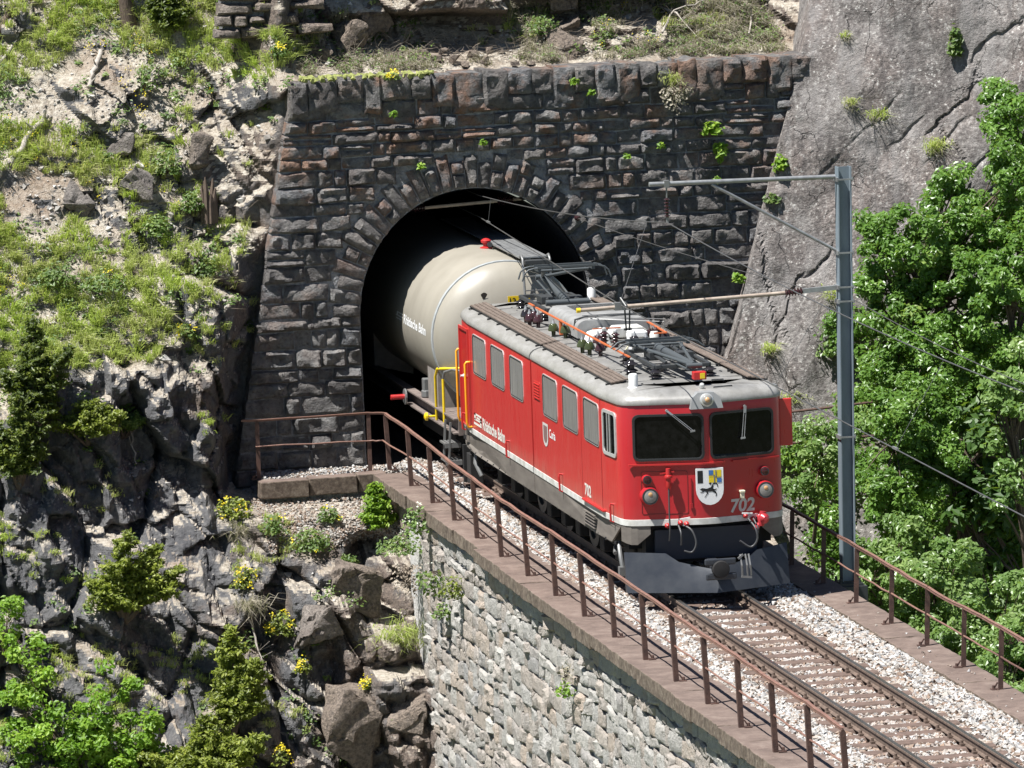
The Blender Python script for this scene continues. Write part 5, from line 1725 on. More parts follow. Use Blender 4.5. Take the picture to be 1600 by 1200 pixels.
for (yy, zz) in ((14.2, .62), (14.15, .33)):
    for k in range(5): mb.box(-1.36 + .06 * k, -1.32 + .06 * k, yy - .25, yy + .2, zz, zz + .03)
    mb.box(-1.36, -1.08, yy - .27, yy - .24, zz - .05, zz + .03)
mb.bar((-1.3, 14.4, .3), (-1.25, 14.4, 1.0), .03, .05, (0, 1, 0)); mb.bar((-1.3, 13.95, .3), (-1.25, 13.95, 1.0), .03, .05, (0, 1, 0))
obj('step', mb, MT['steel'], wag)
mb = MB(); mb.lathe((-1.25, 15.65, .90), (-1, 0, 0), [(.02, -.06), (.02, .06), (.07, .07), (.07, .11), (.03, .13)], 12); obj('brake_crank', mb, MT['yellow'], wag)
mb = MB(); mb.cyl((-1.30, 17.85, .98), (-1.55, 17.85, .98), .045, 10); hw_ = obj('brake_handle', mb, MT['redpart'], wag)
mb = MB(); mb.lathe((-1.28, 17.85, .98), (-1, 0, 0), [(.14, 0), (.14, .03)], 16); obj('brake_wheel', mb, MT['steel'], hw_)
mb = MB(); mb.cyl((-1.12, 16.75, 1.09), (-1.12, 16.75, 1.22), .09, 12); mb.box(-1.18, -1.05, 16.68, 16.85, 1.2, 1.42); obj('valve_box', mb, MT['steel'], wag, bevel=.02)
mb = MB(); mb.box(-.12, .12, 13.2, 13.8, .72, .96); mb.lathe((0, 13.35, .84), (0, -1, 0), [(.2, 0), (.22, .05), (.05, .07)], 16); obj('coupler', mb, MT['under'], wag)
for yc in (15.7, 17.5):
    mb = MB(); mb.cyl((-.62, yc, .375), (.62, yc, .375), .06, 10)
    for sgn in (-1, 1): mb.lathe((sgn * .5, yc, .378), (sgn, 0, 0), [(.41, -.045), (.41, -.015), (.375, -.01), (.37, .09), (.26, .1), (.24, .05), (.1, .05), (.1, .12)], 24)
    obj('wheelset', mb, MT['dsteel'], wag, smooth=40)
mb = MB(); mb.box(-.95, -.8, 15.1, 18.1, .45, .62); mb.box(.8, .95, 15.1, 18.1, .45, .62); mb.box(-.8, .8, 16.4, 16.8, .45, .8); obj('bogie', mb, MT['under'], wag)

# ================================================================== CATENARY MAST AND WIRES
MX, MY = 2.80, 2.6
mast = thing('catenary_mast', 'blue-grey steel catenary mast with tube arms standing outside the right railing', 'catenary mast', (MX, MY, -.3))
mb = MB()
zt, zb = 6.12, -.30
lean = .016
def mp(dx, dy, z): return (MX - .05 + dx + lean * (z - zb), MY + dy, z)
for (a, b, c, d) in ((-.105, -.09, -.105, .105), (.09, .105, -.105, .105), (-.0895, .0895, -.005, .005)):
    mb.add([mp(a, c, zb), mp(b, c, zb), mp(b, d, zb), mp(a, d, zb), mp(a, c, zt), mp(b, c, zt), mp(b, d, zt), mp(a, d, zt)], [(3, 2, 1, 0), (4, 5, 6, 7), (0, 1, 5, 4), (1, 2, 6, 5), (2, 3, 7, 6), (3, 0, 4, 7)])
post = obj('mast_post', mb, MT['galv'], mast)
mb = MB(); mb.box(MX - .25, MX + .15, MY - .2, MY + .2, -.36, -.32); mb.box(MX - .22, MX + .12, MY - .17, MY + .17, -.34, -.305)
for sx_ in (-.2, .1):
    for sy_ in (-.15, .15): mb.cyl((MX + sx_, MY + sy_, -.32), (MX + sx_, MY + sy_, -.24), .02, 6)
mb.box(2.0, 3.0, MY - .25, MY + .25, -1.1, -.36)
obj('base_plate', mb, MT['dsteel'], mast)
mb = MB()
for z in (5.93, 4.80, 4.27, 4.05, 1.95):
    c0 = mp(0, 0, z)
    mb.box(c0[0] - .115, c0[0] + .12, MY - .125, MY - .108, z - .012, z + .012); mb.box(c0[0] - .13, c0[0] - .106, MY - .12, MY + .12, z - .03, z + .03)
    mb.box(c0[0] + .106, c0[0] + .125, MY - .13, MY - .10, z - .03, z + .03)
pieces('clamp', mb, MT['alu'], mast)
mb = MB(); mb.tube([(-.20, MY, 6.0), (2.72, MY, 5.97)], .035, 10); obj('upper_arm', mb, MT['alu'], mast, smooth=50)
mb = MB(); mb.tube([(.78, MY, 5.95), (2.73, MY, 4.82)], .024, 8); obj('diagonal_stay', mb, MT['alu'], mast, smooth=50)
mb = MB(); mb.tube([(-1.35, MY, 4.13), (1.88, MY, 4.22)], .030, 10); obj('registration_tube', mb, MT['tube'], mast, smooth=50)
mb = MB(); mb.cyl((-1.39, MY, 4.129), (-1.33, MY, 4.131), .038, 10); obj('tube_cap', mb, MT['yellow'], mast, smooth=50)
mb = MB(); mb.bar((2.16, MY, 4.235), (2.74, MY, 4.265), .06, .07); obj('bracket', mb, MT['alu'], mast)
def rod_ins(a, b, r, n, parent, m):
    a, b = Vector(a), Vector(b); L = (b - a).length
    pr = [(r * .45, 0)]
    for k in range(n):
        t = L * k / n; dz = L / n
        pr += [(r * .45, t + dz * .2), (r, t + dz * .45), (r * .9, t + dz * .6), (r * .45, t + dz * .8)]
    pr.append((r * .45, L))
    mb = MB(); mb.lathe(a, b - a, pr, 12)
    return obj('insulator', mb, m, parent, smooth=50)
rod_ins((1.88, MY, 4.22), (2.16, MY, 4.235), .065, 6, mast, MT['ins'])
rod_ins((.07, MY, 5.78), (.07, MY, 5.48), .05, 6, mast, MT['ins'])
mb = MB(); mb.cyl((.07, MY, 5.97), (.07, MY, 5.76), .014, 6); mb.box(.03, .11, MY - .04, MY + .04, 5.94, 6.05); mb.cyl((.07, MY, 5.5), (.07, MY, 5.40), .02, 6)
obj('hanger', mb, MT['steel'], mast)
mb = MB()
for s_ in (-.04, .04): mb.bar((-.60 + s_, MY, 4.13), (-.60 + s_ * .6, MY, 3.78), .02, .03, (0, 1, 0))
mb.bar((-.66, MY, 3.80), (-.54, MY, 3.80), .03, .03); obj('steady_drop', mb, MT['dsteel'], mast)
mb = MB(); mb.box(-.80, -.62, MY - .05, MY + .05, 4.10, 4.22); mb.tube([(-.7, MY, 4.22), (-.72, MY - .1, 4.30), (-.66, MY - .2, 4.18)], .012, 6); obj('wire_clamp', mb, MT['steel'], mast)

def wire_path(pts, n=10, sag=0.0):
    out = []
    for a, b in zip(pts[:-1], pts[1:]):
        a, b = Vector(a), Vector(b)
        for k in range(n):
            t = k / n; q = a.lerp(b, t); q.z -= sag * 4 * t * (1 - t) * ((b - a).length / 20); out.append(q)
    out.append(Vector(pts[-1]))
    return out
cw = [(.20, 30, 4.0), (.17, 18, 4.02), (-.70, MY, 4.175), (-1.05, -22, 4.22), (-1.2, -40, 4.25)]
mb = MB(); mb.tube(wire_path(cw), .009, 6)
c_w = thing('contact_wire', 'lower overhead wire running from the tunnel crown over the locomotive roof', 'overhead wire', (0, 18, 4))
obj('wire', mb, MT['wire'], c_w)
mw_ = [(.2, 30, 4.5), (.18, 18, 4.40), (.07, MY, 5.40), (-.38, -20, 5.42), (-.6, -40, 5.5)]
m_w = thing('messenger_wire', 'upper overhead wire hung from the insulator of the long tube arm', 'overhead wire', (0, 18, 4.4))
mp_ = wire_path(mw_, 10, .12)
mb = MB(); mb.tube(mp_, .009, 6); obj('wire', mb, MT['wire'], m_w)
def at_y(pts, y):
    P = [Vector(p) for p in pts]
    for a, b in zip(P[:-1], P[1:]):
        if (a.y - y) * (b.y - y) <= 0: return a.lerp(b, (y - a.y) / (b.y - a.y))
for (y0, y1) in ((17.0, 17.0), (4.1, 2.7), (-8, -8), (-15, -15)):
    a, b = at_y(mp_, y0), at_y(cw, y1)
    mb = MB(); mb.tube([a, b], .004, 5); obj('dropper', mb, MT['wire'], m_w)
    mb = MB(); mb.box(b.x - .015, b.x + .015, b.y - .12, b.y + .12, b.z - .005, b.z + .025); obj('dropper_clip', mb, MT['steel'], m_w)
fw = [(1.82, 17.6, 3.96), (2.96, MY - .12, 4.06), (2.66, -8, 4.04), (2.3, -30, 4.1)]
f_w = thing('feeder_wire', 'thin return wire leading from the portal wall past the mast to the trees', 'overhead wire', (1.8, 17.6, 3.9))
mb = MB(); mb.tube(wire_path(fw, 10, .10), .007, 6); obj('wire', mb, MT['wire'], f_w)
mb = MB(); mb.lathe((1.82, 17.62, 3.96), (0, 1, 0), [(.03, -.08), (.05, -.03), (.03, .0), (.05, .05), (.02, .12)], 10); obj('wall_anchor', mb, MT['ins'], f_w)
# tunnel cross tube with insulators
ct = thing('tunnel_cross_tube', 'dull cross tube with ribbed insulators just inside the tunnel crown', 'catenary support', (0, 18.6, 4.2))
mb = MB(); mb.tube([(-1.15, 18.5, 4.17), (1.25, 18.5, 4.27)], .03, 8); obj('tube', mb, MT['tube'], ct)
for x in (-.85, .72):
    rod_ins((x - .14, 18.5, 4.182 + (x + .85) * .04), (x + .14, 18.5, 4.194 + (x + .85) * .04), .09, 6, ct, MT['ins'])

# ================================================================== VEGETATION, ROCKS AND WOOD
def leaf_quads(C, Nrm, size, rg, aspect=1.75):
    """diamond leaves folded a little along the midrib: 4 verts, 2 tris each"""
    n = len(C)
    t = rg.normal(0, 1, (n, 3)); t -= Nrm * (t * Nrm).sum(1, keepdims=True)
    t /= np.linalg.norm(t, axis=1)[:, None] + 1e-9
    b = np.cross(Nrm, t)
    s = size[:, None] if np.ndim(size) else np.full((n, 1), size)
    v0 = C - t * s * .5 * aspect; v2 = C + t * s * .5 * aspect
    v1 = C + b * s * .5 + Nrm * s * .18; v3 = C - b * s * .5 + Nrm * s * .18
    V = np.stack([v0, v1, v2, v3], 1).reshape(-1, 3)
    i = np.arange(n)[:, None] * 4
    F = np.concatenate([i + np.array([[0, 1, 2]]), i + np.array([[0, 2, 3]])], 1).reshape(-1, 3)
    return V, F

def crown_points(center, rad, nclump, per, rg, cl=.28, flat_=.75, shell=.55):
    """leaf positions in clumps spread through an uneven ellipsoid"""
    d = rg.normal(0, 1, (nclump, 3)); d /= np.linalg.norm(d, axis=1)[:, None]
    r = shell + (1 - shell) * rg.uniform(0, 1, nclump) ** .6
    r *= 1 + .22 * rg.normal(0, 1, nclump)
    cc = np.array(center) + d * r[:, None] * np.array(rad)
    cs = cl * rg.uniform(.6, 1.35, nclump)
    k = np.repeat(np.arange(nclump), per)
    q = rg.normal(0, 1, (len(k), 3)); q /= np.linalg.norm(q, axis=1)[:, None]
    q *= rg.uniform(.15, 1, (len(k), 1)) ** .5
    q[:, 2] *= flat_
    P = cc[k] + q * cs[k][:, None]
    up = np.array([-.25, -.35, .75])
    N = q * .8 + up + rg.normal(0, .45, (len(k), 3))
    N /= np.linalg.norm(N, axis=1)[:, None]
    tint = np.clip(rg.uniform(0, 1, nclump)[k] * .55 + rg.uniform(0, 1, len(k)) * .45, 0, 1)
    return P, N, tint, cc

def broadleaf(name, label, base, crowns, leafm, leaf, rg, cat='tree', per=60, dens=34, trunk=.09, cl=.30, group=None):
    """crowns: list of (centre, radii); trunk from base, limbs to clump centres"""
    t = thing(name, label, cat, base, group)
    base = Vector(base)
    Ps, Ns, Ts, ccs = [], [], [], []
    for (c, r) in crowns:
        vol = (r[0] * r[1] * r[2]) ** (2 / 3)
        P, N, T, cc = crown_points(c, r, max(6, int(dens * vol)), per, rg, cl)
        Ps.append(P); Ns.append(N); Ts.append(T); ccs.append(cc)
    P = np.concatenate(Ps); N = np.concatenate(Ns); T = np.concatenate(Ts)
    V, F = leaf_quads(P, N, leaf * rg.uniform(.65, 1.3, len(P)), rg)
    co = raw_mesh('crown', V, F, leafm, t, rnd=np.repeat(T, 2))
    mb = MB()
    c0 = Vector(crowns[0][0])
    mid_ = base.lerp(c0, .55) + Vector((rg.uniform(-.15, .15), rg.uniform(-.15, .15), 0))
    mb.tube([base - Vector((0, 0, .3)), base.lerp(mid_, .5), mid_, c0], [trunk, trunk * .85, trunk * .7, trunk * .35], 8)
    for cc in ccs:
        idx = rg.choice(len(cc), min(len(cc), 9), replace=False)
        for i in idx:
            e = Vector(cc[i]); s0 = mid_.lerp(c0, rg.uniform(0, 1))
            m_ = s0.lerp(e, .5) + Vector((0, 0, .06))
            mb.tube([s0, m_, e], [trunk * .35, trunk * .22, trunk * .08], 5)
    obj('trunk', mb, MT['bark'], t, smooth=50)
    return t

def needle_shrub(name, label, base, h, rw, leafm, rg, upright=True, cat='shrub', tiers=None, sz=.05, n=None, lean=(0, 0), group=None):
    """small conifer: drooping fans of needle sprays around a stem"""
    t = thing(name, label, cat, base, group)
    base = Vector(base)
    nb = int(1.35 * n) if n else int(26 + 36 * h)
    nl = 1 if sz > .04 else (3 if upright else 6)
    mb = MB(); Ps, Ns, Ts = [], [], []
    for li in range(nl):
        sp_ = rw * (.55 if upright else .95)
        tip = base + Vector((lean[0] + rg.uniform(-1, 1) * sp_ * (li > 0), lean[1] - rg.uniform(0, .5) * sp_, h * (1 if li == 0 else rg.uniform(.35, .8))))
        mid_ = base.lerp(tip, .5) + Vector((rg.uniform(-.08, .08), rg.uniform(-.08, .04), rg.uniform(-.05, .05)))
        mb.tube([base - Vector((0, -.1, .15)), mid_, tip], [.03 * h + .010, .016 * h + .006, .004], 6)
        wl = rw * (1.0 if nl == 1 else .55)
        for i in range(nb // nl):
            f = rg.uniform(.08, 1) ** .85
            a = rg.uniform(0, 2 * math.pi)
            L = wl * (1 - f) ** .7 * rg.uniform(.4, 1.3) + .07
            o = base.lerp(mid_, f * 2) if f < .5 else mid_.lerp(tip, f * 2 - 1)
            dr = Vector((math.cos(a), math.sin(a), rg.uniform(.0, .9))).normalized()
            e = o + dr * L
            if i % 2 == 0:
                mb.tube([o, e], [.007, .003], 4)
            m = max(10, int(55 * L / .35))
            s = rg.uniform(.15, 1, m)
            p = np.array(o) + np.array(dr) * (L * s)[:, None] + rg.normal(0, 1, (m, 3)) * np.array([.045, .045, .028]) * (.4 + L)
            nn = rg.normal(0, .55, (m, 3)) + np.array([-.2, -.3, .8])
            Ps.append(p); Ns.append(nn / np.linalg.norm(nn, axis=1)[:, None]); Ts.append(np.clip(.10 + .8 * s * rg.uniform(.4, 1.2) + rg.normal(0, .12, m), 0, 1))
    P = np.concatenate(Ps); N = np.concatenate(Ns); T = np.concatenate(Ts)
    V, F = leaf_quads(P, N, sz * rg.uniform(.6, 1.4, len(P)), rg, 2.1)
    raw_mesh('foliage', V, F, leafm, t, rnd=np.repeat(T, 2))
    obj('stem', mb, MT['bark'], t)
    return t

def blades(P, Nn, L, W, rg, droop=.5):
    """bent grass blades, 2 segments: 5 verts, 3 tris"""
    n = len(P)
    dr = np.array([0, -.25, 1.0]) + Nn * .55 + rg.normal(0, .38, (n, 3)); dr /= np.linalg.norm(dr, axis=1)[:, None]
    side = rg.normal(0, 1, (n, 3)); side -= dr * (side * dr).sum(1, keepdims=True); side /= np.linalg.norm(side, axis=1)[:, None]
    out = dr * np.array([1, 1, .0]) + rg.normal(0, .3, (n, 3)) * np.array([1, 1, 0])
    m = P + dr * (L * .55)[:, None]
    e = P + dr * (L * .85)[:, None] + out * (L * droop)[:, None] - np.array([0, 0, 1]) * (L * droop * .5)[:, None]
    w = W[:, None]
    V = np.stack([P - side * w, P + side * w, m - side * w * .7, m + side * w * .7, e], 1).reshape(-1, 3)
    i = np.arange(n)[:, None] * 5
    F = np.concatenate([i + np.array([[0, 1, 3]]), i + np.array([[0, 3, 2]]), i + np.array([[2, 3, 4]])], 1).reshape(-1, 3)
    return V, F

def herb(name, label, base, r, leafm, rg, flowers=0, fm=None, h=.3, leaf=.035, n=260, cat='plant', hang=False, group=None, fl=.03):
    """low leafy plant with optional blossom heads"""
    t = thing(name, label, cat, base, group)
    b = np.array(base)
    d = rg.normal(0, 1, (n, 3)); d /= np.linalg.norm(d, axis=1)[:, None]
    d[:, 2] = np.abs(d[:, 2]) * (1 if not hang else -1)
    d *= (rg.uniform(.1, 1, (n, 1)) ** .5) * (1 + .25 * fbm(d[:, :1] * 2 + b[0], d[:, 1:2] * 2, d[:, 2:] * 2, 2, 3))
    P = b + d * np.array([r, r * .8, h]) + np.array([0, -.05, 0])
    N = d * .6 + np.array([-.2, -.35, .7]) + rg.normal(0, .4, (n, 3)); N /= np.linalg.norm(N, axis=1)[:, None]
    V, F = leaf_quads(P, N, leaf * rg.uniform(.6, 1.4, n), rg, 1.7)
    raw_mesh('leaves', V, F, leafm, t, rnd=np.repeat(rg.uniform(0, 1, n), 2))
    mb = MB()
    for i in range(10):
        e = P[rg.integers(n)]; mb.tube([b, (b + e) / 2 + np.array([0, 0, .02]), e], [.007, .005, .003], 4)
    obj('stems', mb, MT['bark'], t)
    if flowers:
        k = rg.integers(0, max(3, flowers // 9), flowers)
        hc = rg.normal(0, 1, (max(3, flowers // 9), 3)); hc /= np.linalg.norm(hc, axis=1)[:, None]; hc[:, 2] = np.abs(hc[:, 2])
        Q = b + hc[k] * np.array([r, r * .8, h]) * .95 + rg.normal(0, .03, (flowers, 3)) + np.array([0, -.07, .03])
        N = np.array([-.2, -.5, .8]) + rg.normal(0, .4, (flowers, 3)); N /= np.linalg.norm(N, axis=1)[:, None]
        V, F = leaf_quads(Q, N, fl * rg.uniform(.7, 1.4, flowers), rg, 1.1)
        raw_mesh('blossoms', V, F, fm or MT['flower'], t, rnd=np.repeat(rg.uniform(0, 1, flowers), 2))
    return t

def boulder_mesh(r, seed, rg):
    """angular rock: convex hull of random points on a stretched sphere"""
    bm = bmesh.new()
    rs = np.random.default_rng(seed)
    for i in range(10):
        d = rs.normal(0, 1, 3); d = np.sign(d) * np.abs(d / np.linalg.norm(d)) ** .40
        bm.verts.new(d * np.array(r) * rs.uniform(.75, 1.0))
    bmesh.ops.convex_hull(bm, input=bm.verts)
    for v in [v for v in bm.verts if not v.link_faces]: bm.verts.remove(v)
    bmesh.ops.bevel(bm, geom=list(bm.edges), offset=min(r) * .05, segments=1, affect='EDGES')
    bmesh.ops.triangulate(bm, faces=bm.faces)
    for _ in range(3):
        bmesh.ops.subdivide_edges(bm, edges=[e for e in bm.edges if e.calc_length() > .09], cuts=1)
        bmesh.ops.triangulate(bm, faces=bm.faces)
    co = np.array([v.co for v in bm.verts]); q = co * 3.2 + seed
    fz, gz_, _c = facets(co[:, 0] * 3.1 + seed + co[:, 1] * 2, co[:, 2] * 3.1 + co[:, 1] * 1.7, seed)
    nn = fbm(q[:, 0], q[:, 1], q[:, 2], 3, 3) * .018 + fz * .05 - np.exp(-gz_ / .08) * .05
    ln = np.linalg.norm(co, axis=1)[:, None] + 1e-6
    co = co + co / ln * (nn * min(1, 3 * min(r)))[:, None]
    for v, c_ in zip(bm.verts, co): v.co = c_
    mb = MB()
    bm.verts.index_update()
    mb.v = [tuple(v.co) for v in bm.verts]; mb.f = [tuple(v.index for v in f.verts) for f in bm.faces]
    bm.free()
    return mb

def boulder(label, x, z, r, seed, rot=0, out=.35, name='boulder'):
    p, n = hill_at(x, z)
    mb = boulder_mesh(r, seed, rng)
    c = p - Vector((0, min(r[1], .3) * out, 0))
    m = Matrix.Rotation(R(rot), 3, 'Y')
    mb.v = [tuple(m @ Vector(v) + c) for v in mb.v]
    o = obj(name, mb, MT['boulder'], smooth=25)
    return tag(o, label, 'rock')

# ---- grass on the slope and the ledges
rg = np.random.default_rng(101)
def slope_field(n, seed, zmin, zmax, thr, dens_seed, xlo=GX0 + .3, xhi=6.0):
    r = np.random.default_rng(seed)
    x = r.uniform(xlo, xhi, n); z = r.uniform(zmin, zmax, n)
    i = ((x - GX0) / ST).astype(int).clip(3, nx - 4); j = ((z - GZ0) / ST).astype(int).clip(3, nz - 4)
    gxx = (yh[i + 3, j] - yh[i - 3, j]) / (6 * ST); gzz = (yh[i, j + 3] - yh[i, j - 3]) / (6 * ST)
    N = np.stack([gxx, -np.ones(n), gzz], 1); N /= np.linalg.norm(N, axis=1)[:, None]
    m = fbm(x * .7, 4, z * 1.1, 3, dens_seed)
    bad = ((x > edge_x(z) - .05) & (z > -.5) & (z < 6.7)) | (x > slab_x(z) - .1) | ((x > -2.6) & (z < -.3))
    ok = (N[:, 2] > thr) & ~bad
    return x, z, yh_lerp(x, z), N, m, ok, r
tufts = []
x, z, y, N, m, ok, r = slope_field(15000, 5, 2.0, 10.4, .26, 61)
nw_ = sstep(edge_x(z) - 2.4, edge_x(z) - 1.2, x) * sstep(3.4, 4.2, z) * sstep(6.9, 6.4, z)
ok &= (m > -.30 + .26 * sstep(4.2, 5.8, z)) & (r.uniform(0, 1, len(x)) < np.where(x > -3, .25, .8)) & (r.uniform(0, 1, len(x)) > nw_ * .9)
tufts.append((x[ok], y[ok], z[ok], N[ok], r.uniform(.12, .32, ok.sum())))
x, z, y, N, m, ok, r = slope_field(8000, 6, -6.5, 2.6, .40, 62)
ok &= (m > .10)
tufts.append((x[ok], y[ok], z[ok], N[ok], r.uniform(.07, .17, ok.sum())))
tx, ty, tz, tn, tl = [np.concatenate([t[k] for t in tufts]) for k in range(5)]
print('tufts', len(tx))
per = 26
k = np.repeat(np.arange(len(tx)), per)
P = np.stack([tx, ty, tz], 1)[k] + rg.normal(0, 1, (len(k), 3)) * np.array([.045, .03, .02])
V, F = blades(P, tn[k], tl[k] * rg.uniform(.6, 1.3, len(k)), rg.uniform(.005, .010, len(k)), rg, .4)
tt = np.clip(.74 + .5 * fbm(tx * .9, 8, tz * .9, 3, 9), 0, 1)[k] * rg.uniform(.35, 1.1, len(k))
tag(raw_mesh('grass', V, F, MT['grass'], rnd=np.repeat(np.clip(tt, 0, 1), 3)), 'green and straw-coloured grass tufts over the slope and rock ledges', None, kind='stuff')

# small leafy ground plants between the grass
x, z, y, N, m, ok, r = slope_field(5200, 15, -6.0, 10.2, .30, 63)
ok &= (m > -.05) & (r.uniform(0, 1, len(x)) < np.where(z < 2, .5, .9))
k = np.repeat(np.arange(ok.sum()), 22)
P0 = np.stack([x[ok], y[ok], z[ok]], 1); sc = r.uniform(.05, .16, len(P0))
d = r.normal(0, 1, (len(k), 3)); d[:, 2] = np.abs(d[:, 2]) * 1.1; d[:, 1] -= .5
P = P0[k] + d * sc[k][:, None] * .6
N_ = d * .3 + np.array([-.2, -.4, .8]); N_ /= np.linalg.norm(N_, axis=1)[:, None]
V, F = leaf_quads(P, N_, r.uniform(.022, .05, len(k)), r, 1.7)
tag(raw_mesh('ground_cover', V, F, MT['leaf_herb'], rnd=np.repeat(np.clip(r.uniform(0, 1, len(P0))[k] * .7 + r.uniform(0, .3, len(k)), 0, 1), 2)), 'low leafy ground plants scattered between grass and rocks', None, kind='stuff')
# yellow blossoms sprinkled over the slope
x, z, y, N, m, ok, r = slope_field(1500, 25, .5, 9.5, .25, 64)
ok &= (m > .28)
k = np.repeat(np.arange(ok.sum()), 9)
P = np.stack([x[ok], y[ok] - .06, z[ok] + .10], 1)[k] + r.normal(0, 1, (len(k), 3)) * np.array([.06, .04, .035])
N_ = np.array([-.2, -.5, .8]) + r.normal(0, .4, (len(k), 3)); N_ /= np.linalg.norm(N_, axis=1)[:, None]
V, F = leaf_quads(P, N_, r.uniform(.015, .03, len(k)), r, 1.1)
tag(raw_mesh('yellow_flowers', V, F, MT['flower'], rnd=np.repeat(r.uniform(0, 1, len(k)), 2)), 'tiny yellow flowers dotted over the grassy slope', None, kind='stuff')
# loose stones and scree
x, z, y, N, m, ok, r = slope_field(16000, 35, -2.6, 10.2, .36, 65)
ok &= (r.uniform(0, 1, len(x)) < np.where(z < 2.2, .15, .9))
P = np.stack([x[ok], y[ok] - .01, z[ok] + .005], 1)
S = r.uniform(.012, .05, ok.sum()) * np.where(r.uniform(0, 1, ok.sum()) < .06, 2.3, 1)
V, F, nf = rock_cloud(P, S, r)
tag(raw_mesh('scree', V, F, MT['chips'], rnd=np.repeat(r.uniform(0, 1, len(P)), 8)), 'loose grey stone chips lying on the slope', None, kind='stuff')
# stony debris below the kerb and gravel spilt down beside it
r = np.random.default_rng(71)
n_ = 5200
x = r.uniform(-4.3, -1.95, n_); z = -.42 - .75 * r.uniform(0, 1, n_) ** 1.4
P = np.stack([x, yh_lerp(x, z) - .015, z + .012], 1)
V, F, nf = rock_cloud(P, r.uniform(.010, .034, n_), r)
tag(raw_mesh('gravel', V, F, MT['ballast'], rnd=np.repeat(r.uniform(0, .55, n_), 8)), 'brownish gravel spilling down the bank below the kerb stones', None, kind='stuff')
# dry twigs and litter above the coping
mb = MB(); r = random.Random(3)
for i in range(900):
    x_ = r.uniform(-2.6, 5.6); z_ = r.uniform(6.62, 7.6) if x_ > 1.5 else r.uniform(6.62, 7.0)
    p, n = hill_at(x_, z_)
    a = r.uniform(0, 6.28); L = r.uniform(.12, .55)
    e = p + Vector((math.cos(a) * L, -.1, math.sin(a) * L * .5 + .06))
    s_ = p + Vector((0, -.04, .03))
    mb.tube([s_, s_.lerp(e, .5) + Vector((r.uniform(-.04, .04), -.03, r.uniform(-.03, .04))), e], [.006, .005, .002], 4, False)
for i in range(200):
    x_ = r.uniform(-9.5, -3.6); z_ = r.uniform(2.6, 8.6)
    p, n = hill_at(x_, z_)
    a = r.uniform(0, 6.28); L = r.uniform(.1, .4)
    e = p + Vector((math.cos(a) * L, -.08, math.sin(a) * L * .8)); s_ = p + Vector((0, -.02, .02))
    mb.tube([s_, e], [.005, .002], 4, False)
tag(obj('dry_twigs', mb, MT['twig'], normals=False), 'tangle of dry grey twigs above the portal coping and on the slope', None, kind='stuff')

# bleached dry grass and weeds on the bench behind the coping
r = np.random.default_rng(909)
n_ = 950
x = r.uniform(-2.7, 5.9, n_); z = 6.6 + .95 * r.uniform(0, 1, n_) ** 1.3
ok = fbm(x * 1.3, 2, z * 1.3, 2, 5) > -.25
ok &= ~((np.abs(x + .2) < 1.3) & (z > 6.8))
x, z = x[ok], z[ok]
P0 = np.stack([x, yh_lerp(x, z) - .02, z], 1)
k = np.repeat(np.arange(len(x)), 24)
P = P0[k] + r.normal(0, 1, (len(k), 3)) * np.array([.06, .04, .02])
V, F = blades(P, np.tile(np.array([0, -1, .5]), (len(k), 1)), r.uniform(.10, .30, len(k)), r.uniform(.004, .008, len(k)), r, .8)
tag(raw_mesh('dry_grass', V, F, MT['drygrass'], rnd=np.repeat(np.clip(r.uniform(0, 1, len(k)), 0, 1), 3)), 'bleached dry grass and weeds on the bench behind the coping', None, kind='stuff')
k = np.repeat(np.arange(0, len(x), 3), 16)
P = P0[k] + r.normal(0, 1, (len(k), 3)) * np.array([.09, .06, .05]) + np.array([0, -.06, .08])
N_ = np.array([-.2, -.5, .8]) + r.normal(0, .4, (len(k), 3)); N_ /= np.linalg.norm(N_, axis=1)[:, None]
V, F = leaf_quads(P, N_, r.uniform(.02, .045, len(k)), r, 1.7)
tag(raw_mesh('bench_weeds', V, F, MT['leaf_herb'], rnd=np.repeat(r.uniform(0, 1, len(k)), 2)), 'small green weeds among the dry grass behind the coping', None, kind='stuff')

# ---- trees and shrubs to the right of the track
rg = np.random.default_rng(202)
def sb(x, z):
    p = slab_at(x, z); return (x, p.y - .1, z)
broadleaf('maple_tree', 'large maple with layered green leaves right of the mast', (6.9, 14.9, -1.0),
          [((6.75, 13.0, 3.5), (.75, .7, .75)), ((7.75, 13.1, 4.05), (.85, .7, .6)), ((6.3, 13.5, 3.95), (.42, .4, .35)), ((7.4, 12.7, 3.1), (.9, .7, .5)), ((6.35, 13.0, 2.45), (.6, .6, .55)), ((7.0, 12.4, 2.0), (.8, .6, .55)), ((6.1, 13.2, 3.1), (.4, .4, .5)), ((6.05, 12.8, 1.7), (.5, .5, .45)), ((7.3, 13.4, 4.6), (.5, .4, .3)), ((8.2, 12.9, 4.75), (.6, .5, .5))], MT['leaf_maple'], .052, rg, per=150, dens=80, trunk=.10, cl=.21)
broadleaf('maple_tree', 'maple at the right picture edge behind the descending wires', (8.6, 13.6, -1.5),
          [((8.0, 12.0, 2.8), (.8, .7, .8)), ((8.7, 12.3, 3.9), (.8, .6, .7)), ((8.3, 11.6, 1.7), (.7, .6, .5))], MT['leaf_maple'], .052, rg, per=150, dens=80, trunk=.10, cl=.21)
broadleaf('maple_branch_tree', 'slender tree reaching into the upper right corner before the rock', (9.3, 14.9, 3.2),
          [((8.75, 14.0, 5.55), (.5, .5, .75)), ((9.2, 14.0, 4.6), (.6, .5, .5)), ((8.5, 14.0, 6.2), (.25, .3, .3))], MT['leaf_maple'], .052, rg, per=130, dens=70, trunk=.06, cl=.22)
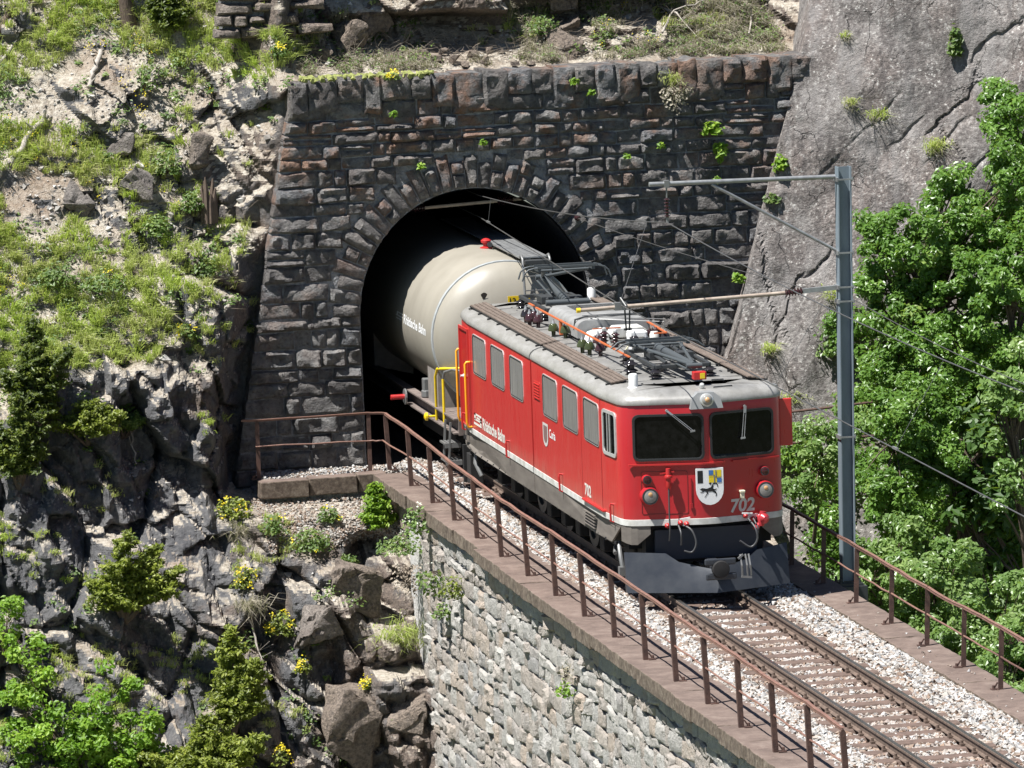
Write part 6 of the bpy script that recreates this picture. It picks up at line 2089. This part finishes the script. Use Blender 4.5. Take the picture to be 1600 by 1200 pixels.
broadleaf('green_shrub', 'pale green shrub behind the right cab corner of the locomotive', (5.1, 14.4, -1.2),
          [((5.0, 13.2, .35), (.42, .45, .5)), ((4.75, 13.2, -.35), (.4, .4, .35)), ((5.5, 13.2, .75), (.4, .4, .4))], MT['leaf_pale'], .052, rg, 'shrub', per=95, dens=80, trunk=.04, cl=.2)
broadleaf('green_shrub', 'broad green shrub just right of the mast at mid height', (5.9, 12.5, -2.2),
          [((5.75, 11.0, .75), (.6, .5, .75)), ((5.6, 10.6, -.25), (.6, .5, .55)), ((6.3, 11.2, 1.3), (.5, .5, .5)), ((6.3, 10.8, .1), (.5, .5, .6))], MT['leaf_maple'], .050, rg, 'shrub', per=140, dens=85, trunk=.05, cl=.20)
broadleaf('leafy_tree', 'light round-leaved tree in front of the dark gap at the right edge', (7.4, 9.0, -4.5),
          [((6.95, 8.0, 1.3), (.45, .5, .85)), ((7.35, 8.2, 1.9), (.5, .5, .5)), ((7.0, 8.0, .35), (.4, .4, .4))], MT['leaf_pale'], .066, rg, per=90, dens=42, trunk=.09, cl=.22)
broadleaf('dark_tree', 'dark shaded tree filling the gap between the right-hand trees', (7.0, 11.6, -5.0),
          [((6.85, 11.0, .6), (.7, .5, .8)), ((7.0, 10.8, -1.0), (.9, .5, 1.1)), ((7.9, 11.0, -.4), (.8, .5, 1.4)), ((6.4, 11.2, -2.4), (.9, .5, 1.0)), ((7.9, 10.5, -2.6), (.9, .5, 1.0))], MT['leaf_dark'], .11, rg, per=55, dens=32, trunk=.1, cl=.3)
for (lab, b, crs) in (('sunlit pale bush below the foot of the mast', (5.1, 9.5, -3.6), [((4.8, 9.0, -1.2), (.55, .5, .55)), ((5.3, 9.2, -.75), (.4, .4, .4)), ((4.55, 9.3, -1.9), (.5, .4, .5))]),
                      ('sunlit pale bush beyond the second right railing post', (5.2, 6.6, -4.0), [((5.0, 6.0, -1.0), (.55, .5, .55)), ((5.0, 5.8, -1.9), (.6, .5, .6)), ((5.5, 6.4, -.55), (.35, .35, .35))]),
                      ('sunlit pale bush beyond the third right railing post', (5.2, 4.4, -4.2), [((4.85, 4.0, -1.45), (.5, .5, .5)), ((4.6, 3.8, -2.3), (.6, .5, .6))]),
                      ('sunlit pale bush at the lower right edge beyond the railing', (5.4, 2.6, -4.2), [((5.3, 3.0, -1.05), (.65, .5, .6)), ((5.0, 1.4, -1.6), (.6, .5, .6)), ((4.8, .4, -2.2), (.6, .5, .5)), ((5.6, 2.0, -.6), (.4, .4, .4))])):
    broadleaf('pale_bush', lab, b, crs, MT['leaf_pale'], .056, rg, 'bush', per=130, dens=75, trunk=.04, cl=.22, group='pale bushes beyond the right railing')

# undergrowth over the lower rock, right of the track
r = np.random.default_rng(303)
n_ = 1500
x = r.uniform(4.9, 10.5, n_); z = r.uniform(-7.0, 2.1, n_)
m = fbm(x * .8, 2, z * .8, 3, 21)
bare = (x < 5.3) & (z > -2.2) & (z < -.3)
ok = (m + .16 * (x - 5.6) - .10 * z > -.12) & ~(bare & (r.uniform(0, 1, n_) < .7))
x, z = x[ok], z[ok]
cc = np.array([tuple(slab_at(a, b)) for a, b in zip(x, z)]) + np.stack([0 * x, -r.uniform(.1, .7, len(x)), 0 * x], 1)
k = np.repeat(np.arange(len(x)), 75)
q = r.normal(0, 1, (len(k), 3)); q /= np.linalg.norm(q, axis=1)[:, None]; q *= r.uniform(.1, 1, (len(k), 1)) ** .5
P = cc[k] + q * r.uniform(.16, .36, len(x))[k][:, None]
N_ = q * .7 + np.array([-.25, -.35, .75]) + r.normal(0, .4, (len(k), 3)); N_ /= np.linalg.norm(N_, axis=1)[:, None]
V, F = leaf_quads(P, N_, r.uniform(.035, .07, len(k)), r, 1.8)
tag(raw_mesh('undergrowth', V, F, MT['leaf_maple'], rnd=np.repeat(np.clip(r.uniform(0, .8, len(x))[k] + r.uniform(0, .2, len(k)), 0, 1), 2)), 'green undergrowth covering the lower rock right of the viaduct', None, kind='stuff')

# tufts on the rock face
def rock_tuft(label, x, z, r, n=60, L=.22, m='grass', surf='slab', name='grass_tuft', dy=0.0):
    if surf == 'slab': p = slab_at(x, z)
    elif surf == 'wall': p = Vector((x, WALL_Y - .03, z))
    else: p = hill_at(x, z)[0]
    t = thing(name, label, 'plant', p)
    P = np.array(p) + rg.normal(0, 1, (n, 3)) * np.array([r, .03, r * .5]) + np.array([0, -.02 + dy, 0])
    V, F = blades(P, np.tile(np.array([0, -1, .2]), (n, 1)), L * rg.uniform(.6, 1.3, n), rg.uniform(.004, .009, n), rg, .7)
    raw_mesh('blades', V, F, MT[m], t, rnd=np.repeat(np.clip(rg.uniform(.25, 1, n), 0, 1), 3))
    q = P[:24] + rg.normal(0, .03, (len(P[:24]), 3)) - np.array([0, .02, .06])
    V, F = blades(q, np.tile(np.array([0, -1, -.6]), (len(q), 1)), np.full(len(q), L * .9), np.full(len(q), .004), rg, 1.1)
    raw_mesh('dead_blades', V, F, MT['drygrass'], t, rnd=np.repeat(rg.uniform(0, 1, len(q)), 3))
    return t
rock_tuft('grass tuft at the upper left of the smooth rock face', 6.62, 5.75, .06)
rock_tuft('wider grass tuft in the middle of the smooth rock face', 7.08, 5.52, .10, 80)
rock_tuft('large shaggy grass tuft above the mast top on the rock face', 7.95, 4.95, .10, 130, .30)
rock_tuft('grass tuft beside the registration insulator on the rock face', 6.10, 2.45, .08, 90, .26)
rock_tuft('yellow-green tuft in the crack above the cab roof', 4.98, 1.55, .07, 90, .24)
rock_tuft('low tuft on the rock just right of the cab roof edge', 5.25, .70, .14, 90, .2)
rock_tuft('small tuft high on the rock face near its left edge', 6.65, 6.9, .04, 40, .18)
herb('ivy_strip', 'upright strip of ivy in the crack at the top right of the rock', tuple(slab_at(8.42, 6.55) - Vector((0, .04, 0))), .13, MT['leaf_herb'], rg, h=.55, leaf=.06, n=240)
herb('rock_herb', 'bluish herb on the rock left of the mast at mid height', tuple(slab_at(6.05, 1.45) - Vector((0, .05, 0))), .38, MT['leaf_pale'], rg, h=.3, leaf=.045, n=260)
herb('rock_herb', 'small herb beneath the wire on the rock behind the mast', tuple(slab_at(6.35, .55) - Vector((0, .05, 0))), .4, MT['leaf_pale'], rg, h=.35, leaf=.05, n=260)
rock_tuft('bleached hanging grass beside the right headlamp behind the railing', 4.75, -.75, .16, 160, .34, 'drygrass')
herb('rock_herb', 'leafy plant below the right cab corner behind the railing', tuple(slab_at(4.75, -.35) - Vector((0, .1, 0))), .4, MT['leaf_herb'], rg, h=.4, leaf=.06, n=380)

# plants rooted in the portal masonry
herb('wall_fern', 'bright leafy fern in the upper right of the portal wall', (4.30, WALL_Y - .05, 5.30), .20, MT['leaf_bright'], rg, h=.22, leaf=.085, n=70)
herb('wall_fern', 'trailing bright leaves under the upper right wall fern', (4.42, WALL_Y - .05, 5.12), .12, MT['leaf_bright'], rg, h=.32, leaf=.08, n=60, hang=True)
herb('wall_shrub', 'dry twiggy bush hanging below the coping right of centre', (3.62, WALL_Y - .10, 6.15), .30, MT['drygrass'], rg, h=.42, leaf=.035, n=260, hang=True)
rock_tuft('green tuft on the coping above the dry twiggy bush', 3.60, 6.25, .12, 70, .25, 'grass', 'wall')
herb('wall_fern', 'green tuft where the wall meets the rock, upper one', (5.45, WALL_Y - .2, 4.62), .14, MT['leaf_bright'], rg, h=.3, leaf=.06, n=90)
herb('wall_fern', 'green tuft where the wall meets the rock, lower one', (5.30, WALL_Y - .2, 4.05), .18, MT['leaf_herb'], rg, h=.2, leaf=.05, n=110)
herb('wall_fern', 'small bright rosette at the wall end above the registration tube', (4.62, WALL_Y - .25, 2.72), .10, MT['leaf_bright'], rg, h=.14, leaf=.08, n=40)
for i, (x, z, lab) in enumerate(((1.85, 6.30, 'tiny plant in the coping right of the arch crown'), (2.15, 6.08, 'tiny plant below the coping right of the arch'), (-1.35, 5.88, 'small plant under the coping left of the arch'), (.2, 5.30, 'small plant in the wall straight above the arch crown'), (2.75, 4.95, 'small plant in the wall right of the arch top'), (4.35, 4.45, 'small tuft beneath the bright fern'), (-.9, 4.95, 'small plant in the wall left of the arch crown'), (3.35, 5.1, 'small plant midway between arch and fern'))):
    herb('wall_plant', lab, (x, WALL_Y - .06, z), .09, MT['leaf_bright'], rg, h=.11, leaf=.045, n=34, group='small plants in the portal masonry')
herb('yellow_moss_plant', 'yellow-flowering cushion on the left part of the coping', (-1.35, WALL_Y - .06, 6.52), .14, MT['leaf_herb'], rg, 60, None, .14, .03, 60)
mb = MB(); r = random.Random(5)
for i in range(120):
    x_ = r.uniform(-2.9, -.6); mb.tube([(x_, WALL_Y + r.uniform(-.08, .5), 6.56), (x_ + r.uniform(-.02, .02), WALL_Y + r.uniform(-.08, .5), 6.615)], [.05, .02], 5)
tag(obj('moss', mb, mat('yellow_green_moss', (.30, .31, .10, 1), .95, c2=(.16, .19, .05, 1), scale=12)), 'yellow-green moss along the left coping stones', None, kind='stuff')

# plants on the viaduct wall
herb('wall_shrub', 'white-flowering shrub climbing over the left ledge by the railing', (-2.30, 11.9, -.55), .22, MT['leaf_pale'], rg, 40, MT['blossom'], .55, .05, 150, 'shrub')
herb('wall_shrub', 'trailing leafy shrub on the viaduct wall below the white blossoms', (-2.20, 11.0, -1.05), .30, MT['leaf_herb'], rg, 8, MT['blossom'], .5, .045, 160, 'shrub', True)
herb('wall_plant', 'yellow-green plant growing upright on the viaduct wall', (-2.20, 9.3, -1.25), .22, MT['leaf_spruce'], rg, h=.42, leaf=.04, n=180)
herb('wall_plant', 'small leafy plant low on the viaduct wall left of centre', (-2.18, 10.4, -1.75), .2, MT['leaf_herb'], rg, h=.3, leaf=.05, n=80)
herb('wall_plant', 'small green plant on the viaduct wall above the picture bottom', (-2.2, .6, -1.45), .18, MT['leaf_bright'], rg, h=.28, leaf=.045, n=60)
herb('wall_plant', 'dry brown tuft on the viaduct wall near the picture bottom', (-2.2, .4, -1.15), .12, MT['drygrass'], rg, h=.3, leaf=.03, n=60)
herb('wall_shrub', 'feathery blue-green shrub hanging at the corner of viaduct and cliff', (-2.35, 13.2, -1.05), .42, MT['leaf_herb'], rg, h=.34, leaf=.04, n=420, cat='shrub')
herb('dead_shrub', 'grey hanging dead twigs below the feathery corner shrub', (-2.3, 12.9, -1.2), .3, MT['twig'], rg, h=.7, leaf=.03, n=300, cat='shrub', hang=True)
needle_shrub('young_spruce', 'bright lime-green young spruce beside the left ledge', (-2.35, 15.3, -.95), .80, .50, MT['leaf_bright'], rg, sz=.034, n=300)

# ---- conifers and shrubs on the left hillside
def hp(x, z, d=.0):
    p, n = hill_at(x, z); return (x, p.y + d, z)
needle_shrub('juniper', 'dark juniper at the left picture edge below the grassy slope', hp(-8.0, 1.15, -.1), 1.85, .8, MT['leaf_juniper'], rg, False, 'shrub', n=360, sz=.036)
needle_shrub('juniper', 'second juniper in the dark cleft at the left picture edge', hp(-8.45, .3), 1.5, .7, MT['leaf_juniper'], rg, False, 'shrub', n=260, sz=.036)
needle_shrub('young_spruce', 'bushy young spruce standing in the middle of the left cliff', hp(-6.95, -1.85, -.15), 1.45, 1.0, MT['leaf_spruce'], rg, False, 'tree', n=330, sz=.036)
needle_shrub('young_spruce', 'slim young spruce low on the cliff left of the viaduct', hp(-5.35, -3.8, -.2), 1.75, .85, MT['leaf_spruce'], rg, True, 'tree', n=330, sz=.036)
needle_shrub('spreading_juniper', 'spreading juniper at the bottom of the cliff', hp(-6.0, -4.5, -.3), 1.2, 1.2, MT['leaf_spruce'], rg, False, 'shrub', n=420, sz=.036)
needle_shrub('spreading_juniper', 'wispy juniper clinging to the upper cliff', hp(-7.15, .85, -.1), .65, .85, MT['leaf_spruce'], rg, False, 'shrub', n=130, sz=.032)
needle_shrub('spreading_juniper', 'small juniper fringe right of the wispy one on the upper cliff', hp(-6.45, .85, -.05), .45, .5, MT['leaf_herb'], rg, False, 'shrub', n=60, sz=.032)
needle_shrub('juniper', 'rounded dark juniper at the top beside the dry-stone wall', hp(-4.75, 7.35, -.05), .95, .55, MT['leaf_juniper'], rg, False, 'shrub', n=190, sz=.036)
broadleaf('bright_shrub', 'bright leafy shrub at the bottom left corner', hp(-8.2, -4.6), [((-8.3, 12.0, -3.7), (.6, .5, .75)), ((-8.85, 12.3, -2.6), (.4, .3, .7)), ((-7.9, 12.0, -4.2), (.7, .5, .5)), ((-8.9, 12.0, -3.9), (.5, .5, .8))], MT['leaf_bright'], .055, rg, 'shrub', per=70, dens=90, trunk=.03, cl=.19)
broadleaf('bright_shrub', 'bright leafy shrub along the bottom edge of the cliff', hp(-7.1, -4.9), [((-7.25, 11.7, -4.0), (.6, .4, .6)), ((-7.45, 11.6, -3.1), (.35, .3, .6)), ((-7.9, 11.8, -3.6), (.4, .3, .5)), ((-6.6, 11.5, -4.4), (.6, .4, .45)), ((-6.9, 11.5, -3.6), (.3, .3, .4))], MT['leaf_bright'], .055, rg, 'shrub', per=70, dens=90, trunk=.03, cl=.18)
broadleaf('bright_shrub', 'leafy twigs reaching up at the left edge of the cliff', hp(-8.9, -2.6), [((-8.95, 13.3, -1.9), (.25, .25, .7)), ((-8.6, 13.0, -2.7), (.3, .3, .4))], MT['leaf_bright'], .05, rg, 'shrub', per=55, dens=80, trunk=.02, cl=.16)
for (nm, lab, x, z, r_, h_, n_, fl_) in (
        ('flowering_plant', 'yellow-topped plant on the ledge below the kerb end', -4.75, -.62, .36, .34, 380, 90),
        ('flowering_bush', 'yellow-flowering bush on the cliff below the yellow-topped plant', -4.78, -1.65, .24, .34, 260, 110),
        ('flowering_bush', 'yellow-green bush between the two big boulders', -4.25, -2.45, .30, .40, 300, 70),
        ('flowering_bush', 'small yellow cushion on the boulder ledge low in the cliff', -4.0, -3.0, .16, .18, 120, 60),
        ('flowering_bush', 'bright yellow cushion beside the low grassy patch', -3.0, -3.25, .15, .16, 60, 90),
        ('flowering_bush', 'yellow blossoms on the boulder at the picture bottom', -4.6, -4.35, .16, .3, 60, 70),
        ('leafy_plant', 'green leafy plant beneath the gravel slope', -3.55, -1.15, .38, .4, 420, 20),
        ('leafy_plant', 'feathery plant in the gravel slope left of the young spruce', -3.15, -.75, .22, .28, 200, 14),
        ('leafy_plant', 'dark leafy plant left of the gravel slope', -4.15, -.85, .25, .35, 240, 10),
        ('leafy_plant', 'leafy sprig on the big boulder right of the yellow cushion', -2.95, -1.45, .2, .22, 160, 0),
        ('leafy_shrub', 'yellow-flowered shrub at the foot of the grassy slope', -5.1, 2.35, .38, .34, 360, 80),
        ('leafy_shrub', 'leafy shrub in front of the portal edge halfway up', -4.75, 3.3, .34, .45, 380, 0),
        ('leafy_shrub', 'upright leafy shrub among the rocks high beside the portal', -5.2, 5.0, .30, .55, 380, 0),
        ('leafy_shrub', 'leafy shrub by the weathered stump', -4.85, 4.35, .26, .4, 280, 0),
        ('leafy_shrub', 'low shrub in the middle of the grassy slope', -6.6, 3.2, .45, .35, 420, 20),
        ('leafy_shrub', 'thin upright shrub on the pale soil near the top', -5.35, 6.4, .28, .5, 140, 0),
        ('leafy_shrub', 'young shrub on the slope above the juniper', -7.4, 3.3, .36, .42, 320, 0),
        ('leafy_shrub', 'green shrub under the rock band left of the portal', -5.5, 4.0, .3, .4, 320, 0),
        ('leafy_shrub', 'leafy shrub behind the coping above the arch', 1.7, 7.05, .32, .36, 260, 0),
        ('leafy_shrub', 'bright leafed sapling behind the coping right of the rocks', 2.75, 6.85, .16, .32, 110, 0),
        ('leafy_shrub', 'yellow-flowered tuft at the top beside the dry-stone wall', -3.2, 6.95, .2, .2, 120, 40)):
    p = hp(x, z, -.04)
    herb(nm, lab, p, r_, MT['leaf_spruce'] if 'flowering' in nm else MT['leaf_herb'], rg, fl_, None, h_, .042, n_, 'plant' if 'plant' in nm else 'shrub')
rock_tuft('dense green grass patch at the foot of the viaduct wall', -2.35, -2.55, .22, 420, .34, 'grass', 'hill')
rock_tuft('straw-coloured hanging grass below the yellow-flowering bush', -4.75, -2.0, .12, 160, .40, 'drygrass', 'hill')
rock_tuft('straw-coloured grass clump under the yellow-topped plant', -4.65, -.9, .14, 150, .30, 'drygrass', 'hill')

# ---- boulders and rock blocks
for (lab, x, z, r_, sd, rot, out) in (
        ('big brown boulder below the young spruce beside the viaduct', -2.95, -1.75, (.58, .5, .55), 11, 20, .25),
        ('flat-faced brown boulder left of the grassy patch', -3.75, -2.2, (.50, .42, .48), 12, -15, .45),
        ('large slanting brown slab at the bottom centre of the cliff', -3.35, -3.9, (.70, .5, .85), 13, 18, .3),
        ('blocky boulder against the viaduct at the lower edge', -2.45, -3.6, (.42, .4, .38), 14, 10, .55),
        ('dark grey slab lying in the grassy slope', -6.75, 4.55, (.40, .35, .30), 23, 40, .3),
        ('brown split block in the slope beside the leafy shrub', -5.75, 4.9, (.36, .3, .30), 24, 35, .35),
        ('brown block above the split block on the slope', -6.0, 5.55, (.30, .3, .26), 25, 10, .35),
        ('grey pillar rock near the upper portal corner', -4.6, 5.35, (.24, .3, .42), 27, 8, .45),
        ('rusty brown boulder behind the coping above the arch', 2.15, 7.15, (.34, .3, .30), 30, 10, .35),
        ('triangular grey boulder on the coping bench', 1.95, 6.85, (.42, .35, .30), 31, 30, .35),
        ('tall pale rock above the coping boulders', 2.2, 7.6, (.32, .3, .36), 32, 0, .35),
        ('pale upright rock above the left end of the coping', -1.75, 7.1, (.34, .3, .42), 34, 15, .5),
        ('pale broken rock beside the upright one above the coping', -1.2, 7.45, (.36, .3, .34), 35, -20, .5),
        ('low pale rock between the dry-stone wall and the coping', -2.45, 7.25, (.30, .3, .26), 36, 25, .4),
        ('dark grey stone behind the left coping', -2.35, 6.85, (.20, .25, .26), 33, 10, .5)):
    boulder(lab, x, z, r_, sd, rot, out)

# ---- rubble stones on the bench behind the coping
st = []
for i in range(16):
    x = -1.1 + i * .16 + rng.uniform(-.05, .05); z = 6.60 + rng.uniform(0, .22)
    mb = boulder_mesh((rng.uniform(.06, .14), .1, rng.uniform(.05, .10)), 300 + i, rng)
    p, n_ = hill_at(x, z)
    mb.v = [tuple(Vector(v) + p + Vector((0, -.05, .03))) for v in mb.v]
    o = obj('rubble_stone', mb, MT['boulder'], smooth=25)
    tag(o, 'loose rubble stone under the dark overhang behind the coping', 'rock', 'rubble stones under the overhang')

# ---- dry-stone wall at the top
dw = thing('dry_stone_wall', 'short dry-stone wall of grey blocks at the top edge of the slope', 'wall', hp(-3.4, 7.3))
DY = hill_at(-3.4, 7.4)[0].y - .25
sid = 5000
for rowi, (z0, z1) in enumerate(((7.28, 7.46), (7.47, 7.66), (7.68, 7.86), (7.88, 8.1), (8.12, 8.35))):
    x = -4.22 + rowi * .04
    while x < -2.75:
        w = random.uniform(.2, .7); sid += 1
        jz = lambda: random.uniform(-.045, .045)
        mb = stone_mesh('stone', [(x, z0 + jz()), (x + w, z0 + jz()), (x + w * random.uniform(.9, 1.02), z1 + jz()), (x, z1 + jz())], lambda a, b, o: (a, DY - o + (b - 7.3) * .15, b), .0, random.uniform(.06, .13), .25, sid, 6, 4, .4, .012)
        obj('stone', mb, MT['boulder'], dw, smooth=40)
        x += w
mb = MB(); mb.box(-4.02, -2.9, DY + .16, DY + .7, 7.32, 8.3); obj('core', mb, MT['mortar'], dw)

# ---- dead wood
def log(label, pts, r0, r1, name='fallen_log', m='deadwood', branches=3):
    P = []
    for (x, z, lift) in pts:
        p, n_ = hill_at(x, z); P.append(p + n_ * lift)
    out = []
    for a, b in zip(P[:-1], P[1:]):
        for k in range(5):
            q = a.lerp(b, k / 5) + Vector((rng.normal(0, .012), rng.normal(0, .012), rng.normal(0, .012))); out.append(q)
    out.append(P[-1])
    mb = MB(); n_ = len(out)
    mb.tube(out, [r0 + (r1 - r0) * i / (n_ - 1) + float(rng.normal(0, .004)) for i in range(n_)], 8)
    t = thing(name, label, 'log', out[0])
    obj('stem', mb, MT[m], t, smooth=60)
    mb = MB()
    for k in range(branches):
        q = out[int(rng.integers(1, n_ - 1))]
        mb.tube([q, q + Vector((rng.normal(0, .12), -.12, .1 + rng.uniform(0, .1)))], [r1 * .6, .004], 5)
    if branches: pieces('branch_stub', mb, MT[m], t)
    return t
log('bleached crooked log lying across the left slope', [(-7.15, 6.0, .07), (-7.45, 5.75, .06), (-7.75, 5.4, .06), (-8.15, 5.05, .05)], .045, .06)
log('forked bleached log in the middle of the slope', [(-6.05, 7.0, .07), (-6.2, 6.75, .06), (-6.4, 6.45, .06)], .05, .035)
log('long dark log at the upper left corner', [(-7.1, 8.35, .07), (-7.5, 7.8, .07), (-8.0, 7.1, .06)], .06, .05, m='bark')
log('thin pale log beneath the dark log at the upper left', [(-7.35, 7.45, .05), (-7.7, 7.0, .05), (-8.2, 6.6, .05)], .035, .03)
log('thin white stick leaning in the flowers', [(-5.75, 3.0, .1), (-5.35, 2.65, .08), (-5.1, 2.35, .06)], .016, .013, 'fallen_branch', branches=0)
log('bare root twigs hanging from the cliff below the juniper', [(-6.3, 1.2, .1), (-6.35, .7, .12), (-6.3, .25, .1)], .02, .008, 'hanging_root', branches=5)
log('bleached hanging root beside the yellow-flowering bush', [(-4.9, -1.9, .1), (-4.85, -2.4, .14), (-4.7, -2.9, .12)], .018, .008, 'hanging_root', branches=6)
p = hill_at(-4.55, 4.3)[0]
t = thing('tree_stump', 'split weathered dark stump beside the portal on the slope', 'stump', p)
mb = MB()
for k in range(9):
    a = 2 * math.pi * k / 9
    c_ = p + Vector((math.cos(a) * .10, math.sin(a) * .09 - .1, 0)); h_ = .45 + .22 * math.sin(k * 2.3)
    mb.tube([c_ - Vector((0, 0, .15)), c_ + Vector((0, 0, h_ * .6)), c_ + Vector((math.cos(a) * .02, 0, h_))], [.06, .05, .015], 5)
obj('trunk', mb, MT['bark'], t, smooth=40)
p = hill_at(-5.45, 7.45)[0]
t = thing('tree', 'trunk of a tree cut by the top edge of the picture', 'tree', p)
mb = MB(); mb.tube([p + Vector((0, .1, -.3)), p + Vector((-.02, .05, .1)), p + Vector((-.10, 0, .6)), p + Vector((-.15, .1, 3.0))], [.20, .14, .11, .09], 10); obj('trunk', mb, MT['bark'], t, smooth=50)
cps = [((p.x - .2, p.y, p.z + 3.2), (.8, .8, .9))]
P, N, T, cc = crown_points(cps[0][0], cps[0][1], 30, 50, rg, .25)
V, F = leaf_quads(P, N, .09 * rg.uniform(.65, 1.3, len(P)), rg); raw_mesh('crown', V, F, MT['leaf_dark'], t, rnd=np.repeat(T, 2))
# dead branches over the coping
for (lab, a, b, c_) in (('pale bare branch leaning above the right coping', (3.9, 7.55), (4.2, 7.1), (4.45, 6.75)), ('long pale stick crossing the brush above the coping', (3.7, 6.9), (4.2, 7.15), (4.75, 7.4)), ('bare forked twig above the right end of the coping', (5.3, 6.75), (5.5, 7.0), (5.75, 7.3))):
    log(lab, [(a[0], a[1], .15), (b[0], b[1], .2), (c_[0], c_[1], .15)], .018, .01, 'dead_branch', branches=5)
